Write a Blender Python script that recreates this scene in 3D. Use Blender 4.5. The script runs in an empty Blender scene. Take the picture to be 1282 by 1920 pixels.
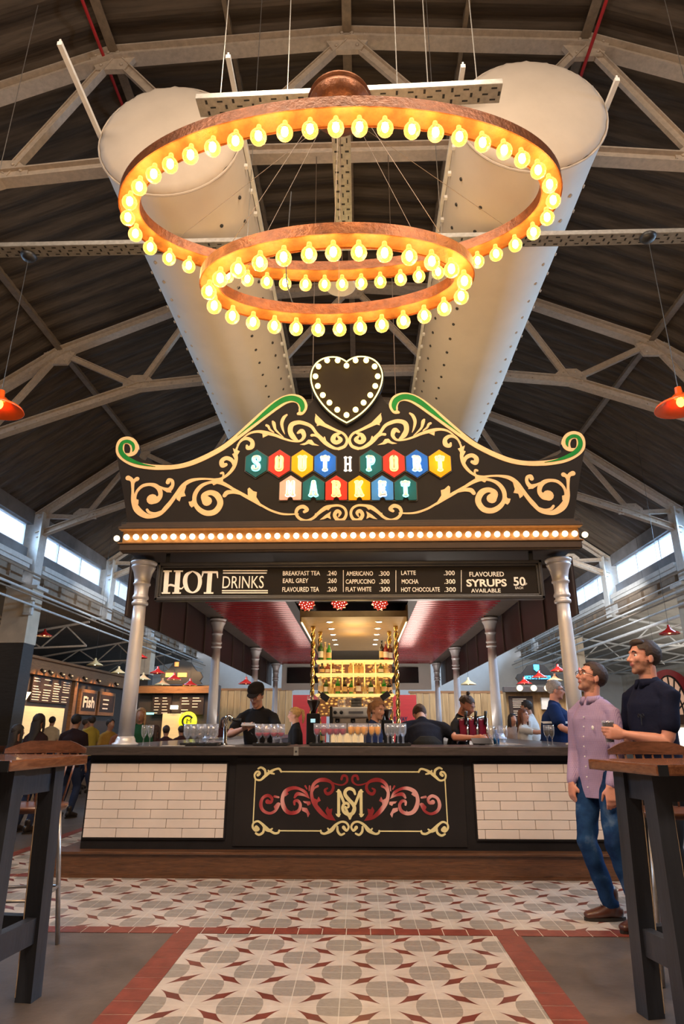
import bpy, bmesh, math, random
from mathutils import Vector, Matrix, Euler, noise
from mathutils.geometry import tessellate_polygon
random.seed(7)
PI = math.pi
R = math.radians
scene = bpy.context.scene
C = scene.collection

# ------------------------------------------------------------------ camera
CAMX, CAMY, CAMZ = 0.10, 0.0, 1.24
FPX = 1175.0
TH, PS = R(19.02), R(1.567)
cam_data = bpy.data.cameras.new('camera')
cam_data.sensor_fit = 'VERTICAL'; cam_data.sensor_height = 36.0
cam_data.lens = FPX/1920*36.0
cam_data.clip_start = 0.05; cam_data.clip_end = 300
cam = bpy.data.objects.new('camera', cam_data); C.objects.link(cam)
cam.location = (CAMX, CAMY, CAMZ)
cam.rotation_euler = (PI/2+TH, 0, PS)
scene.camera = cam

# ------------------------------------------------------------------ world, exposure
world = bpy.data.worlds.new('world'); scene.world = world
world.use_nodes = True
wn = world.node_tree.nodes; wl = world.node_tree.links
bg = wn['Background']
bg.inputs[0].default_value = (0.80, 0.86, 1.0, 1); bg.inputs[1].default_value = 2.2
scene.view_settings.view_transform = 'Standard'
scene.view_settings.look = 'None'
scene.view_settings.gamma = 1.0
scene.view_settings.use_curve_mapping = False
scene.view_settings.exposure = 0.35

def area(name, loc, rot, sx, sy, power, col, spread=PI):
    d = bpy.data.lights.new(name, 'AREA'); d.shape = 'RECTANGLE'; d.size = sx; d.size_y = sy
    d.energy = power; d.color = col; d.spread = spread
    o = bpy.data.objects.new(name, d); C.objects.link(o); o.location = loc; o.rotation_euler = rot
    return o
def point(name, loc, power, col, rad=.05):
    d = bpy.data.lights.new(name, 'POINT'); d.energy = power; d.color = col; d.shadow_soft_size = rad
    o = bpy.data.objects.new(name, d); C.objects.link(o); o.location = loc
    return o
def spot(name, loc, target, power, col, size=R(70), blend=.6, rad=.08):
    d = bpy.data.lights.new(name, 'SPOT'); d.energy = power; d.color = col; d.spot_size = size; d.spot_blend = blend; d.shadow_soft_size = rad
    o = bpy.data.objects.new(name, d); C.objects.link(o); o.location = loc
    o.rotation_euler = (Vector(target)-Vector(loc)).to_track_quat('-Z', 'Y').to_euler()
    return o
# daylight through the clerestory strips, both sides of the nave
for s, p in ((-1, 420), (1, 1000)):
    for k, y in enumerate((8.6, 19.1, 29.6)):
        area('daylight', (s*9.40, y, 6.48), (0, s*R(52), 0), .80, 10.3, p, (.50, .73, 1.0), R(125))
# added fill standing in for hall lamps: warm, high, facing the kiosk
area('hall_fill', (-3.2, -1.0, 8.2), (R(38), 0, R(-12)), 2.2, 1.2, 270, (1, .82, .66))
area('hall_fill', (3.4, -1.0, 8.2), (R(38), 0, R(12)), 2.2, 1.2, 270, (1, .82, .66))
# added fill areas without fixtures, washing trusses, roof, aisles, far end and floor
area('roof_wash', (0, 2.0, 2.6), (R(180-18), 0, 0), 5.0, 2.0, 130, (1, .66, .38))
area('duct_up_fill', (0, 8.2, 3.45), (R(180-10), 0, 0), 3.2, 2.0, 42, (1, .74, .42))  # added warm light from below for the duct undersides
area('aisle_wash', (-11.8, 16, 2.2), (R(180), 0, 0), 2.5, 16, 25, (1, .72, .45))
area('aisle_wash', (11.8, 16, 2.2), (R(180), 0, 0), 2.5, 16, 160, (1, .92, .82))
area('aisle_fill', (-11.6, 13, 4.1), (0, 0, 0), 2.0, 14, 60, (1, .62, .34))  # added fill along each aisle, no fixture
area('aisle_fill', (11.6, 14, 4.1), (0, 0, 0), 2.0, 14, 320, (1, .93, .84))
area('far_fill', (-5.0, 18.6, 5.2), (R(70), 0, 0), 5, 1.2, 130, (1, .93, .84))  # added fill to brighten the far end
area('far_fill', (5.0, 18.6, 5.2), (R(70), 0, 0), 5, 1.2, 320, (1, .96, .92))
for s_, p_ in ((-1, 26), (1, 60)):
    area('bar_ceiling_fill', (s_*1.35, 12.2, .9), (R(180), 0, 0), .35, 8.5, p_, (1, .88, .76))  # added up-facing light hidden below the counter top, for the red ceilings
area('floor_wash', (0, 2.2, 7.6), (R(8), 0, 0), 2.5, 1.5, 150, (1, .80, .58))

# ------------------------------------------------------------------ pixel helpers (measuring only)
_F = Vector((-math.sin(PS)*math.cos(TH), math.cos(PS)*math.cos(TH), math.sin(TH)))
_R = Vector((math.cos(PS), math.sin(PS), 0))
_U = Vector((math.sin(PS)*math.sin(TH), -math.cos(PS)*math.sin(TH), math.cos(TH)))
def ray(px, py): return _F + _R*((px-641)/FPX) + _U*((960-py)/FPX)
CAMV = Vector((CAMX, CAMY, CAMZ))
def atY(px, py, Y):
    d = ray(px, py); return CAMV + d*((Y-CAMY)/d.y)
def atX(px, py, X):
    d = ray(px, py); return CAMV + d*((X-CAMX)/d.x)
def atZ(px, py, Z):
    d = ray(px, py); return CAMV + d*((Z-CAMZ)/d.z)

# ------------------------------------------------------------------ materials
class NT:
    def __init__(s, m):
        s.m = m; m.use_nodes = True; s.n = m.node_tree.nodes; s.l = m.node_tree.links
        s.b = s.n['Principled BSDF']; s.out = s.n['Material Output']
    def new(s, t, **kw):
        x = s.n.new(t)
        for k, v in kw.items(): setattr(x, k, v)
        return x
    def put(s, sock, v):
        if isinstance(v, (int, float)): sock.default_value = v
        elif isinstance(v, (tuple, list)): sock.default_value = tuple(v) + ((1,) if len(v) == 3 and len(sock.default_value) == 4 else ())
        else: s.l.new(v, sock)
    def math(s, op, a, b=None, c=None):
        x = s.new('ShaderNodeMath', operation=op); s.put(x.inputs[0], a)
        if b is not None: s.put(x.inputs[1], b)
        if c is not None: s.put(x.inputs[2], c)
        return x.outputs[0]
    def mix(s, f, a, b):
        x = s.new('ShaderNodeMix', data_type='RGBA'); s.put(x.inputs[0], f); s.put(x.inputs[6], a); s.put(x.inputs[7], b)
        return x.outputs[2]
    def coord(s, scale=(1, 1, 1), rot=(0, 0, 0)):
        t = s.new('ShaderNodeTexCoord'); mp = s.new('ShaderNodeMapping'); s.l.new(t.outputs['Object'], mp.inputs[0])
        mp.inputs['Scale'].default_value = scale; mp.inputs['Rotation'].default_value = rot
        return mp.outputs[0]
    def noise(s, vec, scale=5, detail=4, rough=.5, dist=0):
        x = s.new('ShaderNodeTexNoise'); s.l.new(vec, x.inputs['Vector']); x.inputs['Scale'].default_value = scale
        x.inputs['Detail'].default_value = detail; x.inputs['Roughness'].default_value = rough; x.inputs['Distortion'].default_value = dist
        return x.outputs[0]
    def ramp(s, f, stops):
        x = s.new('ShaderNodeValToRGB'); s.l.new(f, x.inputs[0]); e = x.color_ramp.elements
        while len(e) < len(stops): e.new(.5)
        for i, (p, c) in enumerate(stops):
            e[i].position = p; e[i].color = tuple(c)+(1,)
        return x.outputs[0]
    def bump(s, h, strength=.3, dist=.01):
        x = s.new('ShaderNodeBump'); s.l.new(h, x.inputs['Height']); x.inputs['Strength'].default_value = strength; x.inputs['Distance'].default_value = dist
        s.l.new(x.outputs[0], s.b.inputs['Normal'])
MATS = {}
def mat(name, col, rough=.5, metal=0., spec=.5, var=None, bump=None, emit=None, coat=0, sheen=0, stretch=(1, 1, 1)):
    if name in MATS: return MATS[name]
    m = bpy.data.materials.new(name); t = NT(m); b = t.b
    b.inputs['Base Color'].default_value = tuple(col)+(1,)
    b.inputs['Roughness'].default_value = rough; b.inputs['Metallic'].default_value = metal
    b.inputs['Specular IOR Level'].default_value = spec; b.inputs['Coat Weight'].default_value = coat
    b.inputs['Sheen Weight'].default_value = sheen
    v = t.coord(stretch)
    sc, am = var if var else (6, .10)
    n = t.noise(v, sc, 5, .6)
    c0 = [max(0, x*(1-am)) for x in col]; c1 = [min(1, x*(1+am)) for x in col]
    t.l.new(t.ramp(n, [(.3, c0), (.7, c1)]), b.inputs['Base Color'])
    if bump: t.bump(t.noise(v, bump[0], 3, .6), bump[1], .01)
    if emit:
        b.inputs['Emission Color'].default_value = tuple(emit[0])+(1,); b.inputs['Emission Strength'].default_value = emit[1]
    MATS[name] = m; return m
def wood(name, c0, c1, rough=.4, scale=(1, 12, 12), s=3.0, coat=0, bump=.15):
    if name in MATS: return MATS[name]
    m = bpy.data.materials.new(name); t = NT(m)
    v = t.coord(scale)
    n = t.noise(v, s, 6, .65, 1.2)
    n2 = t.noise(v, s*4, 3, .5)
    k = t.math('MULTIPLY_ADD', n2, .3, t.math('MULTIPLY', n, .75))
    t.l.new(t.ramp(k, [(.3, c0), (.5, [(a+b)/2 for a, b in zip(c0, c1)]), (.72, c1)]), t.b.inputs['Base Color'])
    t.b.inputs['Roughness'].default_value = rough; t.b.inputs['Coat Weight'].default_value = coat
    t.bump(k, bump, .004)
    MATS[name] = m; return m
def emis(name, col, strength):
    if name in MATS: return MATS[name]
    m = bpy.data.materials.new(name); t = NT(m)
    t.b.inputs['Base Color'].default_value = tuple(col)+(1,)
    t.b.inputs['Emission Color'].default_value = tuple(col)+(1,); t.b.inputs['Emission Strength'].default_value = strength
    MATS[name] = m; return m
def glassy(name, col=(1, 1, 1), op=.12, rough=.03, emit=None):
    """clear thin glass: mostly see-through with a fresnel gloss"""
    if name in MATS: return MATS[name]
    m = bpy.data.materials.new(name); t = NT(m)
    tr = t.new('ShaderNodeBsdfTransparent'); tr.inputs[0].default_value = tuple(col)+(1,)
    lw = t.new('ShaderNodeLayerWeight'); lw.inputs[0].default_value = .35
    f = t.math('MINIMUM', t.math('MULTIPLY_ADD', t.math('POWER', lw.outputs[1], 2.0), .8, op), .95)
    mx = t.new('ShaderNodeMixShader'); t.l.new(f, mx.inputs[0]); t.l.new(tr.outputs[0], mx.inputs[1]); t.l.new(t.b.outputs[0], mx.inputs[2])
    t.b.inputs['Base Color'].default_value = tuple(col)+(1,); t.b.inputs['Roughness'].default_value = rough
    t.b.inputs['Metallic'].default_value = .4
    if emit:
        t.b.inputs['Emission Color'].default_value = tuple(emit[0])+(1,); t.b.inputs['Emission Strength'].default_value = emit[1]
    t.l.new(mx.outputs[0], t.out.inputs[0])
    MATS[name] = m; return m

# ------------------------------------------------------------------ mesh builder
class MB:
    def __init__(s): s.v = []; s.f = []; s.mi = []; s.sm = []; s.cur = 0; s.smooth = False
    def add(s, vs, fs, smooth=None):
        k = len(s.v); s.v += [Vector(x) for x in vs]
        for f in fs: s.f.append([i+k for i in f]); s.mi.append(s.cur); s.sm.append(s.smooth if smooth is None else smooth)
        return s
    def box(s, c, d, rz=0, rot=None, bev=0):
        x, y, z = d[0]/2, d[1]/2, d[2]/2
        M = rot if rot is not None else Matrix.Rotation(rz, 3, 'Z')
        if bev > 0:
            b = min(bev, x*.9, y*.9, z*.9); vs = []; 
            bm = bmesh.new(); bmesh.ops.create_cube(bm, size=1)
            for v in bm.verts: v.co = Vector((v.co.x*2*x, v.co.y*2*y, v.co.z*2*z))
            bmesh.ops.bevel(bm, geom=bm.edges[:], offset=b, segments=2, affect='EDGES', profile=.6)
            bm.verts.index_update()
            s.add([M @ v.co + Vector(c) for v in bm.verts], [[v.index for v in f.verts] for f in bm.faces]); bm.free(); return s
        vs = [M @ Vector((sx*x, sy*y, sz*z)) + Vector(c) for sz in (-1, 1) for sy in (-1, 1) for sx in (-1, 1)]
        s.add(vs, [(0, 2, 3, 1), (4, 5, 7, 6), (0, 1, 5, 4), (2, 6, 7, 3), (0, 4, 6, 2), (1, 3, 7, 5)], False); return s
    def bb(s, x0, x1, y0, y1, z0, z1, bev=0): return s.box(((x0+x1)/2, (y0+y1)/2, (z0+z1)/2), (abs(x1-x0), abs(y1-y0), abs(z1-z0)), bev=bev)
    def beam(s, a, b, w, h, up=(0, 0, 1)):
        """box from a to b, w across, h along 'up'"""
        a = Vector(a); b = Vector(b); d = (b-a); L = d.length; d.normalize(); u = Vector(up)
        sd = d.cross(u)
        if sd.length < 1e-4: sd = d.cross(Vector((0, 1, 0)))
        sd.normalize(); u = sd.cross(d).normalized()
        vs = [a + d*(L*t) + sd*(w/2*p) + u*(h/2*q) for t in (0, 1) for q in (-1, 1) for p in (-1, 1)]
        s.add(vs, [(0, 1, 3, 2), (4, 6, 7, 5), (0, 4, 5, 1), (2, 3, 7, 6), (0, 2, 6, 4), (1, 5, 7, 3)], False); return s
    def tube(s, pts, r, n=10, closed=False, cap=True):
        pts = [Vector(p) for p in pts]; m = len(pts); rs = r if isinstance(r, (list, tuple)) else [r]*m
        vs = []; prev = None
        for i, p in enumerate(pts):
            if closed: d = pts[(i+1) % m]-pts[i-1]
            else: d = pts[min(i+1, m-1)]-pts[max(i-1, 0)]
            if d.length < 1e-9: d = Vector((0, 0, 1))
            d.normalize()
            if prev is None: u = d.orthogonal().normalized()
            else:
                u = prev - d*prev.dot(d)
                u = u.normalized() if u.length > 1e-6 else d.orthogonal().normalized()
            prev = u; w = d.cross(u)
            vs += [p + (u*math.cos(2*PI*k/n) + w*math.sin(2*PI*k/n))*rs[i] for k in range(n)]
        fs = []
        for i in range(m if closed else m-1):
            j = (i+1) % m
            for k in range(n): fs.append((i*n+k, i*n+(k+1) % n, j*n+(k+1) % n, j*n+k))
        if cap and not closed: fs += [tuple(range(n))[::-1], tuple((m-1)*n+k for k in range(n))]
        s.add(vs, fs, True if n > 6 else False); return s
    def lathe(s, c, prof, n=24, axis='Z', M=None, cap=True):
        """prof: list of (radius, height)"""
        c = Vector(c); vs = []
        for r, h in prof:
            for k in range(n):
                a = 2*PI*k/n; p = Vector((r*math.cos(a), r*math.sin(a), h))
                if M is not None: p = M @ p
                elif axis == 'Y': p = Vector((p.x, -p.z, p.y))
                elif axis == 'X': p = Vector((p.z, p.x, p.y))
                vs.append(c+p)
        m = len(prof); fs = [(i*n+k, i*n+(k+1) % n, (i+1)*n+(k+1) % n, (i+1)*n+k) for i in range(m-1) for k in range(n)]
        if cap:
            if prof[0][0] > 1e-4: fs.append(tuple(range(n))[::-1])
            if prof[-1][0] > 1e-4: fs.append(tuple((m-1)*n+k for k in range(n)))
        s.add(vs, fs, True); return s
    def ball(s, c, r, n=12, m=8, M=None):
        rr = Vector(r) if isinstance(r, (tuple, list, Vector)) else Vector((r, r, r)); c = Vector(c)
        vs = []; fs = []
        for i in range(m+1):
            t = PI*i/m
            for k in range(n):
                a = 2*PI*k/n; p = Vector((rr.x*math.sin(t)*math.cos(a), rr.y*math.sin(t)*math.sin(a), rr.z*math.cos(t)))
                if M is not None: p = M @ p
                vs.append(c+p)
        for i in range(m):
            for k in range(n): fs.append((i*n+k, (i+1)*n+k, (i+1)*n+(k+1) % n, i*n+(k+1) % n))
        s.add(vs, fs, True); return s
    def prism(s, poly, o, ex, ey, depth, ez=None):
        """2-D polygon in the plane (ex,ey) at o, extruded by depth along ez"""
        o = Vector(o); ex = Vector(ex); ey = Vector(ey); ez = Vector(ez) if ez is not None else ex.cross(ey).normalized()
        n = len(poly); a = [o+ex*p[0]+ey*p[1] for p in poly]; b = [p+ez*depth for p in a]
        tris = [list(t) for t in tessellate_polygon([[Vector((p[0], p[1], 0)) for p in poly]])]
        s.add(a+b, [t[::-1] for t in tris] + [[i+n for i in t] for t in tris] + [(i, (i+1) % n, (i+1) % n+n, i+n) for i in range(n)], False); return s
    def build(s, name, mats, parent=None, loc=None):
        me = bpy.data.meshes.new(name)
        if parent is not None: off = Vector(parent['_o'])
        elif loc is not None: off = Vector(loc)
        else:
            xs = [v.x for v in s.v]; ys = [v.y for v in s.v]; off = Vector(((min(xs)+max(xs))/2, (min(ys)+max(ys))/2, min(v.z for v in s.v)))
        me.from_pydata([v-off for v in s.v], [], s.f)
        if not isinstance(mats, (list, tuple)): mats = [mats]
        for m in mats: me.materials.append(m)
        for p, i, q in zip(me.polygons, s.mi, s.sm): p.material_index = i; p.use_smooth = q
        bm = bmesh.new(); bm.from_mesh(me); bmesh.ops.recalc_face_normals(bm, faces=bm.faces[:]); bm.to_mesh(me); bm.free()
        o = bpy.data.objects.new(name, me); C.objects.link(o)
        if parent is not None: o.parent = parent; o['_o'] = tuple(off)
        else: o.location = off; o['_o'] = tuple(off)
        return o
def tag(o, label=None, cat=None, group=None, kind=None):
    if label: o['label'] = label
    if cat: o['category'] = cat
    if group: o['group'] = group
    if kind: o['kind'] = kind
    return o
def thing(name, label, cat, loc=(0, 0, 0), group=None, rz=0):
    o = bpy.data.objects.new(name, None); C.objects.link(o); o.location = loc; o.rotation_euler = (0, 0, rz)
    o.empty_display_size = .1
    # parts of a rotated thing are built in its own frame
    o['_o'] = (0., 0., 0.) if rz or loc is None else tuple(float(x) for x in loc)
    return tag(o, label, cat, group)
def local(name, label, cat, group=None):
    """prototype at the origin, parts built around the origin"""
    return thing(name, label, cat, (0, 0, 0), group)
def kids(o): return [c for c in C.objects if c.parent == o]
def copy_tree(o, loc=None, rz=None, label=None, parent=None, scale=None, group=None):
    c = o.copy(); C.objects.link(c)
    if parent is not None: c.parent = parent
    if loc is not None: c.location = loc
    if rz is not None: c.rotation_euler = (0, 0, rz)
    if scale is not None: c.scale = (scale,)*3 if isinstance(scale, (int, float)) else scale
    if label: c['label'] = label
    if group: c['group'] = group
    for ch in kids(o): copy_tree(ch, parent=c)
    return c
def spline(pts, n=6, closed=False):
    """Catmull-Rom through tuples of any size"""
    out = []; m = len(pts)
    if m < 3: return [tuple(p) for p in pts]
    for i in range(m-1 if not closed else m):
        p0 = pts[i-1] if (i > 0 or closed) else pts[0]; p1 = pts[i]; p2 = pts[(i+1) % m]; p3 = pts[(i+2) % m] if (i+2 < m or closed) else pts[-1]
        for k in range(n):
            t = k/n
            out.append(tuple(.5*((2*b)+(-a+c)*t+(2*a-5*b+4*c-d)*t*t+(-a+3*b-3*c+d)*t*t*t) for a, b, c, d in zip(p0, p1, p2, p3)))
    if not closed: out.append(tuple(pts[-1]))
    return out
_rc = 0
def ribbon(mb, pts, y0, y1, cap=True):
    """flat painted/raised stroke lying in an XZ plane: pts (x, z, width), front at y0, back at y1"""
    global _rc
    n = len(pts); L = []; Rr = []; _rc = (_rc+1) % 16; y0 = y0-_rc*.00012
    for i, (x, z, w) in enumerate(pts):
        a = pts[max(0, i-1)]; b = pts[min(n-1, i+1)]
        d = Vector((b[0]-a[0], b[1]-a[1])); d = d.normalized() if d.length > 1e-9 else Vector((1, 0))
        q = Vector((-d.y, d.x))*max(w, .0005)/2
        L.append((x+q.x, z+q.y)); Rr.append((x-q.x, z-q.y))
    vs = []
    for i_, (a, b) in enumerate(zip(L, Rr)): e_ = y0-i_*.00002; vs += [(a[0], e_, a[1]), (b[0], e_, b[1]), (a[0], y1, a[1]), (b[0], y1, b[1])]
    fs = []
    for i in range(n-1):
        k = i*4; j = k+4
        fs += [(k, k+1, j+1, j), (k, j, j+2, k+2), (k+1, k+3, j+3, j+1)]
    fs += [(0, 2, 3, 1), (4*n-4, 4*n-3, 4*n-1, 4*n-2)]
    mb.add(vs, fs, False)
    if cap:
        for e in (0, n-1):
            x, z, w = pts[e]
            if w > .004: disc(mb, x, z, w/2, y0-n*.00002-.0002, y1, 12)
def disc(mb, x, z, r, y0, y1, n=20):
    vs = [(x+r*math.cos(2*PI*k/n), y0, z+r*math.sin(2*PI*k/n)) for k in range(n)]+[(x+r*math.cos(2*PI*k/n), y1, z+r*math.sin(2*PI*k/n)) for k in range(n)]
    mb.add(vs, [tuple(range(n))]+[(k, (k+1) % n, (k+1) % n+n, k+n) for k in range(n)], False)
def text_mesh(body, size, bold=0, space=1.0, shear=0):
    cu = bpy.data.curves.new('t', 'FONT'); cu.body = body; cu.size = size; cu.offset = bold; cu.space_character = space; cu.shear = shear; cu.resolution_u = 3
    cu.extrude = .0012
    o = bpy.data.objects.new('t', cu); C.objects.link(o)
    dg = bpy.context.evaluated_depsgraph_get(); me = bpy.data.meshes.new_from_object(o.evaluated_get(dg))
    vs = [v.co.copy() for v in me.vertices]; fs = [list(p.vertices) for p in me.polygons]
    bpy.data.objects.remove(o); bpy.data.curves.remove(cu); bpy.data.meshes.remove(me)
    return vs, fs
def text_on(mb, body, x, z, y, h, width=None, bold=0, face=-1, rot=None):
    """writing in an XZ plane facing -Y: left x, baseline z, capital height h, fitted to width"""
    vs, fs = text_mesh(body, 1.0, bold)
    if not vs: return
    x0 = min(v.x for v in vs); x1 = max(v.x for v in vs); sy = h/.70
    sx = (width/(x1-x0)) if width else sy
    mb.add([(x+(v.x-x0)*sx, y-.001+v.z*.5, z+v.y*sy) for v in vs], fs, False)
# ================================================================== THE HALL
TY = [6.2, 11.5, 16.6, 21.9, 26.8, 32.0]          # truss / pier lines
YB = 36.0
m_concrete = mat('concrete', (.105, .078, .062), .42, var=(3, .35), bump=(30, .12))
m_red_tile = mat('red_tile', (.20, .042, .026), .38, var=(9, .25), bump=(40, .1))
def floor_tile_mat():
    m = bpy.data.materials.new('patterned_tile'); t = NT(m)
    tc = t.new('ShaderNodeTexCoord'); sp = t.new('ShaderNodeSeparateXYZ'); t.l.new(tc.outputs['Object'], sp.inputs[0])
    u = t.math('DIVIDE', t.math('ADD', sp.outputs[0], .010), .2345); v = t.math('DIVIDE', t.math('SUBTRACT', sp.outputs[1], 3.985), .2215)
    def tri(a): # distance from nearest even integer, 0..1
        return t.math('ABSOLUTE', t.math('SUBTRACT', t.math('FLOORED_MODULO', t.math('ADD', a, 1.0), 2.0), 1.0))
    p = tri(u); q = tri(v)
    ins = t.math('LESS_THAN', t.math('ADD', p, q), 1.0)
    def sel(a): # a if inside else 1-a
        return t.math('ADD', t.math('MULTIPLY', a, ins), t.math('MULTIPLY', t.math('SUBTRACT', 1.0, a), t.math('SUBTRACT', 1.0, ins)))
    P = sel(p); Q = sel(q)
    S = .46; RR = (1+S*S)/(2*S); k = RR-S
    def lens(a, b): return t.math('LESS_THAN', t.math('ADD', t.math('MULTIPLY', a, a), t.math('POWER', t.math('ADD', b, k), 2.0)), RR*RR)
    h = lens(P, Q); w = lens(Q, P)
    both = t.math('MULTIPLY', h, w); anyl = t.math('MAXIMUM', h, w)
    vec = t.coord((1, 1, 1)); n = t.noise(vec, 7, 6, .65); nf = t.noise(t.coord((30, 120, 1)), 1.0, 3, .6)
    white = t.ramp(n, [(.25, (.42, .345, .285)), (.7, (.60, .51, .43))])
    grey = t.ramp(nf, [(.3, (.235, .195, .16)), (.7, (.33, .285, .24))])
    red = t.ramp(n, [(.3, (.115, .026, .018)), (.7, (.19, .045, .03))])
    c = t.mix(anyl, red, white); c = t.mix(both, c, grey)
    fu = t.math('ABSOLUTE', t.math('SUBTRACT', t.math('FLOORED_MODULO', t.math('ADD', u, .5), 1.0), .5))
    fv = t.math('ABSOLUTE', t.math('SUBTRACT', t.math('FLOORED_MODULO', t.math('ADD', v, .5), 1.0), .5))
    g = t.math('MAXIMUM', t.math('LESS_THAN', fu, .010), t.math('LESS_THAN', fv, .008))
    c = t.mix(t.math('MULTIPLY', g, .75), c, (.62, .56, .47))
    t.l.new(c, t.b.inputs['Base Color']); t.b.inputs['Roughness'].default_value = .30
    t.b.inputs['Specular IOR Level'].default_value = .5
    t.bump(t.math('ADD', t.math('MULTIPLY', g, -1.0), t.math('MULTIPLY', n, .25)), .25, .002)
    return m
m_tile = floor_tile_mat()
fl = MB()
def quad(mb, x0, x1, y0, y1, z=0):
    mb.add([(x0, y0, z), (x1, y0, z), (x1, y1, z), (x0, y1, z)], [(0, 1, 2, 3)], False)
# the rectangles tile the floor without overlap: 0 concrete, 1 patterned tile
PX = .945; BX = 1.10; BY0 = 4.63; BY1 = 4.755; SX = 3.45
fl.cur = 1
quad(fl, -PX, PX, -8, BY0)
quad(fl, -14.5, 14.5, BY1, 6.25)
quad(fl, -SX, SX, 6.25, 24)
fl.cur = 0
quad(fl, -14.5, -PX, -8, BY0); quad(fl, PX, 14.5, -8, BY0)
quad(fl, -14.5, 14.5, BY0, BY1)
quad(fl, -14.5, -SX, 6.25, 24); quad(fl, SX, 14.5, 6.25, 24); quad(fl, -14.5, 14.5, 24, YB)
fo = fl.build('floor', [m_concrete, m_tile], loc=(0, 0, 0)); tag(fo, kind='structure')
# red border courses, tile by tile
def course(x0, x1, y0, y1, along, step, name='trim_1'):
    b = MB(); n = max(1, round(abs((x1-x0) if along == 'x' else (y1-y0))/step))
    for i in range(n):
        if along == 'x': a = x0+(x1-x0)*i/n; c = x0+(x1-x0)*(i+1)/n; b.bb(a+.0025, c-.0025, y0, y1, -.002, .0025)
        else: a = y0+(y1-y0)*i/n; c = y0+(y1-y0)*(i+1)/n; b.bb(x0, x1, a+.0025, c-.0025, -.002, .0025)
    g = MB(); g.bb(x0, x1, y0, y1, -.003, .0012)
    o = b.build(name, m_red_tile); tag(o, kind='structure')
    o2 = g.build(name.replace('trim_', 'trim_1'), mat('grout', (.62, .56, .47), .8)); tag(o2, kind='structure')
course(-14.4, 14.4, BY0, BY1, 'x', .155, 'trim_1')
course(-BX, -PX, -8, BY0, 'y', .15, 'trim_2'); course(PX, BX, -8, BY0, 'y', .15, 'trim_3')
course(-SX-.12, -SX, 6.25, 24, 'y', .15, 'trim_4'); course(SX, SX+.12, 6.25, 24, 'y', .15, 'trim_5')
course(-3.45, -2.66, 6.2, 6.30, 'x', .155, 'trim_6')

# ---- roof
m_roof = mat('roof_sheet', (.080, .058, .040), .6, spec=.25, var=(2.5, .4), stretch=(.4, 6, 1), bump=(10, .2))
prof = [(-9.3, 6.98), (-9.0, 7.16), (-6.3, 9.16), (-3.3, 10.50), (0, 10.76), (3.3, 10.50), (6.3, 9.16), (9.0, 7.16), (9.3, 6.98)]
rb = MB(); per = .42
ys = []
y = 1.0
while y < YB+.3:
    ys += [(y+per*k/8, -.045+.045*math.cos(2*PI*k/8)) for k in range(8)]; y += per
vs = [(x, yy, z+dz) for (yy, dz) in ys for (x, z) in prof]
nx = len(prof); fs = [(i*nx+j, i*nx+j+1, (i+1)*nx+j+1, (i+1)*nx+j) for i in range(len(ys)-1) for j in range(nx-1)]
rb.add(vs, fs, False)
k0 = 1.0; y1 = ys[-1][0]
rb.add([(x, yy, z+.08) for yy in (k0, y1) for (x, z) in prof], [(j, j+1, nx+j+1, nx+j) for j in range(nx-1)], False)
o = rb.build('ceiling', m_roof, loc=(0, 0, 0)); tag(o, kind='structure')
rb2 = MB()
for yy0, yy1 in ((-8, 1.0),):
    rb2.add([(x, yy, z+dz) for dz in (0, .08) for yy in (yy0, yy1) for (x, z) in prof], [(j, j+1, nx+j+1, nx+j) for j in range(nx-1)]+[(2*nx+j, 2*nx+j+1, 3*nx+j+1, 3*nx+j) for j in range(nx-1)], False)
tag(rb2.build('ceiling', m_roof, loc=(0, 0, 0)), kind='structure')
# purlins
m_steel = mat('cream_paint_steel', (.50, .41, .32), .55, var=(14, .16), bump=(60, .1))
m_steel_dk = mat('dull_paint_steel', (.22, .165, .11), .55, var=(10, .25))
def unit(a): return Vector(a).normalized()
n_t = 7
for (x, z) in ((-6.3, 9.06), (-3.3, 10.39), (0, 10.65), (3.3, 10.39), (6.3, 9.06)):
    b = MB(); b.bb(x-.012, x+.012, 1.0, YB, z-.10, z+.03); b.bb(x-.065, x+.065, 1.0, YB, z-.115, z-.10)
    tag(b.build('trim_%d' % n_t, m_steel_dk, loc=(0, 0, 0)), kind='structure'); n_t += 1
for (x, z) in ((-1.65, 10.56), (1.65, 10.56)):
    b = MB(); b.bb(x-.03, x+.03, 1.0, YB, z-.06, z+.06)
    tag(b.build('trim_%d' % n_t, m_steel_dk, loc=(0, 0, 0)), kind='structure'); n_t += 1

# ---- trusses
top = [(-8.95, 6.92), (-6.3, 8.90), (-3.3, 10.23), (0, 10.49), (3.3, 10.23), (6.3, 8.90), (8.95, 6.92)]
bot = [(-8.9, 6.36), (-7.63, 6.86), (-4.5, 8.03), (-1.7, 8.34), (1.7, 8.34), (4.5, 8.03), (7.63, 6.86), (8.9, 6.36)]
tr = local('roof_truss', 't', 'truss')
def chord(pts, w, h, name):
    b = MB()
    for a, c in zip(pts[:-1], pts[1:]):
        A = Vector((a[0], 0, a[1])); B = Vector((c[0], 0, c[1])); d = (B-A).normalized(); up = Vector((-d.z, 0, d.x))
        A2 = A-d*.03; B2 = B+d*.03
        b.beam(A2, B2, .03, h, up)
        for q in (-1, 1): b.beam(A2+up*(q*h/2), B2+up*(q*h/2), w, .022, up)
        L = (B-A).length
        for k in range(int(L/.45)):
            p = A+d*(.25+k*.45)
            for s in (-1,): b.lathe(p+up*(.0)+Vector((0, -.015, 0)), [(.018, 0), (.018, .014), (.008, .02)], 6, 'Y')
    return b.build(name, m_steel, tr)
chord(top, .20, .17, 'top_chord'); chord(bot, .17, .15, 'bottom_chord')
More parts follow.
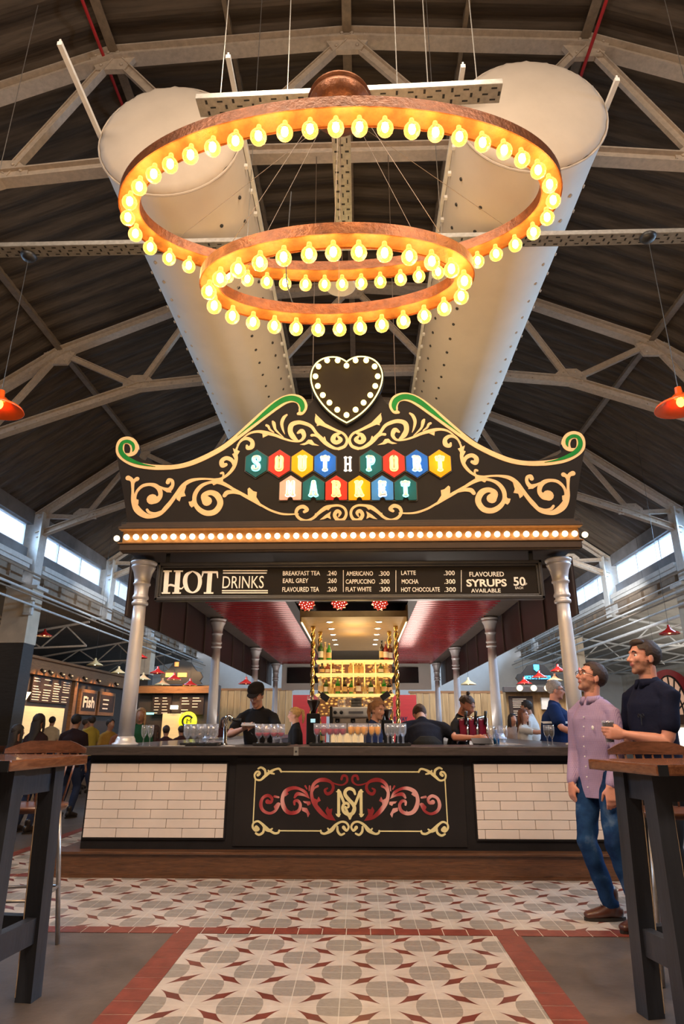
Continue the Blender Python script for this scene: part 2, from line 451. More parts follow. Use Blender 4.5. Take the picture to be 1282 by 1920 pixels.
webs = [(top[1], bot[1]), (top[1], bot[2]), (top[2], bot[2]), (top[2], bot[3]), (top[3], bot[3]),
        (top[3], bot[4]), (top[4], bot[4]), (top[4], bot[5]), (top[5], bot[5]), (top[5], bot[6]), (top[0], bot[1]), (top[6], bot[6])]
for i, (a, c) in enumerate(webs):
    b = MB(); A = Vector((a[0], 0, a[1])); B = Vector((c[0], 0, c[1])); d = (B-A).normalized(); up = Vector((-d.z, 0, d.x))
    b.beam(A, B, .018, .11, up); b.beam(A+up*.055, B+up*.055, .10, .016, up); b.beam(A-up*.055, B-up*.055, .06, .014, up)
    b.build('web_member', m_steel, tr)
def gusset(x, z, poly):
    b = MB(); b.prism(poly, (x, -.035, z), (1, 0, 0), (0, 0, 1), .07, (0, 1, 0))
    for (u, v) in poly: b.lathe((x+u*.72, -.035, z+v*.72), [(.024, 0), (.024, .016), (.012, .024)], 6, 'Y')
    b.build('gusset_plate', m_steel, tr)
for (x, z) in top[1:-1]: gusset(x, z, [(-.34, -.02), (-.2, -.30), (.2, -.30), (.34, -.02), (.1, .04), (-.1, .04)])
for (x, z) in bot[1:-1]: gusset(x, z, [(-.33, -.03), (.33, -.03), (.33, .12), (.16, .27), (-.16, .27), (-.33, .12)])
tl = ['arched cream steel roof truss above the chandelier, nearest of the row', 'cream steel roof truss second from the camera, behind the chandelier rings',
      'cream steel roof truss third from the camera, ending on piers beside the fascia', 'cream steel roof truss fourth from the camera, seen beside the string of fascia bulbs',
      'fifth cream steel roof truss, small beyond the front columns', 'farthest cream steel roof truss before the end wall']
tr['label'] = tl[0]; tr['category'] = 'truss'; tr['group'] = 'roof trusses'; tr.location = (0, TY[0], 0)
for y, l in zip(TY[1:], tl[1:]): copy_tree(tr, (0, y, 0), label=l)

# ---- piers / columns
m_cream_wall = mat('cream_wall', (.60, .50, .38), .6, var=(3, .12))
m_grey_blue = mat('pale_steel_paint', (.62, .63, .62), .45, var=(8, .12))
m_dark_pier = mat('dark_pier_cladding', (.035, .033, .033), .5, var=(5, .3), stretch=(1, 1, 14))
pl_names = {-1: ['second on the left from the camera', 'nearest on the left', 'third on the left', 'fourth on the left', 'fifth on the left', 'last on the left'],
            1: ['second on the right from the camera', 'nearest on the right', 'third on the right', 'fourth on the right', 'fifth on the right', 'last on the right']}
ordn = ['first', 'second', 'third', 'fourth', 'fifth', 'sixth']
for s in (-1, 1):
    for k, y in enumerate(TY):
        side = 'left' if s < 0 else 'right'
        t = thing('hall_column', '%s carrying the %s truss on the %s' % ('slim pale steel post above the girder' if k % 2 else 'steel hall column on a boxed pier', ordn[k], side), 'column', (s*9.0, y, 0), 'columns along the nave')
        b = MB(); x0, x1 = s*8.72, s*9.30
        b.bb(min(x0, x1), max(x0, x1), y-.02, y+.02, 4.85, 6.98); b.bb(*(sorted((s*8.72, s*8.76))), y-.2, y+.2, 4.85, 6.98); b.bb(*(sorted((s*9.26, s*9.30))), y-.2, y+.2, 4.85, 6.98)
        b.build('steel_post', m_grey_blue, t)
        if k % 2: continue
        b = MB(); b.bb(*(sorted((s*8.62, s*9.34))), y-.3, y+.3, 3.34, 4.78, .01); b.build('cream_boxing', m_cream_wall, t)
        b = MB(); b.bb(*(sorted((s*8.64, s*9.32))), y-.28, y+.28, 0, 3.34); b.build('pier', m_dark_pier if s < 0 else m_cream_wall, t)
        b = MB(); b.bb(*(sorted((s*8.5, s*9.36))), y-.32, y+.32, 4.78, 4.87, .01); b.build('cap_plate', m_grey_blue, t)

# ---- side walls: girder, clerestory, windows
m_rail_ = mat('white_pipe', (.78, .77, .74), .35)
m_blue_grey = mat('gutter_wall', (.17, .165, .17), .6, var=(2, .25))
m_girder = mat('tan_girder', (.28, .22, .165), .5, var=(6, .2))
m_pane = glassy('window_glass', (.92, .96, 1.0), .04, .05)
m_frame = mat('window_frame_paint', (.35, .37, .4), .4)
for s in (-1, 1):
    sd = 'left' if s < 0 else 'right'
    def sb(b, xa, xb, y0, y1, z0, z1, bev=0): b.bb(min(s*xa, s*xb), max(s*xa, s*xb), y0, y1, z0, z1, bev)
    b = MB(); sb(b, 9.10, 9.30, -8, YB, 5.30, 5.98); sb(b, 9.05, 9.3, -8, YB, 6.66, 7.05); b.cur = 0
    sb(b, 9.1, 9.3, -8, 3.0, 5.98, 6.66)
    tag(b.build('wall_%s' % sd, m_blue_grey, loc=(0, 0, 0)), kind='structure')
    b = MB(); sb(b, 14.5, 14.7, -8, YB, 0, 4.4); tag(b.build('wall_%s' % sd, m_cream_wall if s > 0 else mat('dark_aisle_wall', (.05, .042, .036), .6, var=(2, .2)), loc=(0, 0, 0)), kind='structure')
    # girder with ribs
    ged = [-4.0, 0.9]+TY+[YB-.5]
    for k in range(len(ged)-1):
        ya, yb = ged[k]+.36, ged[k+1]-.36
        nm_ = ['behind the camera', 'nearest the camera', 'between the first and second columns', 'between the second and third columns', 'between the third and fourth columns', 'between the fourth and fifth columns', 'between the fifth and sixth columns', 'beyond the last column'][k]
        t = thing('valley_girder', 'tan steel girder with gutter on the %s, the span %s' % (sd, nm_), 'girder', (s*9.0, (ya+yb)/2, 4.88), 'girders under the windows')
        b = MB(); sb(b, 8.93, 8.97, ya, yb, 4.92, 5.28); sb(b, 8.82, 9.08, ya, yb, 4.88, 4.92); sb(b, 8.82, 9.08, ya, yb, 5.28, 5.32)
        yy = ya+.3
        while yy < yb: sb(b, 8.84, 8.93, yy-.015, yy+.015, 4.92, 5.28); yy += 1.1
        b.build('web_plate', m_girder, t)
        b = MB(); sb(b, 8.72, 8.90, ya, yb, 5.42, 5.55); sb(b, 8.78, 8.84, ya, yb, 5.32, 5.42); b.build('gutter', m_grey_blue, t)
    # pipes and trays along the wall
    for j, (x, z, r) in enumerate(((8.45, 4.62, .035), (8.3, 4.45, .025), (8.46, 4.28, .03), (8.52, 5.12, .03))):
        b = MB(); b.tube([(s*x, -6+0.1*j, z), (s*x, YB-1.2, z)], r, 8)
        tag(b.build('service_pipe', m_grey_blue if j % 2 == 0 else m_girder, loc=(s*x, 14, z)), 'straight services pipe %s under the %s window strip' % (['just below the girder', 'lowest and nearest the nave', 'beneath the girder close to the wall', 'at girder height'][j], sd), 'pipe', 'services pipes along the side walls')
    if s > 0:
        for j, (x, z, r) in enumerate(((9.5, 4.1, .03), (9.9, 3.75, .04), (10.6, 4.2, .03), (11.3, 3.95, .05), (12.2, 3.7, .03), (8.66, 4.95, .02), (8.9, 4.15, .05))):
            b = MB(); b.tube([(x, 8+j*.3, z), (x, YB-2, z)], r, 8)
            tag(b.build('service_pipe', m_grey_blue if j % 3 else m_rail_, loc=(x, 14, z)), ['pale pipe just outside the right columns', 'thicker pale pipe hung lower over the right aisle', 'pale pipe high in the middle of the right aisle', 'wide duct pipe over the right aisle', 'farthest pale pipe over the right aisle', 'thin cable pipe against the right girder', 'white conduit directly below the right girder'][j], 'pipe', 'pipes over the right aisle')
    # windows, one per bay
    ed = [3.0]+TY+[YB]
    for k in range(len(ed)-1):
        y0, y1 = ed[k]+.2, ed[k+1]-.2
        nm = 'window_%d' % (k+1 if s < 0 else k+8)
        b = MB()
        sb(b, 9.14, 9.26, y0, y1, 5.98, 6.02); sb(b, 9.14, 9.26, y0, y1, 6.62, 6.66)
        for j in range(4): yy = y0+(y1-y0)*j/3; sb(b, 9.15, 9.25, yy-.02, yy+.02, 6.02, 6.62)
        w = b.build(nm, m_frame, loc=(s*9.2, (y0+y1)/2, 5.98)); tag(w, kind='structure')
        b = MB(); sb(b, 9.19, 9.205, y0, y1, 6.0, 6.64); b.build('pane', m_pane, w)
    # aisle roof
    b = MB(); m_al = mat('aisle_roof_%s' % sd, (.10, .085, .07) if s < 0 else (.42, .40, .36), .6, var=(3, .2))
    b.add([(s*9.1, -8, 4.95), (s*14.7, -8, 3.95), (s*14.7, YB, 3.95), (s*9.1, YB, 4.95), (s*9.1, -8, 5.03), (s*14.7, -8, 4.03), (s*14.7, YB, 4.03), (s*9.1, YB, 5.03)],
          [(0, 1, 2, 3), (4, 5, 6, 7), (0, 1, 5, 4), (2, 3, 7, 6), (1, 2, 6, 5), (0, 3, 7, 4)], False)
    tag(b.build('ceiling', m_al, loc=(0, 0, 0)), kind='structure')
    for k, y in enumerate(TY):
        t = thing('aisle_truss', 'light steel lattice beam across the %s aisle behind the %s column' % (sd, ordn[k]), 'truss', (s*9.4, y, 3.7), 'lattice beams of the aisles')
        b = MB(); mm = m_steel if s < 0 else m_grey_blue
        b.beam((s*9.4, y, 4.78), (s*14.4, y, 3.92), .06, .07); b.build('top_chord', mm, t)
        b = MB(); b.beam((s*9.4, y, 3.95), (s*14.4, y, 3.75), .05, .06); b.build('bottom_chord', mm, t)
        P = [(9.4, 3.95), (10.2, 4.64), (11.0, 3.89), (11.8, 4.37), (12.6, 3.82), (13.4, 4.09)]
        for a, c in zip(P[:-1], P[1:]):
            b = MB(); b.beam((s*a[0], y, a[1]), (s*c[0], y, c[1]), .035, .04); b.build('web_member', mm, t)
# bright maintenance lights on the columns
for (s, y, lbl) in ((-1, TY[2], 'white bulkhead lamp on the cream pier at the far left'), (1, TY[2], 'white bulkhead lamp on the cream pier at the far right')):
    t = thing('bulkhead_lamp', lbl, 'lamp', (s*8.5, y-.33, 4.0), 'bulkhead lamps on the piers')
    b = MB(); b.bb(s*8.62-.12, s*8.62+.12, y-.42, y-.301, 4.05, 4.45, .02); b.build('housing', m_grey_blue, t)
    b = MB(); b.bb(s*8.62-.085, s*8.62+.085, y-.435, y-.42, 4.1, 4.4, .01); b.build('diffuser', mat('milk_plastic', (.8, .78, .7), .4), t)
# end wall
m_white = mat('white_plaster', (.80, .78, .74), .6, var=(2, .05))
b = MB(); b.bb(-14.7, 14.7, YB, YB+.2, 0, 10.9); tag(b.build('wall_back', m_white, loc=(0, 0, 0)), kind='structure')

b = MB(); b.bb(-14.7, 14.7, -8.2, -8, 0, 10.9); tag(b.build('wall_front', m_cream_wall, loc=(0, 0, 0)), kind='structure')

# ---- sprinkler pipes
m_redpipe = mat('red_pipe', (.45, .02, .02), .4)
for s, lb in ((-1, 'left'), (1, 'right')):
    b = MB(); p0 = atY(155, 0, 6.0) if s < 0 else atY(1140, 0, 6.0)
    x = -3.40 if s < 0 else 3.28; z = 10.12 if s < 0 else 9.9
    b.tube([(x, 1.2, z), (x, 11, z)], .024, 8)
    for yy in (3.5, 6.9, 9.9): b.lathe((x, yy, z), [(.045, -.04), (.045, .04)], 8, 'Y'); b.tube([(x, yy+.02, z), (x, yy+.02, z-.1)], .012, 6)
    tag(b.build('sprinkler_pipe', m_redpipe, loc=(x, 8, z)), 'thin red sprinkler pipe running under the roof on the %s' % lb, 'pipe', 'red sprinkler pipes')
# ================================================================== DUCTS, TRAYS, CHANDELIER, PENDANTS
m_duct = mat('duct_fabric', (.66, .58, .49), .8, var=(1.2, .06), bump=(2.2, .3))
m_duct_end = mat('duct_end_fabric', (.44, .37, .30), .85, var=(1.5, .08), bump=(2.5, .5))
m_rail = mat('white_rail', (.78, .77, .74), .35)
m_eyelet = mat('dark_nozzle', (.03, .028, .025), .4)
DL = [(-1.82, 4.85, 7.02, 'left'), (1.88, 4.70, 7.05, 'right')]
for (cx, y0, cz, sd) in DL:
    Rd = .73; Y1 = 22.0
    t = thing('air_duct', 'huge white fabric air duct running under the roof on the %s' % sd, 'duct', (cx, y0, cz-Rd), 'fabric air ducts')
    b = MB(); n = 64; rings = []
    yy = y0; Ys = []
    while yy < Y1: Ys.append(yy); yy += .35
    vs = []
    for j, y in enumerate(Ys):
        for k in range(n):
            a = 2*PI*k/n
            w = .012*noise.noise(Vector((math.cos(a)*1.6+cx, y*.55, math.sin(a)*1.6))) + (.010*math.sin(a*9+y) if y < y0+.3 else 0)
            vs.append((cx+(Rd+w)*math.cos(a), y, cz+(Rd+w)*math.sin(a)))
    b.add(vs, [(j*n+k, j*n+(k+1) % n, (j+1)*n+(k+1) % n, (j+1)*n+k) for j in range(len(Ys)-1) for k in range(n)], True)
    b.build('duct_sleeve', m_duct, t)
    b = MB(); prof_ = [(Rd*1.0, 0), (Rd*.985, -.03), (Rd*.9, -.065), (Rd*.6, -.11), (Rd*.3, -.135), (.001, -.145)]
    vs = []
    for (r, h) in prof_:
        for k in range(n):
            a = 2*PI*k/n; pk = .012*math.sin(a*23)*(r/Rd)**6
            vs.append((cx+r*math.cos(a), y0+h+pk+.02*noise.noise(Vector((r*math.cos(a)*2, 0, r*math.sin(a)*2+cx))), cz+r*math.sin(a)))
    b.add(vs, [(i*n+k, i*n+(k+1) % n, (i+1)*n+(k+1) % n, (i+1)*n+k) for i in range(len(prof_)-1) for k in range(n)], True)
    b.build('end_cap', m_duct_end, t)
    b = MB()
    b.tube([(cx+(Rd+.012)*math.cos(2*PI*k/48), y0, cz+(Rd+.012)*math.sin(2*PI*k/48)) for k in range(48)], .012, 6, closed=True); b.build('seam', m_duct_end, t)
    for s in (-1, 1):
        b = MB(); a0 = R(8)
        X = cx+s*(Rd+.03)*math.cos(a0); Z = cz+(Rd+.0)*math.sin(a0)
        ys_ = (3.92 if s < 0 else 4.08) if cx < 0 else (4.25 if s < 0 else 4.42); b.bb(X-.022, X+.022, ys_, Y1-1, Z-.022, Z+.022); b.bb(X-.008, X+.008, ys_, Y1-1, Z+.022, Z+.05)
        b.build('hanging_rail', m_rail, t)
    # nozzle rows on the lower half
    for ai, ang in enumerate((-26, -52, -128, -154) if cx < 0 else (-154, -128, -52, -26)):
        y = y0+.45+.13*(ai % 2)
        while y < 12.2:
            a = R(ang); nrm = Vector((math.cos(a), 0, math.sin(a))); p = Vector((cx, y, cz))+nrm*(Rd+.004); b = MB()
            M = nrm.to_track_quat('Z', 'Y').to_matrix()
            b.lathe(p, [(.020, -.012), (.020, .010), (.013, .015), (.001, .015)], 10, M=M); y += .34
            b.build('nozzle', m_eyelet if ai < 2 else m_duct_end, t)
    for s in (-1, 1):
        y = y0+.3
        while y < 14:
            x = cx+s*(Rd+.012); b = MB(); b.bb(x-.022, x+.022, y-.02, y+.02, cz-.07, cz-.03); y += .33; b.build('rail_clip', m_rail, t)

# ---- perforated cable trays
m_galv = mat('galvanised_steel', (.42, .40, .37), .35, metal=.7, var=(20, .2))
m_black = mat('black_metal', (.012, .012, .013), .45)
def tray(name, a, b_, label, w=.16, lip=.05):
    a = Vector(a); b_ = Vector(b_); d = (b_-a).normalized(); sd = d.cross(Vector((0, 0, 1))).normalized(); L = (b_-a).length
    t = thing(name, label, 'cable tray', tuple(a), 'perforated cable trays')
    b = MB(); b.beam(a, b_, w, .006)
    for s in (-1, 1): b.beam(a+sd*(s*w/2)+Vector((0, 0, lip/2)), b_+sd*(s*w/2)+Vector((0, 0, lip/2)), .006, lip)
    b.build('tray_channel', m_galv, t)
    b = MB(); k = .08
    while k < L-.05:
        for s in (-1, 0, 1):
            c = a+d*(k+(.045 if s == 0 else 0))+sd*(s*w*.3)+Vector((0, 0, -.0045))
            long_ = .045 if (int(k/.11)+s) % 2 == 0 else .018
            b.beam(c-d*(long_/2), c+d*(long_/2), .012 if long_ > .02 else .034, .003)
        k += .11
    b.build('slots', m_black, t)
TZ = 6.04
tray('cable_tray', (-9.0, 5.32, TZ), (9.0, 5.30, TZ), 'perforated steel cable tray crossing the full picture behind the chandelier rings')
tray('cable_tray', (-1.18, 3.74, TZ), (1.27, 3.68, TZ), 'short perforated cable tray at the copper ceiling rose, between the duct ends')
tray('cable_tray', (-.02, 3.72, TZ+.07), (-.02, 5.3, TZ+.07), 'lengthwise perforated cable tray joining the other two above the small ring')
for x in (-1.0, -.45, .45, .7, 1.1):
    b = MB(); b.tube([(x, 3.72, TZ), (x, 3.72, 10.4)], .0045, 5)
    tag(b.build('hanger_rod', m_galv, loc=(x, 3.72, TZ)), 'thin steel hanger rod above the short cable tray', 'hanger rod', 'hanger rods of the short cable tray')
for x in (-3.9, 3.9, -1.05, 1.0):
    b = MB(); b.tube([(x, 5.31, TZ), (x, 5.31, 9.9 if abs(x) > 2 else 10.4)], .0045, 5)
    tag(b.build('hanger_rod', m_galv, loc=(x, 5.31, TZ)), 'thin steel hanger rod above the long cable tray', 'hanger rod', 'hanger rods of the long cable tray')

# ---- chandelier: two oval copper rings under a hammered rose
m_copper = mat('hammered_copper', (.15, .048, .014), .42, metal=.5, var=(14, .35), bump=(34, .5))
m_copper_in = mat('brushed_copper', (.24, .115, .038), .5, metal=.4, var=(22, .2), bump=(60, .25))
m_bulb = glassy('bulb_glass', (1, .78, .36), .10, .05, emit=((1, .64, .18), 1.25))
m_core = emis('bulb_filament', (1, .70, .32), 30)
m_wire = mat('steel_wire', (.16, .12, .09), .5, metal=.4)
ch = thing('ring_chandelier', 'double oval copper ring chandelier studded with glowing globe bulbs', 'chandelier', (-.02, 3.62, 4.05))
RC = Vector((-.02, 3.72, TZ-.04))
b = MB(); b.lathe(RC, [(.001, .02), (.10, .02), (.25, .0), (.252, -.03), (.20, -.10), (.11, -.145), (.001, -.155)], 36); b.lathe(RC+Vector((0, 0, .03)), [(.26, 0), (.25, .03), (.1, .06), (.001, .06)], 36)
b.build('ceiling_rose', m_copper, ch)
def oval(cx, cy, cz, a, bb_, roll, n):
    """points at equal arc length"""
    P = [Vector((a*math.cos(2*PI*k/720), bb_*math.sin(2*PI*k/720), 0)) for k in range(721)]
    Ls = [0]
    for i in range(720): Ls.append(Ls[-1]+(P[i+1]-P[i]).length)
    out = []; j = 0
    for k in range(n):
        s_ = Ls[-1]*(k+.5)/n
        while Ls[j+1] < s_: j += 1
        p = P[j]; tg = (P[j+1]-P[j]).normalized(); nr = Vector((tg.y, -tg.x, 0))
        out.append((Vector((cx+p.x, cy+p.y, cz+p.x*roll)), nr))
    return out
def ring(cx, cy, cz, a, bb_, roll, nb, W, H, name):
    pts = oval(cx, cy, cz, a, bb_, roll, 144); n = len(pts)
    b = MB()
    # hollow channel opening downward: outer band, inner band, underside plate slightly recessed
    sec = [(W/2+.008, -.004), (W/2+.008, H), (-W/2-.008, H), (-W/2-.008, -.004), (-W/2, -.004), (-W/2, .006), (W/2, .006), (W/2, -.004)]
    vs = []
    for (p, nr) in pts: vs += [p+nr*u+Vector((0, 0, v)) for (u, v) in sec]
    m = len(sec); fs = []; 
    for i in range(n):
        j = (i+1) % n
        for k in range(m): fs.append((i*m+k, i*m+(k+1) % m, j*m+(k+1) % m, j*m+k))
    b.add(vs, fs, False)
    for i, f in enumerate(fs): b.mi[i] = 1 if (i % m) == 5 else 0
    rg = b.build(name, [m_copper, m_copper_in], ch)
    for (p, nr) in oval(cx, cy, cz, a, bb_, roll, nb//3 if nb > 30 else nb//2):
        q = point('ring_bulb_light', (0, 0, 0), 5.0, (1, .60, .22), .05); q.parent = ch; q.location = p+Vector((0, 0, -.17))-Vector(ch['_o'])
    Rb = .052
    for i, (p, nr) in enumerate(oval(cx, cy, cz, a, bb_, roll, nb)):
        b = MB(); b.lathe(p, [(.019, .006), (.021, -.012), (.017, -.03)], 14); b.build('lamp_holder', m_copper_in, ch) if False else None
        g = MB()
        pr_ = [(.016, -.004), (.018, -.03), (.026, -.045)]+[(Rb*math.sin(t_), -.095+Rb*math.cos(t_)) for t_ in [R(x) for x in (50, 70, 90, 110, 130, 150, 168)]]+[(.001, -.095-Rb)]
        g.lathe(p, pr_, 16); bo = g.build('bulb', m_bulb, ch)
        c = MB(); c.ball(p+Vector((0, 0, -.085)), (.024, .024, .038), 10, 7); c.build('filament', m_core, bo)
ring(-.017, 3.6, 4.83, 1.527, .720, .022, 46, .13, .085, 'large_ring')
ring(-.035, 3.6, 4.165, .885, .400, .024, 26, .12, .085, 'small_ring')
for k in range(6):
    a = 2*PI*(k+.5)/6
    p = Vector((-.02+.16*math.cos(a), 3.72+.16*math.sin(a), RC.z-.1)); q = Vector((-.035+.88*math.cos(a), 3.6+.40*math.sin(a), 4.25+.024*.88*math.cos(a)))
    b = MB(); b.tube([p, q], .0021, 5); b.build('suspension_wire', m_wire, ch)
    q = Vector((-.017+1.52*math.cos(a), 3.6+.71*math.sin(a), 4.915+.022*1.5*math.cos(a)))
    b = MB(); b.tube([p, q], .0021, 5); b.build('suspension_wire', m_wire, ch)
b = MB(); b.tube(spline([(-.40, 3.80, 5.2), (-.44, 3.95, 4.6), (-.40, 3.97, 4.35), (-.36, 3.98, 4.25)], 6), .005, 6); b.build('power_cable', m_black, ch)
# white dome light hanging behind the small ring
pD = atY(638, 525, 6.3); t = thing('dome_light', 'white high bay dome light half hidden behind the small ring', 'lamp', (pD.x, 6.3, pD.z-.15))
b = MB(); b.lathe((pD.x, 6.3, pD.z), [(.05, .24), (.09, .16), (.17, .02), (.185, -.10), (.175, -.10), (.001, -.08)], 28); b.build('shade', mat('white_enamel', (.75, .72, .66), .3), t)
b = MB(); b.tube([(pD.x, 6.3, pD.z+.2), (pD.x, 6.3, 8.27)], .012, 6); b.build('cable', m_black, t)

# ---- pendants
def enamel(name, col): return mat(name, col, .22, coat=.6)
def pendant_proto(col, warm, name):
    t = local('pendant_lamp', 'p', 'pendant lamp')
    b = MB(); b.lathe((0, 0, 0), [(.012, .20), (.03, .195), (.034, .13), (.06, .115), (.085, .085), (.22, .012), (.232, -.012), (.226, -.014), (.08, .07), (.03, .10)], 28, cap=False); b.build('shade', enamel('enamel_'+name, col), t)
    b = MB(); b.lathe((0, 0, 0), [(.224, -.010), (.085, .072), (.03, .098), (.001, .1)], 24, cap=False); b.build('reflector', mat('inner_'+name, [min(1, c*1.2+.1) for c in col], .3, emit=(warm, 1.6)), t)
    b = MB(); b.ball((0, 0, .045), (.035, .035, .05), 12, 8); b.build('bulb', emis('pendant_bulb_'+name, warm, 14), t)
    b = MB(); b.tube([(0, 0, .19), (0, 0, 2.2)], .004, 5); b.build('cord', m_black, t)
    return t
protos = {'red': pendant_proto((.55, .02, .015), (1, .25, .08), 'red'), 'cream': pendant_proto((.72, .60, .33), (1, .82, .42), 'cream'), 'black': pendant_proto((.02, .02, .02), (1, .8, .55), 'black'),
          'orange': pendant_proto((.75, .10, .012), (1, .16, .02), 'orange')}
used = set()
def roof_z(x):
    for (a, za), (c, zc_) in zip(prof[4:-1], prof[5:]):
        if a <= x <= c: return za+(zc_-za)*(x-a)/(c-a)-.03
    return 6.8
def pend(kind, px, py, rpx, label, group, Y=None, top=None):
    zc = FPX*.226/rpx; Yd = Y if Y else min(zc/(1.0+.02), 19.4)
    p = atY(px, py, Yd)
    pr = protos[kind]
    if kind in used: o = copy_tree(pr)
    else: o = pr; used.add(kind)
    o.location = (p.x, p.y, p.z); o['label'] = label; o['category'] = 'pendant lamp'; o['group'] = group
    top = top or (4.95-(abs(p.x)-9.1)*.178 if abs(p.x) > 9.1 else roof_z(abs(p.x)))
    for c in kids(o):
        if c.name.startswith('cord'): c.scale = (1, 1, (top-p.z)/2.2); c.location = (0, 0, .19-.19*(top-p.z)/2.2)
    return o
g1 = 'large orange enamel pendants'
L1 = pend('orange', -3, 766, 41, 'large glowing orange enamel pendant cut by the left edge', g1, 5.35, TZ)
L2 = pend('orange', 1277, 762, 43, 'large glowing orange enamel pendant cut by the right edge', g1, 5.25, TZ)
for o in (L1, L2):
    t = thing('ceiling_canopy', 'round black ceiling canopy on the cable tray above the %s orange pendant' % ('left' if o is L1 else 'right'), 'canopy', (o.location.x, o.location.y, TZ-.06), 'black pendant canopies')
    b = MB(); b.lathe((o.location.x, o.location.y, TZ-.01), [(.001, .0), (.07, 0), (.085, -.02), (.06, -.06), (.001, -.07)], 20); b.build('cover', m_black, t)
g2 = 'small enamel pendants over the aisles and stalls'
for a in [('red', 83, 1192, 14, 'red enamel pendant beside the cream pier on the far left'), ('cream', -2, 1193, 13, 'cream enamel pendant cut by the left edge beside the pier'),
          ('cream', 178, 1247, 14, 'lone cream enamel pendant above the fish stall'), ('cream', 222, 1262, 9, 'small cream enamel pendant against the first kiosk column'),
          ('red', 262, 1233, 12, 'red enamel pendant partly behind the left front column'), ('red', 295, 1262, 12, 'red enamel pendant just below the left arched black sign, upper left of its cluster'),
          ('cream', 268, 1274, 12, 'cream enamel pendant left of the red ones at the arched sign'), ('cream', 304, 1284, 11, 'cream enamel pendant under the left arched black sign'),
          ('red', 326, 1274, 11, 'red enamel pendant in the middle of the arched black sign on the left'), ('red', 356, 1285, 11, 'red enamel pendant at the lower right of the left arched sign'),
          ('red', 461, 1282, 9, 'red enamel pendant in front of the white end wall, left of the bar'),
          ('red', 1255, 1188, 18, 'red enamel pendant above the taller man at the right edge'), ('black', 1230, 1245, 13, 'black enamel pendant right of the taller man'),
          ('red', 983, 1282, 11, 'red enamel pendant left of the blue lit dessert sign letters'), ('red', 1011, 1270, 12, 'red enamel pendant in front of the blue lettered sign'),
          ('red', 1046, 1258, 12, 'red enamel pendant right of the blue lettered sign'), ('cream', 1040, 1276, 11, 'cream enamel pendant above the man in navy'),
          ('cream', 878, 1283, 10, 'pale enamel pendant between the right kiosk columns'), ('red', 1088, 1265, 13, 'red enamel pendant behind the right front column')]:
    pend(a[0], a[1], a[2], a[3], a[4], g2)
# ================================================================== THE KIOSK BAR
m_blackpaint = mat('black_paint', (.014, .012, .013), .5, spec=.3, var=(8, .2), bump=(20, .08))
m_darkboard = mat('sign_board_black', (.011, .0085, .008), .7, spec=.2, var=(2, .15))
m_plinth = wood('plinth_wood', (.035, .014, .006), (.17, .070, .030), .3, (1.2, 10, 14), 3.2, .3)
m_slab = wood('bar_top', (.028, .022, .020), (.085, .065, .058), .33, (1.5, 12, 12), 2.5, .2)
m_gold = mat('gold_paint', (.66, .46, .25), .6, spec=.3, var=(12, .08))
m_green = mat('green_paint', (.004, .17, .025), .6, spec=.2, var=(9, .15))
m_subway = mat('cream_subway_tile', (.74, .64, .58), .3, var=(3, .06), coat=.3)
m_grout = mat('tile_grout', (.26, .20, .17), .8)
FX = 2.5; YF = 6.2
t = thing('bar_plinth', 'dark stained wooden step running round the foot of the bar', 'plinth', (0, 6.17, 0))
b = MB(); b.bb(-2.62, 2.62, 6.18, 6.9, 0, .185); b.bb(-2.62, -1.8, 6.9, 18.2, 0, .185); b.bb(1.8, 2.62, 6.9, 18.2, 0, .185); b.build('step', m_plinth, t)
b = MB(); b.bb(-2.63, 2.63, 6.155, 6.9, .185, .205, .006); b.bb(-2.63, -1.8, 6.9, 18.2, .185, .205); b.bb(1.8, 2.63, 6.9, 18.2, .185, .205); b.build('nosing', m_plinth, t)
b = MB(); b.bb(-2.63, 2.63, 6.165, 6.18, 0, .02); b.build('skirting', m_plinth, t)

t = thing('bar_counter', 'long black bar counter with white tile panels and a painted centre panel', 'counter', (0, YF, .205))
b = MB(); b.bb(-2.45, 2.45, 6.30, 6.86, .205, 1.0); b.bb(-2.45, -1.85, 6.86, 18, .205, 1.0); b.bb(1.85, 2.45, 6.86, 18, .205, 1.0); b.build('carcass', m_blackpaint, t)
b = MB(); b.bb(-FX, FX, YF, 6.92, 1.0, 1.078, .008); b.bb(-FX, -1.8, 6.92, 18.1, 1.0, 1.078); b.bb(1.8, FX, 6.92, 18.1, 1.0, 1.078); b.build('bar_top', m_slab, t)
b = MB(); p = atY(555, 1408, YF); b.bb(p.x-.022, p.x+.022, YF-.004, YF+.02, 1.0, 1.075); b.build('joint_plate', m_galv, t)
b = MB(); b.lathe((p.x, YF-.004, 1.035), [(.009, 0), (.009, .004), (.001, .006)], 10, 'Y'); b.build('screw', m_black, t)
def tile_panel(x0, x1, z0, z1, nm):
    bk = MB(); bk.bb(x0, x1, 6.285, 6.30, z0, z1); o = bk.build('tile_panel', m_grout, t)
    b = MB(); rows = 8; rh = (z1-z0)/rows; L = .302
    for r_ in range(rows):
        x = x0 - (L/2 if r_ % 2 else .28*0)
        if nm == 'R': x = x1-L*5 - (L/2 if r_ % 2 else 0)
        while x < x1:
            a = max(x, x0)+.002; c = min(x+L, x1)-.002
            if c-a > .015: b.bb(a, c, 6.274+random.uniform(0, .0012), 6.29, z0+r_*rh+.002, z0+(r_+1)*rh-.002, .003)
            x += L
    b.build('tiles', m_subway, o)
    b = MB()
    for (a, c, e, g) in ((x0-.012, x1+.012, z1, z1+.012), (x0-.012, x1+.012, z0-.012, z0)): b.bb(a, c, 6.28, 6.30, e, g)
    for (a, c) in ((x0-.012, x0), (x1, x1+.012)): b.bb(a, c, 6.28, 6.30, z0, z1)
    b.build('trim', m_blackpaint, o)
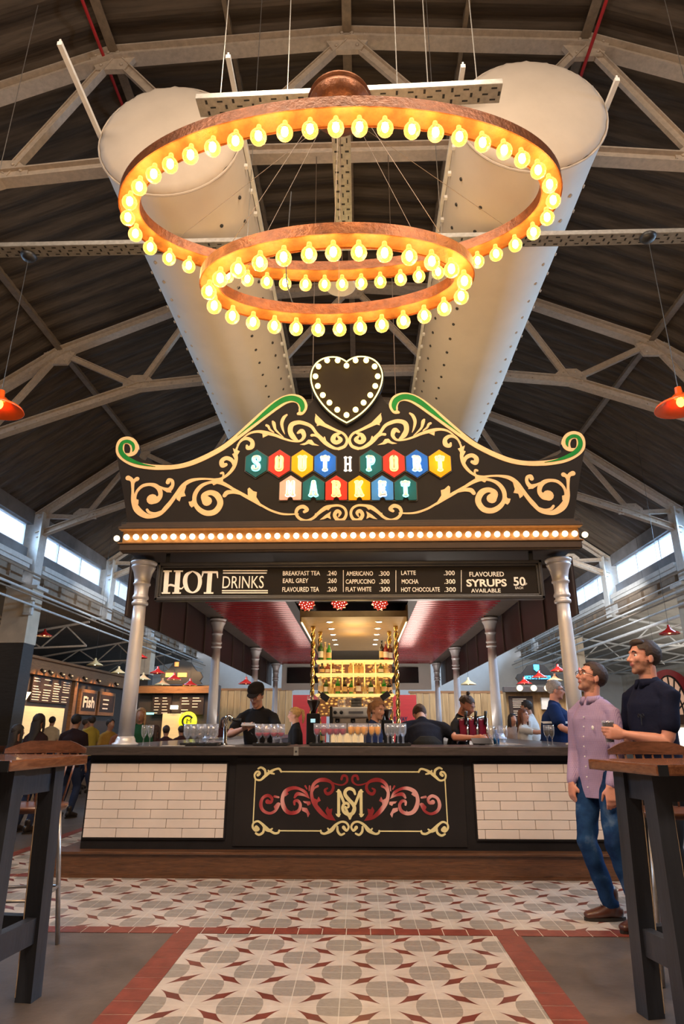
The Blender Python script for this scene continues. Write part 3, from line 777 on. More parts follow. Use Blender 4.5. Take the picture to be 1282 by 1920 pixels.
tile_panel(-2.43, -1.145, .30, .925, 'L'); tile_panel(1.145, 2.42, .30, .925, 'R')
b = MB(); b.bb(-1.06, 1.05, 6.288, 6.30, .235, .975)
cp = b.build('centre_panel', mat('panel_black', (.016, .013, .013), .5, spec=.3, var=(3, .2)), t)
# painted ornament of the centre panel
def tM(u, v): q = atY(460+u/6.41, 1420+v/6.41, 6.288); return q.x, q.z
def strokes(mb, lst, T, Y, sc, mirror=True, k=6, back=.004):
    for pts in lst:
        P = []
        for (u, v, w) in pts: x, z = T(u, v); P.append((x, z, w*sc))
        P = spline(P, k)
        ribbon(mb, P, Y-.0015, Y+back)
        if mirror: ribbon(mb, [(-x, z, w) for (x, z, w) in P], Y-.0015, Y+back)
def leaves(mb, lst, T, Y, mirror=True, back=.004):
    for pts in lst:
        P = [T(u, v) for (u, v) in pts]
        for s in ((1, -1) if mirror else (1,)):
            mb.prism([(s*x, z) for (x, z) in P], (0, Y-.002, 0), (1, 0, 0), (0, 0, 1), back, (0, 1, 0))
sM = 1/6.41/199*1.0
cream_o = [[(150, 212, 34), (172, 195, 28), (160, 172, 24), (130, 178, 24), (110, 215, 22), (125, 262, 20), (180, 272, 22), (235, 225, 34), (290, 180, 34), (355, 145, 24), (405, 138, 24), (430, 172, 22)],
           [(155, 135, 20), (190, 122, 24), (235, 155, 28), (240, 215, 24)], [(275, 158, 18), (300, 185, 24), (345, 198, 16)],
           [(130, 842, 44), (158, 865, 28), (120, 878, 26), (88, 838, 24), (98, 790, 22), (150, 768, 22), (205, 805, 28), (250, 858, 46), (300, 885, 28), (350, 912, 24), (395, 905, 24), (405, 880, 22)],
           [(125, 912, 22), (165, 930, 24), (212, 900, 28), (222, 845, 24)], [(275, 885, 22), (322, 858, 18)],
           [(905, 882, 22), (915, 908, 24), (960, 915, 24), (1035, 872, 44), (1085, 812, 30), (1150, 775, 22), (1210, 785, 24), (1240, 835, 24), (1215, 880, 24), (1180, 842, 40)],
           [(1188, 915, 20), (1145, 930, 24), (1110, 890, 28), (1105, 835, 24)], [(990, 855, 18), (1015, 885, 22)]]
b = MB(); strokes(b, cream_o, tM, 6.288, sM)
strokes(b, [[(435, 172, 14), (1262, 174, 14)], [(119, 262, 13), (93, 782, 13)], [(408, 882, 13), (903, 884, 13)]], tM, 6.288, sM)
b.build('cream_ornament', mat('pale_gold_paint', (.80, .70, .36), .5), cp)
def red_grad():
    m = bpy.data.materials.new('red_scroll_paint'); n = NT(m)
    n.l.new(n.ramp(n.noise(n.coord((6, 6, 2.4)), 1.0, 1, .3), [(.40, (.24, .012, .015)), (.52, (.42, .05, .055)), (.66, (.74, .36, .33))]), n.b.inputs['Base Color']); return m
reds = [[(265, 532, 50), (308, 540, 30), (318, 492, 34), (270, 458, 34), (208, 490, 34), (185, 570, 40), (215, 640, 34), (290, 672, 28), (360, 640, 30), (408, 560, 26)],
        [(350, 470, 26), (400, 480, 20)], [(760, 480, 10), (720, 420, 30), (640, 375, 30), (560, 370, 40), (480, 410, 46), (445, 490, 42), (455, 580, 50), (500, 650, 44), (570, 670, 38), (640, 640, 38), (660, 570, 34), (630, 522, 32), (590, 528, 30), (590, 565, 24)],
        [(770, 492, 8), (700, 452, 26), (625, 440, 40), (592, 480, 26)],
        [(1080, 757, 8), (980, 722, 34), (890, 640, 50), (820, 540, 46), (795, 440, 36), (812, 340, 36), (870, 282, 40), (950, 270, 44), (1028, 300, 30), (1055, 360, 34), (1030, 420, 34), (980, 438, 34), (955, 395, 28), (985, 372, 18)],
        [(1040, 300, 10), (1100, 325, 16), (1170, 330, 16), (1220, 290, 26), (1215, 230, 26), (1170, 222, 28), (1155, 262, 28)],
        [(740, 380, 14), (720, 345, 22)], [(765, 400, 12), (770, 345, 18)], [(870, 345, 26), (830, 370, 20), (805, 420, 12)]]
b = MB(); strokes(b, reds, tM, 6.288, sM)
leaves(b, [[(960, 640), (985, 590), (1005, 625), (1045, 615), (1035, 680), (1082, 757), (1000, 735)], [(820, 490), (860, 510), (880, 470), (905, 520), (870, 540), (860, 600), (820, 530)],
           [(680, 600), (740, 610), (775, 680), (750, 722), (735, 670), (680, 640)], [(690, 525), (780, 530), (785, 562), (750, 582), (735, 555), (710, 550)],
           [(405, 540), (380, 545), (340, 590), (350, 620), (395, 600)], [(440, 560), (490, 590), (485, 620), (450, 600)], [(570, 680), (580, 630), (560, 655), (530, 640), (540, 675)], [(480, 380), (520, 440), (480, 470), (450, 430)]], tM, 6.288)
b.build('red_scrollwork', red_grad(), cp)
b = MB()
mono = [[(1120, 400, 34), (1120, 700, 34)], [(1132, 415, 34), (1190, 560, 30)], [(1200, 600, 30), (1256, 735, 26)]]
strokes(b, mono, tM, 6.288, sM, k=2)
for (u, v) in ((1120, 405), (1115, 690)):
    leaves(b, [[(u-34, v+(8 if v < 500 else -14)), (u-10, v-8), (u, v-16), (u+10, v-8), (u+34, v+(8 if v < 500 else -14)), (u+18, v+16), (u, v+24), (u-18, v+16)]], tM, 6.288)
x0, z0 = tM(1256, 560)
def tC(u, v): x, z = tM(u, v); return x-x0, z
strokes(b, [[(1318, 440, 26), (1300, 395, 34), (1250, 375, 36), (1205, 400, 38), (1200, 450, 40), (1245, 510, 42), (1295, 565, 42), (1312, 625, 40), (1285, 675, 38), (1235, 685, 36), (1185, 655, 34), (1168, 600, 32), (1195, 552, 30), (1235, 560, 28), (1240, 595, 24), (1215, 605, 18)]], tC, 6.2865, sM, mirror=False)
leaves(b, [[(1222, 700), (1240, 690), (1256, 705), (1272, 690), (1290, 700), (1275, 722), (1256, 745), (1237, 722)]], tC, 6.288, False)
b.build('monogram', mat('pale_gold_paint', (.8, .7, .36), .5), cp)

# ---- columns of the kiosk
m_silver = mat('silver_paint', (.66, .65, .68), .36, metal=.25, var=(5, .05))
kc = local('kiosk_column', 'k', 'column')
b = MB(); b.lathe((0, 0, 0), [(.125, 0), (.125, .02), (.10, .03), (.092, .06), (.078, .085)], 28); b.build('base', m_silver, kc)
b = MB(); b.lathe((0, 0, 0), [(.078, .08), (.076, .6), (.068, 1.2), (.063, 1.40)], 28); b.build('shaft', m_silver, kc)
b = MB(); b.lathe((0, 0, 0), [(.063, 1.385), (.082, 1.39), (.086, 1.405), (.082, 1.42), (.070, 1.43), (.070, 1.45), (.083, 1.455), (.085, 1.47), (.079, 1.485), (.072, 1.50), (.074, 1.57), (.078, 1.60), (.090, 1.605), (.090, 1.62), (.080, 1.63),
                               (.086, 1.68), (.10, 1.74), (.122, 1.785), (.128, 1.80), (.118, 1.808), (.118, 1.82), (.134, 1.83), (.138, 1.85), (.12, 1.862)], 28); b.build('capital', m_silver, kc)
cy = [6.52, 10.25, 14.2, 17.75]
for k, y in enumerate(cy):
    for s in (-1, 1):
        lb = ['front', 'second', 'third', 'rearmost'][k]+' silver cast column on the '+('left' if s < 0 else 'right')+' side of the bar'
        if k == 0 and s < 0: kc.location = (-2.215, y, 1.078); kc['label'] = lb; kc['group'] = 'kiosk columns'
        else: copy_tree(kc, (s*2.215, y, 1.078), label=lb)

# ---- canopy
t = thing('kiosk_canopy', 'dark kiosk canopy on silver columns with a red ribbed ceiling', 'canopy', (0, 6.1, 2.93))
m_beam = mat('canopy_beam', (.07, .05, .04), .5, spec=.3, var=(4, .25)); m_panel = mat('maroon_panel', (.022, .008, .008), .45, spec=.3, var=(3, .2))
b = MB(); b.bb(-2.36, 2.36, 6.12, 18.3, 3.18, 3.26); b.build('roof', m_blackpaint, t)
b = MB()
b.bb(-2.30, 2.30, 6.10, 6.95, 2.975, 3.03); b.bb(-2.33, 2.33, 6.07, 6.14, 2.94, 3.02, .01); b.bb(-2.31, 2.31, 6.085, 6.15, 2.925, 2.945, .006)
b.bb(-2.36, 2.36, 6.05, 6.16, 3.165, 3.195, .01); b.bb(-2.34, 2.34, 6.08, 6.16, 3.195, 3.225, .008); b.bb(-2.30, 2.30, 6.10, 6.16, 3.225, 3.25, .006); b.build('cornice', mat('brown_moulding', (.045, .030, .022), .6, spec=.25), t)
b = MB(); b.bb(-2.33, 2.33, 6.135, 6.16, 3.02, 3.165); b.bb(-2.345, 2.345, 6.055, 6.14, 3.012, 3.022); b.bb(-2.345, 2.345, 6.055, 6.14, 3.163, 3.17)
b.build('bulb_channel', m_copper_in, t)
for s in (-1, 1):
    b = MB(); b.bb(*sorted((s*2.06, s*2.36)), 6.95, 18.2, 2.945, 3.18); b.build('side_beam', m_beam, t)
    for k in range(10):
        y0 = 6.62+k*1.16
        b = MB(); b.bb(*sorted((s*2.385, s*2.405)), y0, y0+1.14, 2.37, 2.99); b.build('side_panel', m_panel, t)
        b = MB(); b.bb(*sorted((s*2.37, s*2.385)), y0-.02, y0+.02, 2.37, 2.99); b.build('joint_strip', m_beam, t)
# bulbs of the fascia
bp = []
for i in range(48): bp.append((-2.275+4.55*i/47, 6.095, 3.09))
bp += [(-2.385, 6.12, 3.085), (2.385, 6.12, 3.085)]
m_strip = emis('fascia_bulb', (1, .74, .38), 5.5)
for (x, y, z) in bp:
    b = MB(); b.ball((x, y, z), .030, 14, 9); b.build('bulb', m_strip, t)
# ribbed ceilings
m_redceil = mat('red_ribbed_metal', (.28, .012, .014), .16, metal=.25, spec=.7, var=(2, .2))
for s in (-1, 1):
    b = MB(); y = 6.95; ys = []; n = int((17.9-6.95)/.03)
    for i in range(n+1): ys.append((6.95+i*.03, .012*math.sin(2*PI*i/6)))
    b.add([(s*x, yy, 2.945+dz) for (yy, dz) in ys for x in (.84, 2.10)], [(2*i, 2*i+1, 2*i+3, 2*i+2) for i in range(n)], True)
    b.build('ribbed_ceiling', m_redceil, t)
    b = MB(); b.bb(*sorted((s*.74, s*.86)), 6.95, 18.2, 2.80, 2.97); b.build('inner_beam', m_blackpaint, t)
b = MB(); b.bb(-.8, .8, 6.95, 18.2, 3.06, 3.10); b.build('centre_ceiling', mat('olive_ceiling', (.10, .07, .03), .5), t)
for y in (6.98, 8.22): b = MB(); b.bb(-.8, .8, y, y+.1, 2.82, 2.96); b.build('cross_beam', m_blackpaint, t)
b = MB(); b.bb(-.03, .03, 7.08, 8.22, 2.86, 2.95); b.build('cross_beam', m_blackpaint, t)
# end frieze of the canopy
b = MB(); b.bb(-2.1, 2.1, 18.2, 18.3, 2.25, 3.18); fr = b.build('end_board', m_white, t)
b = MB(); b.bb(-1.95, 1.75, 18.17, 18.2, 2.43, 2.86); b.build('dark_pane', mat('dark_glass', (.01, .012, .014), .15), fr)
# strip lights over the centre
for (xa, xb) in ((-.50, -.06), (.06, .46)):
    q = thing('tube_light', 'thin white tube light under the dark frame, %s of the two' % ('left' if xa < 0 else 'right'), 'lamp', ((xa+xb)/2, 8.15, 2.80), 'tube lights before the back bar')
    b = MB(); b.bb(xa, xb, 8.13, 8.17, 2.83, 2.85); b.build('tube', emis('tube_white', (1, .93, .8), 6), q)
    b = MB(); b.bb(xa, xb, 8.12, 8.18, 2.85, 2.865); b.bb(xa, xa+.01, 8.14, 8.16, 2.865, 3.06); b.bb(xb-.01, xb, 8.14, 8.16, 2.865, 3.06); b.build('housing', m_black, q)
# red glowing star lanterns
m_star = mat('red_star', (.5, .02, .015), .3, emit=((1, .05, .02), .35))
for k, (px, py) in enumerate(((575, 1133), (636, 1131), (712, 1132))):
    p = atY(px, py, 7.6)
    st = thing('star_lantern', ['red sparkling star lantern on the left under the menu board', 'red sparkling star lantern in the middle under the menu board', 'red sparkling star lantern on the right under the menu board'][k], 'lantern', (p.x, 7.6, p.z), 'red star lanterns')
    b = MB(); poly = []
    for i in range(24): r = .105 if i % 2 else .085; poly.append((r*math.cos(2*PI*i/24), r*math.sin(2*PI*i/24)))
    b.prism(poly, (p.x, 7.57, p.z+.02), (1, 0, 0), (0, 0, 1), .06, (0, 1, 0)); b.build('star_body', m_star, st)
    b = MB()
    for i in range(26): a = i*2.4; r = .09*math.sqrt((i+.5)/26); b.ball((p.x+r*math.cos(a), 7.568, p.z+.02+r*math.sin(a)), .006, 6, 4)
    b.build('small_bulbs', emis('star_bulb', (1, .85, .7), 2.5), st)
    b = MB(); b.tube([(p.x, 7.6, p.z+.1), (p.x, 7.6, 3.06)], .004, 5); b.build('cord', m_black, st)

# ---- menu board
t = thing('menu_board', 'long black menu board with white hot drinks lettering hanging under the fascia', 'menu board', (0, 6.33, 2.46))
mx0, mx1, mz0, mz1 = -1.985, 1.965, 2.465, 2.865
b = MB(); b.bb(mx0+.04, mx1-.04, 6.31, 6.36, mz0+.04, mz1-.04); b.build('panel', mat('chalkboard_black', (.014, .011, .010), .7, spec=.2, var=(2, .15)), t)
m_fr = mat('dark_frame', (.035, .034, .038), .3, var=(6, .2))
b = MB()
for (a, c, e, g) in ((mx0, mx1, mz1-.035, mz1), (mx0, mx1, mz0, mz0+.035)): b.bb(a, c, 6.26, 6.36, e, g, .008)
for (a, c) in ((mx0, mx0+.035), (mx1-.035, mx1)): b.bb(a, c, 6.26, 6.36, mz0, mz1, .008)
for (a, c, e, g) in ((mx0+.03, mx1-.03, mz1-.055, mz1-.03), (mx0+.03, mx1-.03, mz0+.03, mz0+.055)): b.bb(a, c, 6.285, 6.36, e, g, .006)
for (a, c) in ((mx0+.03, mx0+.055), (mx1-.055, mx1-.03)): b.bb(a, c, 6.285, 6.36, mz0+.03, mz1-.03, .006)
b.build('frame', m_fr, t)
b = MB()
for x in (-1.9, 1.88): b.bb(x-.02, x+.02, 6.32, 6.35, mz1, 2.98)
b.build('hanger', m_black, t)
YT = 6.308
def px2(x, y): q = atY(x, y, YT); return q.x, q.z
def wr(mb, s, xa, xb, yt, yb, bold=.018):
    xl, zb = px2(xa, yb); xr, zt = px2(xb, yt); text_on(mb, s, xl, zb, YT, zt-zb, xr-xl, bold)
m_let = mat('white_lettering', (.92, .90, .87), .6)
b = MB()
def bar(mb, xa, ya, xb, yb, w):
    a = px2(xa, ya); c = px2(xb, yb); ribbon(mb, [(a[0], a[1], w), (c[0], c[1], w)], YT-.002, YT+.002, False)
S6 = 1/186.
def pst(lst, k=5):
    for pts in lst:
        P = []
        for (x, y, w) in pts: q = px2(x, y); P.append((q[0], q[1], w*S6))
        ribbon(b, spline(P, k), YT-.002, YT+.002, False)
# HOT in tall slab letters, with a swung crossbar
pst([[(313, 1071, 9), (310, 1112, 9)], [(334, 1071, 9.5), (331, 1112, 9.5)], [(305, 1071, 3), (322, 1071, 3)], [(326, 1071, 3), (343, 1071, 3)], [(303, 1112, 3), (319, 1112, 3)], [(323, 1112, 3), (339, 1112, 3)]], 2)
pst([[(311, 1103, 1.5), (318, 1097, 4), (328, 1099, 4), (339, 1104, 3), (344, 1100, 1.5)]])
pst([[(361, 1071, 2), (350, 1078, 7), (347, 1091, 8.5), (351, 1105, 7), (361, 1111, 3), (371, 1105, 6), (375, 1091, 7.5), (372, 1078, 6), (361, 1071, 2)]], 6)
pst([[(394, 1071, 9), (391, 1112, 9)], [(382, 1112, 3), (400, 1112, 3)], [(379, 1073, 4), (408, 1073, 4)], [(378, 1083, 1.5), (381, 1073, 4)], [(408, 1084, 1.5), (407, 1073, 4)]], 2)
wr(b, 'DRINKS', 416.5, 495, 1079.5, 1103, .0)
b.build('heading', m_let, t); b = MB()
for (y, a, c) in ((1070, 418, 501), (1074.5, 418, 500), (1107.5, 416, 502), (1111.5, 416, 502)): bar(b, a, y, c, y, .012)
for (s, xa, xb, yt, yb) in (('BREAKFAST TEA', 530, 600, 1070.5, 1079), ('EARL GREY', 530, 578, 1084.5, 1093), ('FLAVOURED TEA', 529, 598, 1100.5, 1109.5), ('.240', 613, 631, 1070.5, 1079), ('.260', 613, 631, 1084.5, 1093), ('.260', 613, 631, 1100.5, 1109),
                            ('AMERICANO', 649, 699, 1071, 1079.5), ('CAPPUCCINO', 648, 703, 1086, 1094.5), ('FLAT WHITE', 648, 696, 1100.5, 1109), ('.300', 710, 730, 1071, 1079.5), ('.300', 711, 730, 1086, 1094.5), ('.300', 711, 731, 1100.5, 1109),
                            ('LATTE', 752, 779, 1070, 1078), ('MOCHA', 753, 784, 1086, 1094.5), ('HOT CHOCOLATE', 752, 824, 1101, 1109.5), ('.300', 832, 852, 1070, 1078.5), ('.300', 833, 853, 1086, 1094.5), ('.300', 833, 854, 1101, 1109.5),
                            ('FLAVOURED', 880, 944, 1072, 1081), ('AVAILABLE', 883, 938, 1103.5, 1111)):
    wr(b, s, xa, xb, yt, yb, .012)
wr(b, 'SYRUPS', 874.5, 949, 1086, 1099.5, .03); wr(b, '50', 963, 984, 1082, 1098, .02); wr(b, 'p', 984.5, 987.5, 1091, 1096, .0); wr(b, 'EACH', 966, 980, 1100, 1104.5, .01)
for x in (643.5, 742, 864.5): bar(b, x, 1069, x, 1110, .006)
b.build('lettering', mat('white_lettering', (.92, .90, .87), .6), t)

# ================================================================== THE SIGN
YS = 6.14
sg = thing('fascia_sign', 'black carved fascia sign reading SOUTHPORT MARKET with gold scrollwork', 'sign', (0, YS, 3.25))
T1 = lambda u, v: (lambda q: (q.x, q.z))(atY(200+u/5.342, 780+v/5.342, YS))
T2 = lambda u, v: (lambda q: (q.x, q.z))(atY(400+u/5.342, 730+v/5.342, YS))
T3 = lambda u, v: (lambda q: (q.x, q.z))(atY(540+u/5.827, 920+v/5.827, YS))
T6 = lambda u, v: (lambda q: (q.x, q.z))(atY(500+u/4.273, 640+v/4.273, YS))
TP = lambda u, v: (lambda q: (q.x, q.z))(atY(u, v, YS))
sc1 = 1/5.342/179.; sc3 = 1/5.827/182.; sc6 = 1/4.273/176.
out = [(240, 985), (231, 925), (221, 866), (216, 845), (217, 832), (225, 822), (237, 818), (250, 821), (258, 830), (260, 843), (256, 853), (268, 862), (300, 871), (335, 870), (372, 860), (410, 838), (445, 811), (485, 778), (515, 753), (532, 742), (548, 738.5), (562, 741), (573, 750), (577, 762), (586, 752), (594, 735), (608, 720), (640, 720), (652, 726)]
L = [TP(*p) for p in out]; L[-1] = (0, L[-1][1])
b = MB()
half = L; b.prism(half+[(0, L[0][1])], (0, YS, 0), (1, 0, 0), (0, 0, 1), .07, (0, 1, 0))
b.prism([(-x, z) for x, z in half]+[(0, L[0][1])], (0, YS, 0), (1, 0, 0), (0, 0, 1), .07, (0, 1, 0))
b.build('board', m_darkboard, sg)
band = [(197, 380, 12), (235, 388, 44), (268, 362, 74), (280, 318, 86), (255, 265, 84), (205, 245, 84), (155, 262, 84), (135, 315, 86), (145, 380, 84), (205, 440, 72), (300, 487, 62), (430, 512, 56), (540, 518, 54), (660, 515, 50), (780, 495, 52), (900, 455, 55), (1040, 390, 55), (1180, 310, 55)]
P = [T1(u, v)+(w*sc1,) for u, v, w in band]
P += [T2(u, v)+(w*sc1,) for u, v, w in [(240, 478, 62), (400, 345, 82), (520, 245, 96), (630, 160, 104), (720, 108, 100), (800, 92, 96), (868, 115, 96), (898, 175, 94), (880, 232, 68), (850, 248, 30)]]
P = spline(P, 6)
b = MB()
for s in (1, -1): ribbon(b, [(s*x, z, w) for x, z, w in P], YS-.006, YS+.02)
b.build('gold_border', m_gold, sg)
G1 = spline([T1(u, v)+(w*sc1,) for u, v, w in [(262, 362, 4), (272, 330, 26), (262, 285, 34), (215, 258, 36), (165, 270, 38), (142, 320, 44), (155, 375, 46), (205, 425, 44), (290, 466, 34), (380, 492, 18), (490, 510, 3)]], 6)
G2 = spline([T2(u, v)+(w*sc1,) for u, v, w in [(240, 475, 2), (400, 345, 22), (520, 243, 46), (630, 155, 58), (720, 105, 62), (800, 95, 62), (868, 125, 60), (893, 180, 50), (882, 230, 22)]], 6)
for g in (G1, G2):
    for s in (1, -1): b = MB(); ribbon(b, [(s*x, z, w) for x, z, w in g], YS-.0125, YS-.003, False); b.build('green_inlay', m_green, sg)
F1 = [[(262, 655, 40), (262, 750, 26), (268, 850, 44), (305, 935, 66), (370, 990, 58), (440, 1008, 42), (530, 985, 38), (600, 915, 46), (650, 855, 42), (700, 785, 40), (760, 705, 44), (830, 655, 42), (920, 634, 26), (1010, 632, 20), (1090, 640, 26), (1150, 645, 34)],
      [(215, 622, 52), (245, 635, 40), (262, 662, 36)], [(305, 632, 48), (280, 648, 36), (262, 680, 30)],
      [(455, 835, 110), (500, 840, 70), (538, 800, 44), (530, 740, 48), (490, 700, 44), (430, 687, 34), (360, 702, 34), (305, 755, 28), (285, 820, 26), (292, 870, 30)],
      [(614, 665, 44), (622, 640, 34), (655, 650, 34), (660, 695, 34), (625, 740, 48), (575, 730, 30), (530, 705, 10)],
      [(405, 940, 26), (430, 968, 28), (490, 975, 22), (560, 945, 8)],
      [(1005, 855, 100), (975, 800, 60), (1035, 768, 52), (1105, 795, 62), (1138, 875, 60), (1090, 955, 60), (1005, 975, 56), (925, 935, 48), (882, 865, 40), (888, 780, 44), (945, 705, 40), (1030, 668, 30), (1120, 662, 44), (1210, 700, 34), (1290, 750, 26)]]
b = MB(); strokes(b, F1, T1, YS-.002, sc1, back=.006)
leaves(b, [[(690, 770), (700, 835), (730, 857), (745, 812), (792, 802), (778, 765), (800, 690), (740, 720)], [(880, 800), (850, 855), (820, 860), (830, 895), (850, 918), (880, 900)], [(600, 880), (592, 915), (640, 900)], [(285, 830), (320, 840), (318, 880), (300, 900)], [(1050, 670), (1070, 695), (1120, 672)], [(560, 725), (600, 765), (648, 768), (640, 725)]], T1, YS-.002, back=.006)
F2 = [[(200, 1000, 26), (300, 1058, 34), (400, 1115, 32), (480, 1165, 24)], [(112, 1065, 40), (140, 1035, 46), (200, 1032, 32), (265, 1052, 10)],
      [(0, 908, 28), (80, 895, 26), (150, 850, 30), (205, 780, 36), (228, 700, 36), (228, 620, 24), (252, 555, 16), (300, 490, 14), (370, 440, 22), (450, 425, 30), (530, 438, 40), (620, 462, 32), (700, 495, 24), (790, 520, 20), (870, 518, 26), (908, 470, 40), (885, 420, 50), (845, 440, 22)],
      [(848, 515, 12), (800, 480, 52), (770, 420, 52), (785, 355, 52), (855, 332, 44), (930, 348, 40), (985, 378, 34), (1030, 440, 32), (1085, 500, 46), (1145, 555, 42), (1215, 592, 30), (1275, 590, 24), (1320, 560, 18)],
      [(240, 560, 12), (290, 505, 30), (345, 495, 36), (388, 525, 42), (385, 575, 50), (345, 590, 40), (335, 565, 22)],
      [(205, 765, 22), (185, 712, 40), (130, 690, 44), (85, 718, 46), (92, 762, 52), (125, 755, 36)], [(75, 842, 22), (95, 838, 24), (100, 865, 18), (85, 890, 12)],
      [(532, 362, 26), (550, 372, 26), (565, 402, 22), (605, 432, 12)], [(595, 325, 22), (605, 345, 38), (620, 400, 24), (655, 440, 16), (700, 480, 8)], [(735, 258, 20), (705, 285, 34), (685, 340, 34), (695, 400, 22), (714, 448, 6)],
      [(985, 462, 30), (1020, 462, 26), (1060, 485, 22)], [(1112, 480, 14), (1120, 530, 30)]]
strokes(b, F2, T2, YS-.002, sc1, back=.006)
leaves(b, [[(360, 985), (400, 1020), (435, 1030), (430, 1080), (485, 1165), (380, 1112), (345, 1060), (343, 1000)], [(195, 590), (225, 605), (265, 620), (240, 662), (232, 702), (208, 690), (188, 650), (208, 640)], [(865, 555), (920, 535), (950, 505), (985, 508), (1010, 542), (1060, 566), (990, 560), (955, 545), (910, 560)], [(488, 430), (495, 486), (545, 462), (590, 440)]], T2, YS-.002, back=.006)
F6 = [[(392, 595, 4), (408, 640, 44), (455, 668, 34), (550, 712, 22), (615, 742, 20), (643, 790, 22), (625, 840, 26), (575, 862, 26)], [(585, 738, 18), (545, 755, 34), (530, 790, 40), (558, 812, 36), (592, 790, 34), (572, 765, 20)]]
strokes(b, F6, T6, YS-.002, sc6, back=.006)
leaves(b, [[(388, 580), (440, 630), (470, 660), (400, 680), (405, 640)]], T6, YS-.002, back=.006)
F3 = [[(-310, 150, 24), (-200, 212, 24), (-90, 250, 24), (0, 260, 20), (110, 255, 14)], [(178, 232, 34), (208, 208, 40), (165, 176, 44), (108, 195, 40), (88, 250, 34), (125, 305, 32), (200, 328, 26), (275, 300, 30), (335, 245, 36), (410, 190, 46), (480, 168, 30), (560, 165, 26), (618, 198, 28), (635, 258, 30), (605, 315, 34), (545, 322, 40), (508, 270, 40), (535, 225, 40), (568, 245, 34), (552, 285, 14)], [(300, 255, 14), (300, 285, 26)]]
strokes(b, F3, T3, YS-.002, sc3, back=.006)
leaves(b, [[(345, 320), (410, 265), (468, 228), (457, 270), (467, 312), (430, 295), (390, 312)], [(395, 200), (430, 165), (470, 185), (440, 215)]], T3, YS-.002, back=.006)
b.build('gold_scrollwork', m_gold, sg)

# lettered tiles
def letter(ch):
    """strokes in a 1 x 2 box, (x, y, width)"""
    w = .27; s = .12
    D = {
     'S': [[(.92, 1.50, w), (.90, 1.82, w), (.5, 1.94, w*.8), (.12, 1.8, w), (.12, 1.4, w), (.5, 1.05, w), (.88, .72, w), (.88, .25, w), (.5, .06, w*.8), (.1, .2, w), (.08, .5, w)]],
     'O': [[(.5, 1.94, w*.8), (.14, 1.75, w), (.14, 1.0, w), (.14, .25, w), (.5, .06, w*.8), (.86, .25, w), (.86, 1.0, w), (.86, 1.75, w), (.5, 1.94, w*.8)]],
     'U': [[(.14, 1.95, w), (.14, 1.0, w), (.16, .3, w), (.5, .06, w*.8), (.84, .3, w), (.86, 1.0, w), (.86, 1.95, w)], [(-.06, 1.94, s), (.34, 1.94, s)], [(.66, 1.94, s), (1.06, 1.94, s)]],
     'T': [[(.5, 1.95, w*1.1), (.5, .05, w*1.1)], [(-.02, 1.86, .2), (1.02, 1.86, .2)], [(.03, 1.9, s), (.03, 1.5, s)], [(.97, 1.9, s), (.97, 1.5, s)], [(.26, .05, s), (.74, .05, s)]],
     'H': [[(.14, 1.95, w), (.14, .05, w)], [(.86, 1.95, w), (.86, .05, w)], [(.14, 1.0, .18), (.86, 1.0, .18)], [(-.06, 1.94, s), (.34, 1.94, s)], [(.66, 1.94, s), (1.06, 1.94, s)], [(-.06, .06, s), (.34, .06, s)], [(.66, .06, s), (1.06, .06, s)]],
     'P': [[(.16, 1.95, w), (.16, .05, w)], [(.16, 1.9, .2), (.7, 1.88, w*.9), (.9, 1.5, w), (.7, 1.02, w*.9), (.16, .98, .2)], [(-.06, 1.94, s), (.3, 1.94, s)], [(-.06, .06, s), (.4, .06, s)]],
     'R': [[(.16, 1.95, w), (.16, .05, w)], [(.16, 1.9, .2), (.7, 1.88, w*.9), (.88, 1.5, w), (.7, 1.1, w*.9), (.16, 1.02, .2)], [(.6, 1.05, w), (.82, .6, w), (.86, .05, w)], [(-.06, 1.94, s), (.3, 1.94, s)], [(-.06, .06, s), (.36, .06, s)], [(.72, .06, s), (1.06, .06, s)]],
     'M': [[(.10, 1.95, w*.8), (.10, .05, w*.8)], [(.9, 1.95, w*.8), (.9, .05, w*.8)], [(.12, 1.9, w*.8), (.5, .7, w*.8)], [(.88, 1.9, w*.8), (.5, .7, w*.8)], [(-.1, .06, s), (.3, .06, s)], [(.7, .06, s), (1.1, .06, s)]],
     'A': [[(.45, 1.95, w), (.12, .05, w)], [(.55, 1.95, w), (.88, .05, w)], [(.25, .62, .16), (.75, .62, .16)], [(-.08, .06, s), (.3, .06, s)], [(.7, .06, s), (1.08, .06, s)]],
     'K': [[(.15, 1.95, w), (.15, .05, w)], [(.84, 1.95, w*.8), (.25, 1.0, w*.8)], [(.4, 1.2, w*.8), (.86, .05, w*.9)], [(-.06, 1.94, s), (.34, 1.94, s)], [(-.06, .06, s), (.34, .06, s)], [(.66, .06, s), (1.04, .06, s)]],
     'E': [[(.18, 1.95, w), (.18, .05, w)], [(.1, 1.88, .18), (.9, 1.88, .18)], [(.1, 1.0, .16), (.7, 1.0, .16)], [(.1, .12, .18), (.92, .12, .18)], [(.88, 1.9, s), (.88, 1.5, s)], [(.88, .1, s), (.88, .5, s)], [(.68, 1.2, s), (.68, .8, s)]],
    }
    return D[ch]
TC = {'teal': ((.002, .085, .105), (.25, 1, .92)), 'red': ((.48, .03, .022), (1, .50, .16)), 'yel': ((.80, .32, .002), (1, .88, .25)), 'blue': ((.008, .105, .50), (.45, .80, 1)), 'pink': ((.72, .36, .32), (1, .78, .62)), 'sky': ((.04, .20, .56), (.55, .80, 1))}
def hexpoly(cx, cz, w, h): return [(cx, cz+h/2), (cx-w/2, cz+h/4), (cx-w/2, cz-h/4), (cx, cz-h/2), (cx+w/2, cz-h/4), (cx+w/2, cz+h/4)]
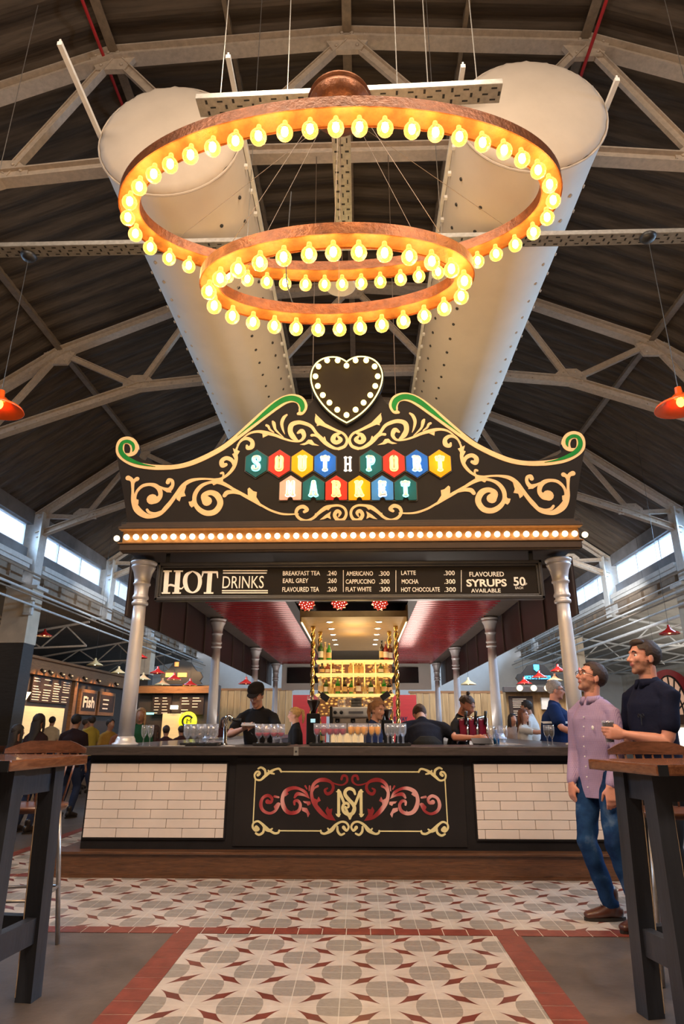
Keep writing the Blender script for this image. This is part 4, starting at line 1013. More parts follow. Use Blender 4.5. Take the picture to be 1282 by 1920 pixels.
def put_letter(ch, x0, z0, lw, lh, mb, y0, y1, grow=0, k=5):
    for pts in letter(ch):
        n = 5 if (len(pts) > 2) else 1
        P = [(x0+u*lw, z0+v*lh/2, w_*lw*1.0+grow) for (u, v, w_) in pts]
        if len(pts) > 2: P = spline(P, n)
        ribbon(mb, P, y0, y1, grow > 0)
def letter_tile(ch, px, py, col, row):
    cx, cz = TP(px, py); W = 41.0/181; 
    if col:
        base, glow = TC[col]
        mt = mat('tile_'+col, base, .5, spec=.15, var=(9, .06))
        if row == 0: poly = hexpoly(cx, cz, W, .318)
        else:
            zt = cz+.142; zb = cz-.132; zs = zt-.078; n = 7
            notch = [(cx+.030*math.cos(PI-PI*i/n), zb+.034*math.sin(PI*i/n)) for i in range(n+1)]
            poly = [(cx, zt), (cx-W/2, zs), (cx-W/2, zb+.008), (cx-W/2+.008, zb)]+notch+[(cx+W/2-.008, zb), (cx+W/2, zb+.008), (cx+W/2, zs)]
        b = MB(); b.prism([(cx+(x-cx)*1.09, cz+(z-cz)*1.07) for x, z in poly], (0, YS-.014, 0), (1, 0, 0), (0, 0, 1), .014, (0, 1, 0)); b.build('tile_surround', m_black, sg)
        b = MB(); b.prism(poly, (0, YS-.03, 0), (1, 0, 0), (0, 0, 1), .018, (0, 1, 0)); o = b.build('letter_tile', mt, sg)
        yf = YS-.03
    else: o = sg; yf = YS-.002
    lw, lh = .066, .158
    x0 = cx-lw/2; z0 = cz-lh/2-(.008 if row else 0)
    if col:
        b = MB(); put_letter(ch, x0, z0, lw, lh, b, yf-.006, yf-.001, .024); b.build('halo_light', emis('halo_'+col, glow, 1.5), o)
        b = MB(); put_letter(ch, x0, z0, lw, lh, b, yf-.030, yf-.014, .002, 5); b.build('letter', mat('letter_face', (.62, .54, .47), .4), o)
        for dx in (0,):
            q = point('letter_glow', (cx, yf-.075, cz), .22, glow, .03); q.parent = sg; q.location = (cx, yf-.075-YS, cz-3.25)
    else:
        b = MB(); put_letter(ch, x0, z0, lw, lh, b, yf-.02, yf-.004, .004); b.build('letter', emis('lit_white', (1, .97, .9), .9), sg)
top_row = [('S', 481, 'teal'), ('O', 524, 'red'), ('U', 567, 'yel'), ('T', 609.5, 'blue'), ('H', 652, None), ('P', 695, 'teal'), ('O', 738, 'red'), ('R', 781, 'blue'), ('T', 824, 'yel')]
for ch_, x, c_ in top_row: letter_tile(ch_, x, 871, c_, 0)
for ch_, x, c_ in [('M', 545, 'pink'), ('A', 588, 'teal'), ('R', 630.5, 'red'), ('K', 673.5, 'yel'), ('E', 716.5, 'sky'), ('T', 759.5, 'teal')]: letter_tile(ch_, x, 917, c_, 1)

# heart
hh = thing('heart_light', 'dark heart shaped light box edged in yellow neon and bulbs above the sign', 'heart light', (0, YS-.06, TP(650, 797)[1]), None)
def hpt(u, v): x, z = T6(u, v); return (x, z)
hl = [(640, 192), (610, 172), (570, 157), (525, 153), (475, 160), (425, 182), (385, 222), (362, 275), (358, 330), (372, 395), (405, 465), (455, 535), (515, 595), (580, 642), (640, 675)]
cxh = T6(640, 192)[0]; HL = [hpt(u, v) for u, v in hl]; HL = [(x-cxh, z) for x, z in HL]
HL = [tuple(p) for p in spline(HL, 4)]
full = HL + [(-x, z) for x, z in HL[::-1][1:-1]]
b = MB(); cz0 = sum(z for x, z in full)/len(full)
b.prism([(x*1.05, cz0+(z-cz0)*1.05) for x, z in full], (0, YS-.06, 0), (1, 0, 0), (0, 0, 1), .06, (0, 1, 0)); b.build('box', m_darkboard, hh)
b = MB(); b.prism([(x*.97, cz0+(z-cz0)*.97) for x, z in full], (0, YS-.064, 0), (1, 0, 0), (0, 0, 1), .006, (0, 1, 0)); b.build('face', mat('heart_face', (.016, .010, .004), .7, spec=.2), hh)
b = MB(); b.tube([(x, YS-.07, z) for x, z in full], .0075, 8, closed=True); b.build('neon_rim', emis('neon_yellow', (1, .86, .30), 1.7), hh)
m_hb = emis('heart_bulb', (1, .74, .22), 3.2)
for (u, v) in [(487, 192), (570, 192), (640, 234), (712, 192), (795, 192), (862, 240), (887, 318), (867, 395), (828, 467), (775, 527), (712, 583), (640, 625), (567, 583), (505, 527), (453, 467), (413, 395), (395, 318), (419, 240)]:
    x, z = hpt(u, v); b = MB(); b.ball((x-cxh, YS-.10, z), .031, 14, 9); b.build('bulb', m_hb, hh)
    b = MB(); b.lathe((x-cxh, YS-.062, z), [(.018, 0), (.018, .012)], 12, 'Y'); b.build('socket', m_copper_in, hh)
hh.location.x = cxh; sg.location.x = 0
for c in kids(hh): pass
# tether wires of the sign
for (x, y0) in ((.52, 0), (-.52, 0)):
    p = TP(585 if x < 0 else 742, 740); b = MB(); b.tube([(p[0], YS+.04, p[1]-.05), (p[0], YS+.04, 8.27)], .005, 5)
    tag(b.build('tie_wire', m_wire, loc=(p[0], YS+.04, p[1])), 'thin wire from the roof down to the %s shoulder of the sign' % ('left' if x < 0 else 'right'), 'wire', 'sign tie wires')
# ================================================================== THINGS ON AND BEHIND THE BAR
ZB = 1.078
m_glass = glassy('clear_glass', (.96, .97, 1.0), .10, .04)
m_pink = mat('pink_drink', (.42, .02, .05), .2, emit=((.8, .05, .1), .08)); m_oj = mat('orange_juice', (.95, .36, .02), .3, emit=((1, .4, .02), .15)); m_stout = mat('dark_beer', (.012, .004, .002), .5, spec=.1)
def fname_oj(f): return f is not None and f.name == 'orange_juice'
def glass_proto(kind, fill=None):
    if kind == 'flute':
        t = local('champagne_flute', 'g', 'glass')
        b = MB(); b.lathe((0, 0, 0), [(.032, 0), (.033, .003), (.006, .007), (.0045, .02), (.0045, .065), (.014, .08), (.025, .105), (.029, .14), (.0275, .19), (.0265, .19), (.0278, .14), (.0235, .107), (.012, .085), (.001, .08)], 16, cap=False); b.build('glass_body', m_glass, t)
        if fill: b = MB(); b.lathe((0, 0, 0), [(.001, .086), (.0125, .092), (.0225, .108), (.0268, .14), (.0262, .160) if fname_oj(fill) else (.0262, .141), (.001, .160 if fname_oj(fill) else .141)], 14); b.build('drink', fill, t)
    elif kind == 'tumbler':
        t = local('stemmed_glass', 'g', 'glass')
        b = MB(); b.lathe((0, 0, 0), [(.034, 0), (.034, .004), (.008, .012), (.006, .05), (.02, .062), (.034, .085), (.037, .12), (.036, .185), (.034, .185), (.035, .12), (.031, .088), (.014, .07), (.001, .066)], 16, cap=False); b.build('glass_body', m_glass, t)
        if fill: b = MB(); b.lathe((0, 0, 0), [(.001, .072), (.018, .076), (.031, .092), (.0325, .105), (.001, .105)], 14); b.build('drink', fill, t)
    elif kind == 'pint':
        t = local('beer_glass', 'g', 'glass')
        b = MB(); b.lathe((0, 0, 0), [(.026, 0), (.027, .005), (.032, .06), (.040, .13), (.041, .155), (.039, .155), (.038, .13), (.030, .06), (.024, .012), (.001, .010)], 18, cap=False); b.build('glass_body', m_glass, t)
        b = MB(); b.lathe((0, 0, 0), [(.001, .012), (.0235, .014), (.0295, .06), (.0385, .142), (.001, .142)], 16); b.build('drink', fill, t)
    return t
def tray_round(x, y, wx, wy, label):
    b = MB(); b.box((x, y, ZB+.008), (wx, wy, .012), bev=.004)
    for (dx, dy, a, c) in ((0, wy/2, wx, .01), (0, -wy/2, wx, .01), (wx/2, 0, .01, wy), (-wx/2, 0, .01, wy)): b.box((x+dx, y+dy, ZB+.016), (a, c, .018))
    tag(b.build('serving_tray', m_black, loc=(x, y, ZB+.0005)), label, 'tray', 'black serving trays on the bar')
gproto = {}
def put_glass(kind, fill, fname, x, y, z, label, group):
    k = (kind, fname)
    if k not in gproto: gproto[k] = glass_proto(kind, fill); o = gproto[k]; o.location = (x, y, z); o['label'] = label; o['group'] = group
    else: o = copy_tree(gproto[k], (x, y, z), label=label, group=group)
    o['category'] = 'glass'; return o
def tray_of(kind, fill, fname, pxs, Y0, rows, label, group):
    for r_ in range(rows):
        for px in pxs:
            p = atY(px+random.uniform(-1, 1)+(2.2 if r_ % 2 else 0), 1395, Y0+r_*.085); put_glass(kind, fill, fname, p.x, p.y, ZB+.0145, label, group)
def trayY(pxa, pxb, Y0, Y1, label):
    a = atY(pxa, 1395, Y0); c = atY(pxb, 1395, Y0); tray_round((a.x+c.x)/2, (Y0+Y1)/2, c.x-a.x, Y1-Y0, label)
trayY(338, 406, 6.38, 6.72, 'black serving tray of empty stemmed glasses left of the bartender in the cap')
tray_of('tumbler', None, 'none', [350, 362, 375, 388, 399], 6.45, 3, 'empty stemmed glass in the close packed tray at the left of the bar', 'empty glasses on the left tray')
trayY(474, 538, 6.38, 6.68, 'black serving tray with pink drinks in front of the bartender in the cap')
tray_of('tumbler', m_pink, 'pink', [484, 498, 512, 525], 6.46, 2, 'stemmed glass with pink drink in front of the bartender in the cap', 'pink drinks in front of the bartender')
trayY(580, 770, 6.38, 6.70, 'long black serving tray with pink, orange and empty glasses at the middle of the bar')
tray_of('flute', m_pink, 'pinkf', [593, 606, 618, 630, 642], 6.46, 2, 'flute with a little pink drink at the left end of the long middle tray', 'pink flutes on the middle tray')
tray_of('flute', m_oj, 'oj', [657, 670, 683, 696, 708], 6.46, 2, 'flute filled with orange juice on the long middle tray', 'orange juice flutes on the middle tray')
tray_of('flute', None, 'nonef', [727, 736, 746, 756], 6.46, 3, 'empty flute at the right end of the long middle tray', 'empty flutes on the middle tray')
for (px, lb) in ((268, 'empty champagne flute beside the left front column, the left of the pair'), (280, 'empty champagne flute beside the left front column, the right of the pair')):
    p = atY(px, 1397, 6.42); put_glass('flute', None, 'nonef', p.x, p.y, ZB, lb, 'pair of flutes by the left column')
for (px, k, lb) in ((922, 'tumbler', 'empty stemmed glass left of the second right column'), (932, 'tumbler', 'empty stemmed glass tucked against the second right column'), (946, 'tumbler', 'empty stemmed glass right of the second right column')):
    p = atY(px, 1396, 6.75); put_glass(k, None, 'none', p.x, p.y, ZB, lb, 'glasses near the right columns')
for (px, lb) in ((1027, 'flute on the bar in front of the man in the navy top, left of two'), (1036, 'flute on the bar in front of the man in the navy top, right of two')):
    p = atY(px, 1397, 6.5); put_glass('flute', m_stout, 'darkf', p.x, p.y, ZB, lb, 'flutes before the man in navy')
# loose papers and card on the bar
m_paper = mat('paper', (.75, .72, .68), .6)
for (px, py, w, d, rz, lb) in ((427, 1398, .10, .14, .5, 'white paper lying by the beer tap'), (325, 1398, .22, .06, .05, 'thin white card lying on the bar left of the glasses')):
    p = atY(px, py, 6.36); b = MB(); b.box((p.x, 6.37, ZB+.002), (w, d, .003), rz); tag(b.build('paper_sheet', m_paper), lb, 'paper', 'papers on the bar')
# cream card menu behind the orange juice
p = atY(676, 1372, 6.85); t = thing('menu_card', 'cream card standing behind the orange juice flutes', 'card', (p.x-.12, 6.86, ZB))
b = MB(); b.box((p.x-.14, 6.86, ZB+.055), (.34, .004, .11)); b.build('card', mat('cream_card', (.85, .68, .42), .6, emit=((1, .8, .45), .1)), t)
# swan-neck beer tap
m_chrome = mat('chrome', (.75, .74, .72), .08, metal=1.)
p = atY(421, 1395, 6.6); t = thing('swan_neck_tap', 'chrome swan neck beer tap with a dark spout left of the bartender', 'beer tap', (p.x, 6.6, ZB))
b = MB(); b.lathe((p.x, 6.6, ZB), [(.035, 0), (.035, .01), (.018, .02), (.017, .2)], 18); b.build('column', m_chrome, t)
b = MB(); b.tube(spline([(p.x, 6.6, ZB+.18), (p.x-.005, 6.6, ZB+.23), (p.x+.015, 6.6, ZB+.27), (p.x+.05, 6.6, ZB+.265), (p.x+.06, 6.6, ZB+.22)], 5), .018, 12); b.build('neck', m_chrome, t)
b = MB(); b.tube([(p.x+.03, 6.6, ZB+.245), (p.x+.15, 6.6, ZB+.235)], [.014, .022], 12); b.build('handle', m_black, t)
for (px, lb) in ((1365/3, ''),): pass
# claret font taps on the right
p = atY(890, 1390, 7.6); t = thing('beer_font', 'claret and chrome beer font with several taps beyond the man with the topknot', 'beer font', (p.x, 7.6, ZB-.08))
mcl = mat('claret_lacquer', (.20, .008, .03), .2, coat=.5)
b = MB(); b.bb(p.x-.02, p.x+.02+.02, 7.58, 7.62, ZB-.08, ZB+.2); b.build('stem', m_chrome, t)
for k, dx in enumerate((-.13, -.02, .09)):
    b = MB(); b.bb(p.x+dx-.04, p.x+dx+.04, 7.55, 7.64, ZB+.02, ZB+.26, .015); o = b.build('tower', mcl, t)
    b = MB(); b.tube([(p.x+dx+.045, 7.54, ZB-.08), (p.x+dx+.045, 7.54, ZB+.27)], .013, 10); b.build('chrome_pipe', m_chrome, o)
    b = MB(); b.tube([(p.x+dx+.02, 7.53, ZB+.2), (p.x+dx+.03, 7.47, ZB+.34)], [.01, .018], 10); b.build('tap_handle', m_black, o)
b = MB(); b.tube([(p.x-.18, 7.6, ZB+.25), (p.x+.15, 7.6, ZB+.28)], .02, 12); b.build('cross_pipe', m_chrome, t)
p = atY(930, 1385, 6.85); t = thing('blue_bottle', 'small blue bottle at the foot of the second right column', 'bottle', (p.x, 6.85, ZB))
b = MB(); b.lathe((p.x, 6.85, ZB), [(.03, 0), (.031, .09), (.013, .12), (.013, .15)], 16); b.build('bottle_body', mat('blue_glass', (.02, .15, .4), .1), t)
b = MB(); b.lathe((p.x, 6.85, ZB+.15), [(.014, 0), (.014, .018)], 12); b.build('cap', m_black, t)
p = atY(905, 1396, 6.75); t = thing('tablet_stand', 'black tablet on the bar under the hands of the man with the topknot', 'tablet', (p.x, 6.8, ZB))
b = MB(); b.box((p.x, 6.8, ZB+.035), (.20, .13, .010), rot=Matrix.Rotation(R(24), 3, 'X'), bev=.003); b.build('screen', m_black, t)
b = MB(); b.bb(p.x-.03, p.x+.03, 6.79, 6.83, ZB, ZB+.03); b.build('stand', m_black, t)
# two tone jug
# ---- back bar
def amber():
    m = bpy.data.materials.new('amber_glow'); n = NT(m)
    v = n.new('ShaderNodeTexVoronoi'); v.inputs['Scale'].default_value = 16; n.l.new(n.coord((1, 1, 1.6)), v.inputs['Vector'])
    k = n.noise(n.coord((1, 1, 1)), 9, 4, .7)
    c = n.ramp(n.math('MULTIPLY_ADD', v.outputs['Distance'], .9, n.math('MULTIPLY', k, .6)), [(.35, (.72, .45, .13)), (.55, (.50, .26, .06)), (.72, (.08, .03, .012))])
    n.l.new(c, n.b.inputs['Base Color']); n.l.new(c, n.b.inputs['Emission Color']); n.b.inputs['Emission Strength'].default_value = 1.1; n.b.inputs['Roughness'].default_value = .3  # golden glow of the shelves put into the back panel as emission
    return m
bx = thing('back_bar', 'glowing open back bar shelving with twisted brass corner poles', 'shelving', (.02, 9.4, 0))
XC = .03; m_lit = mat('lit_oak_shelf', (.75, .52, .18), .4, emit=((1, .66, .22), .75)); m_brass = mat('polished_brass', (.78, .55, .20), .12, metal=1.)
b = MB(); b.bb(XC-.62, XC+.62, 8.75, 9.9, 0, 1.0); b.build('cabinet', m_blackpaint, bx)
b = MB(); b.bb(XC-.66, XC+.66, 8.7, 9.95, 1.0, 1.04, .005); b.build('worktop', m_slab, bx)
zs = [2.17, 1.985, 1.70]
for z in zs: b = MB(); b.bb(XC-.56, XC+.56, 9.25, 9.62, z-.03, z, .004); b.build('shelf', m_lit, bx)
b = MB(); b.bb(XC-.55, XC+.55, 9.62, 9.63, 1.4, 2.17); b.build('mirror_back', amber(), bx)
for fx in (-.34, -.18, -.02, .14, .30):
    b = MB(); b.bb(XC+fx-.008, XC+fx+.008, 9.26, 9.28, 1.70, 2.14); b.build('brass_upright', m_brass, bx)
for sx in (-1, 1):
    for (dx, yy, z1) in ((.60, 9.15, 2.64), (.53, 9.7, 2.64)):
        b = MB(); n = 90
        for ph in (0, PI):
            b.tube([(XC+sx*dx+.016*math.cos(ph+k*.42), yy+.016*math.sin(ph+k*.42), 1.04+(z1-1.04)*k/n) for k in range(n+1)], .018, 7)
        b.build('twisted_pole', m_brass, bx)
# lit wood canopy over it
t = thing('timber_soffit', 'amber timber soffit with rows of round downlights above the back bar', 'soffit', (XC, 10.2, 2.60))
b = MB(); b.bb(XC-.70, XC+.70, 8.35, 12.2, 2.64, 2.72); b.bb(XC-.72, XC-.70, 8.35, 12.2, 2.58, 2.8); b.bb(XC+.70, XC+.72, 8.35, 12.2, 2.58, 2.8); b.build('panel', wood('soffit_oak', (.24, .14, .045), (.42, .26, .09), .6, (1, 10, 1), 3), t)
for k in range(5):
    for sx in (-1, 1):
        x = XC+sx*(.345-.0*k); y = 8.75+k*.62; b = MB(); b.lathe((x, y, 2.64), [(.055, 0), (.055, -.006), (.04, -.008), (.04, -.002), (.001, -.002)], 16); o = b.build('downlight', m_chrome, t)
        b = MB(); b.lathe((x, y, 2.636), [(.001, 0), (.036, 0), (.036, -.004), (.001, -.005)], 14); b.build('lens', emis('downlight_lens', (1, .85, .55), 25), o)
for sx in (-1, 1):
    b = MB(); b.bb(*sorted((XC+sx*.69, XC+sx*.705)), 8.4, 10.6, 2.565, 2.58); b.build('edge_light', emis('edge_led', (1, .82, .5), 2.0), t)
for k in range(2): point('bar_glow', (XC, 9.05+.9*k, 2.42), 9, (1, .70, .32), .25)
for s in (-1, 1):
    for y in (8.4, 12.0, 16.0): spot('bar_fill', (s*1.45, y, 2.88), (s*1.45, y+.5, 0), 60, (1, .82, .66), R(130), .8, .08)  # added fill spots inside the bar, no fixtures
# bottles
bc = [((.03, .10, .02), 'green'), ((.12, .03, .01), 'brown'), ((.02, .015, .012), 'black'), ((.55, .40, .18), 'amber'), ((.55, .55, .5), 'clear'), ((.25, .02, .02), 'red'), ((.02, .25, .03), 'bright green')]
bprot = {}
def bottle(col, nm, x, y, z, h, label, group):
    if nm not in bprot:
        t = local('bottle', 'b', 'bottle'); m_ = mat('bottle_'+nm, col, .12, coat=.4)
        b = MB(); b.lathe((0, 0, 0), [(.034, 0), (.037, .01), (.037, .17), (.03, .20), (.014, .23), (.013, .28)], 16); b.build('bottle_body', m_, t)
        b = MB(); b.lathe((0, 0, .27), [(.015, 0), (.015, .03)], 12); b.build('cap', m_gold if nm != 'black' else m_black, t)
        b = MB(); b.lathe((0, 0, .05), [(.0378, 0), (.0378, .09)], 16, cap=False); b.build('paper_label', m_paper if nm in ('brown', 'green', 'red') else m_gold, t)
        bprot[nm] = t; o = t
    else: o = copy_tree(bprot[nm])
    o.location = (x, y, z); o.scale = (1, 1, h/.30) if h < .3 else (h/.3,)*3
    o['label'] = label; o['group'] = group; o['category'] = 'bottle'
for si, z in enumerate([2.17, 1.985+0, 1.70, 1.04]):
    if si == 0: xs = [-.50, -.44, -.38, .40, .46, .52]
    elif si == 1: xs = [-.48, -.40, -.32, .30, .38, .46]+[-.06, -.02, .02, .06, .10]
    elif si == 2: xs = [-.50, -.42, -.34, -.25, -.15, -.05, .05, .14, .23, .33, .42, .50]
    else: xs = [-.52, -.47]
    hs = {0: .30, 1: .155, 2: .25, 3: .22}[si]
    nmz = {0: 'top shelf', 1: 'upper shelf', 2: 'wide middle shelf', 3: 'worktop'}[si]
    for i, x in enumerate(xs):
        c, nm = bc[(i*3+si*2) % 7]
        if si == 2 and i == 5: c, nm = bc[6]
        if si == 1 and abs(x) < .12: c, nm = bc[3]
        bottle(c, nm, XC+x, 9.42+.03*(i % 2), z, hs-(.02*(i % 3) if si != 1 else 0), '%s glass bottle standing on the %s of the back bar' % (nm, nmz), 'bottles on the %s of the back bar' % nmz)
# espresso machine
p0 = atY(621, 1326, 8.95); p1 = atY(718, 1366, 8.95)
em = thing('espresso_machine', 'white and steel espresso machine under the glowing shelves', 'coffee machine', ((p0.x+p1.x)/2, 8.95, 1.04))
m_st = mat('brushed_steel', (.50, .46, .43), .3, metal=.7, var=(20, .2))
b = MB(); b.bb(p0.x, p1.x, 8.86, 9.2, 1.38, p0.z, .02); b.build('top_panel', mat('white_enamel', (.75, .72, .66), .3), em)
b = MB(); b.bb(p0.x+.02, p1.x-.02, 9.0, 9.2, 1.07, 1.38); b.build('body', m_st, em)
b = MB(); b.bb(p0.x-.02, p0.x+.02, 8.85, 9.2, 1.06, p0.z+.01, .01); b.bb(p1.x-.02, p1.x+.02, 8.85, 9.2, 1.06, p0.z+.01, .01); b.build('side_panels', m_black, em)
b = MB(); b.bb(p0.x, p1.x, 8.8, 9.2, 1.05, 1.09, .01); b.build('drip_tray', m_st, em)
for k, fx in enumerate((.08, .20, .80)):
    b = MB(); b.lathe((p0.x+(p1.x-p0.x)*fx, 8.86, p0.z-.07), [(.025, 0), (.025, .02), (.018, .03), (.001, .03)], 16, 'Y'); b.build('gauge', m_black, em)
for k, fx in enumerate((.12, .42, .72)):
    b = MB(); x = p0.x+(p1.x-p0.x)*fx; b.lathe((x, 8.93, 1.36), [(.03, 0), (.032, -.04), (.02, -.05)], 16); b.tube([(x, 8.92, 1.33), (x, 8.78, 1.315)], .012, 8); b.build('portafilter', m_black, em)
b = MB(); b.bb(p0.x+.34*(p1.x-p0.x), p0.x+.62*(p1.x-p0.x), 8.853, 8.86, p0.z-.085, p0.z-.055); b.build('badge', m_blue_grey, em)
for i, (px, r, h, m_, nm) in enumerate(((640, .055, .10, m_glass, 'upturned glasses'), (652, .06, .13, m_glass, 'tall glass bowl'), (668, .075, .12, mat('dark_cups', (.06, .055, .05), .4), 'dark cup stack'), (688, .055, .10, m_glass, 'glass bowls'), (704, .055, .09, m_glass, 'small glasses'))):
    q = atY(px, 1325, 8.98); b = MB()
    b.lathe((q.x, 9.03, p0.z), [(.6*r, 0), (r, .25*h), (r, .8*h), (.8*r, h), (.001, h)] if nm != 'dark cup stack' else [(r, 0), (r, .3*h), (.95*r, .31*h), (r, .33*h), (r, .64*h), (.95*r, .65*h), (r, .67*h), (r, h), (.001, h)], 18)
    tag(b.build('cup_stack' if 'stack' in nm else 'glass_bowl', m_, loc=(q.x, 9.03, p0.z)), nm+' on top of the espresso machine', 'crockery', 'crockery on the espresso machine')
# grinders
for (px, lb, Yg) in ((587, 'black coffee grinder with a clear hopper left of the back bar', 8.6), (727, 'black coffee grinder at the right end of the espresso machine', 8.9)):
    q = atY(px, 1395, Yg); t = thing('coffee_grinder', lb, 'coffee grinder', (q.x, Yg, 1.04), 'coffee grinders')
    s_ = 1.0 if px == 587 else .8; x = q.x
    if px == 587:
        b = MB(); b.bb(x-.13, x+.13, Yg-.17, Yg+.17, 0, 1.04); b.build('stand', m_blackpaint, t)
    b = MB(); b.box((x, Yg, 1.04+.19*s_), (.17*s_, .2*s_, .38*s_), bev=.02); b.build('body', m_black, t)
    b = MB(); b.lathe((x, Yg, 1.04+.38*s_), [(.03*s_, 0), (.04*s_, .05*s_), (.085*s_, .14*s_), (.085*s_, .17*s_)], 20); b.build('beans', mat('coffee_beans', (.03, .012, .006), .4), t)
    b = MB(); b.lathe((x, Yg, 1.04+.55*s_), [(.085*s_, 0), (.088*s_, .05*s_), (.001, .055*s_)], 20); b.build('hopper', m_glass, t)
    b = MB(); b.box((x, Yg-.102*s_, 1.04+.29*s_), (.06*s_, .005, .045*s_)); b.build('display', emis('display_blue', (.5, .85, .9), .7), t)
# spotlights on the poles
for (px, py, lb, rr) in ((608, 1307, 'black spotlight clamped on the left twisted poles', .6), (722, 1305, 'black and silver spotlight clamped on the right twisted poles', -.6)):
    q = atY(px, py, 9.05); t = thing('spotlight', lb, 'spotlight', tuple(q), 'spotlights on the back bar poles')
    M = Matrix.Rotation(rr, 3, 'Y'); b = MB(); b.box(q, (.13, .10, .085), rot=M, bev=.01); b.build('housing', m_black, t)
    b = MB(); b.tube([q, (q.x+(-.09 if px < 650 else .09), 9.14, q.z+.08)], .01, 8); b.build('arm', m_black, t)

# ================================================================== TABLES, CHAIRS, STOOLS
m_tabletop = wood('table_top_wood', (.075, .022, .009), (.27, .10, .04), .16, (9, 1.2, 9), 2.4, .5)
m_leg = mat('charcoal_painted_wood', (.030, .031, .037), .42, var=(14, .3), stretch=(1, 1, .12), bump=(40, .2))
m_edge = mat('worn_wood_edge', (.50, .34, .20), .6, var=(20, .4))
def table(label, near, uy, ux, ly, lx, zt, group='high tables'):
    """near: the corner of the top nearest the camera; uy: direction of the side running away, ux: the other side"""
    nx_, ny_ = near; uy = Vector(uy).normalized(); ux = Vector(ux).normalized()
    cxx = nx_+uy.x*ly/2+ux.x*lx/2; cyy = ny_+uy.y*ly/2+ux.y*lx/2
    t = thing('high_table', label, 'table', (cxx, cyy, 0), group)
    ang = math.atan2(uy.y, uy.x)-PI/2; Mr = Matrix.Rotation(ang, 3, 'Z')
    def P(a, c, z): v = Vector((cxx, cyy, 0))+Mr @ Vector((a, c, 0)); return (v.x, v.y, z)
    b = MB(); b.box(P(0, 0, zt-.025), (lx, ly, .05), rot=Mr, bev=.010); b.build('table_top', m_tabletop, t)
    b = MB()
    for sx in (-1, 1):
        for sy in (-1, 1): b.box(P(sx*(lx/2-.03), sy*(ly/2-.001), zt-.026), (.05, .006, .048), rot=Mr)
    b.build('corner_iron', m_black, t)
    hx, hy = lx/2-.10, ly/2-.17; W = .085
    for sx in (-1, 1):
        for sy in (-1, 1):
            b = MB(); b.beam(P(sx*(hx+.02), sy*(hy+.03), 0), P(sx*hx, sy*hy, zt-.05), W, W, up=Mr @ Vector((0, 1, 0)))
            lg = b.build('leg', m_leg, t)
            e = MB()
            for (ex, ey) in ((sx*-1, -1),):
                e.beam(P(sx*(hx+.02)+ex*W/2, sy*(hy+.03)+ey*W/2, .02), P(sx*hx+ex*W/2, sy*hy+ey*W/2, zt-.18), .004, .004)
            e.build('worn_edge', m_edge, lg)
    for sx in (-1, 1): b = MB(); b.beam(P(sx*hx, -hy, zt-.11), P(sx*hx, hy, zt-.11), .05, .12); b.build('apron', m_leg, t)
    for sy in (-1, 1): b = MB(); b.beam(P(-hx, sy*hy, zt-.11), P(hx, sy*hy, zt-.11), .05, .12); b.build('apron', m_leg, t)
    for sx in (-1, 1): b = MB(); b.beam(P(sx*(hx+.015), -hy-.02, .30), P(sx*(hx+.015), hy+.02, .30), .05, .11); b.build('stretcher', m_leg, t)
    for sy in (-1, 1): b = MB(); b.beam(P(-hx, sy*(hy+.02), .30), P(hx, sy*(hy+.02), .30), .05, .11); b.build('stretcher', m_leg, t)
    return t
table('dark high table with a glossy brown top at the left edge of the picture', (-1.50, 3.04), (.12, .99, 0), (-.99, .12, 0), .68, .75, 1.10)
table('dark high table with a glossy brown top in the foreground on the right', (1.425, 3.06), (-.215, .977, 0), (.977, .215, 0), .56, .80, 1.085)
m_chairwood = wood('chair_wood', (.06, .020, .010), (.19, .07, .035), .3, (1.2, 10, 10), 3, .3)
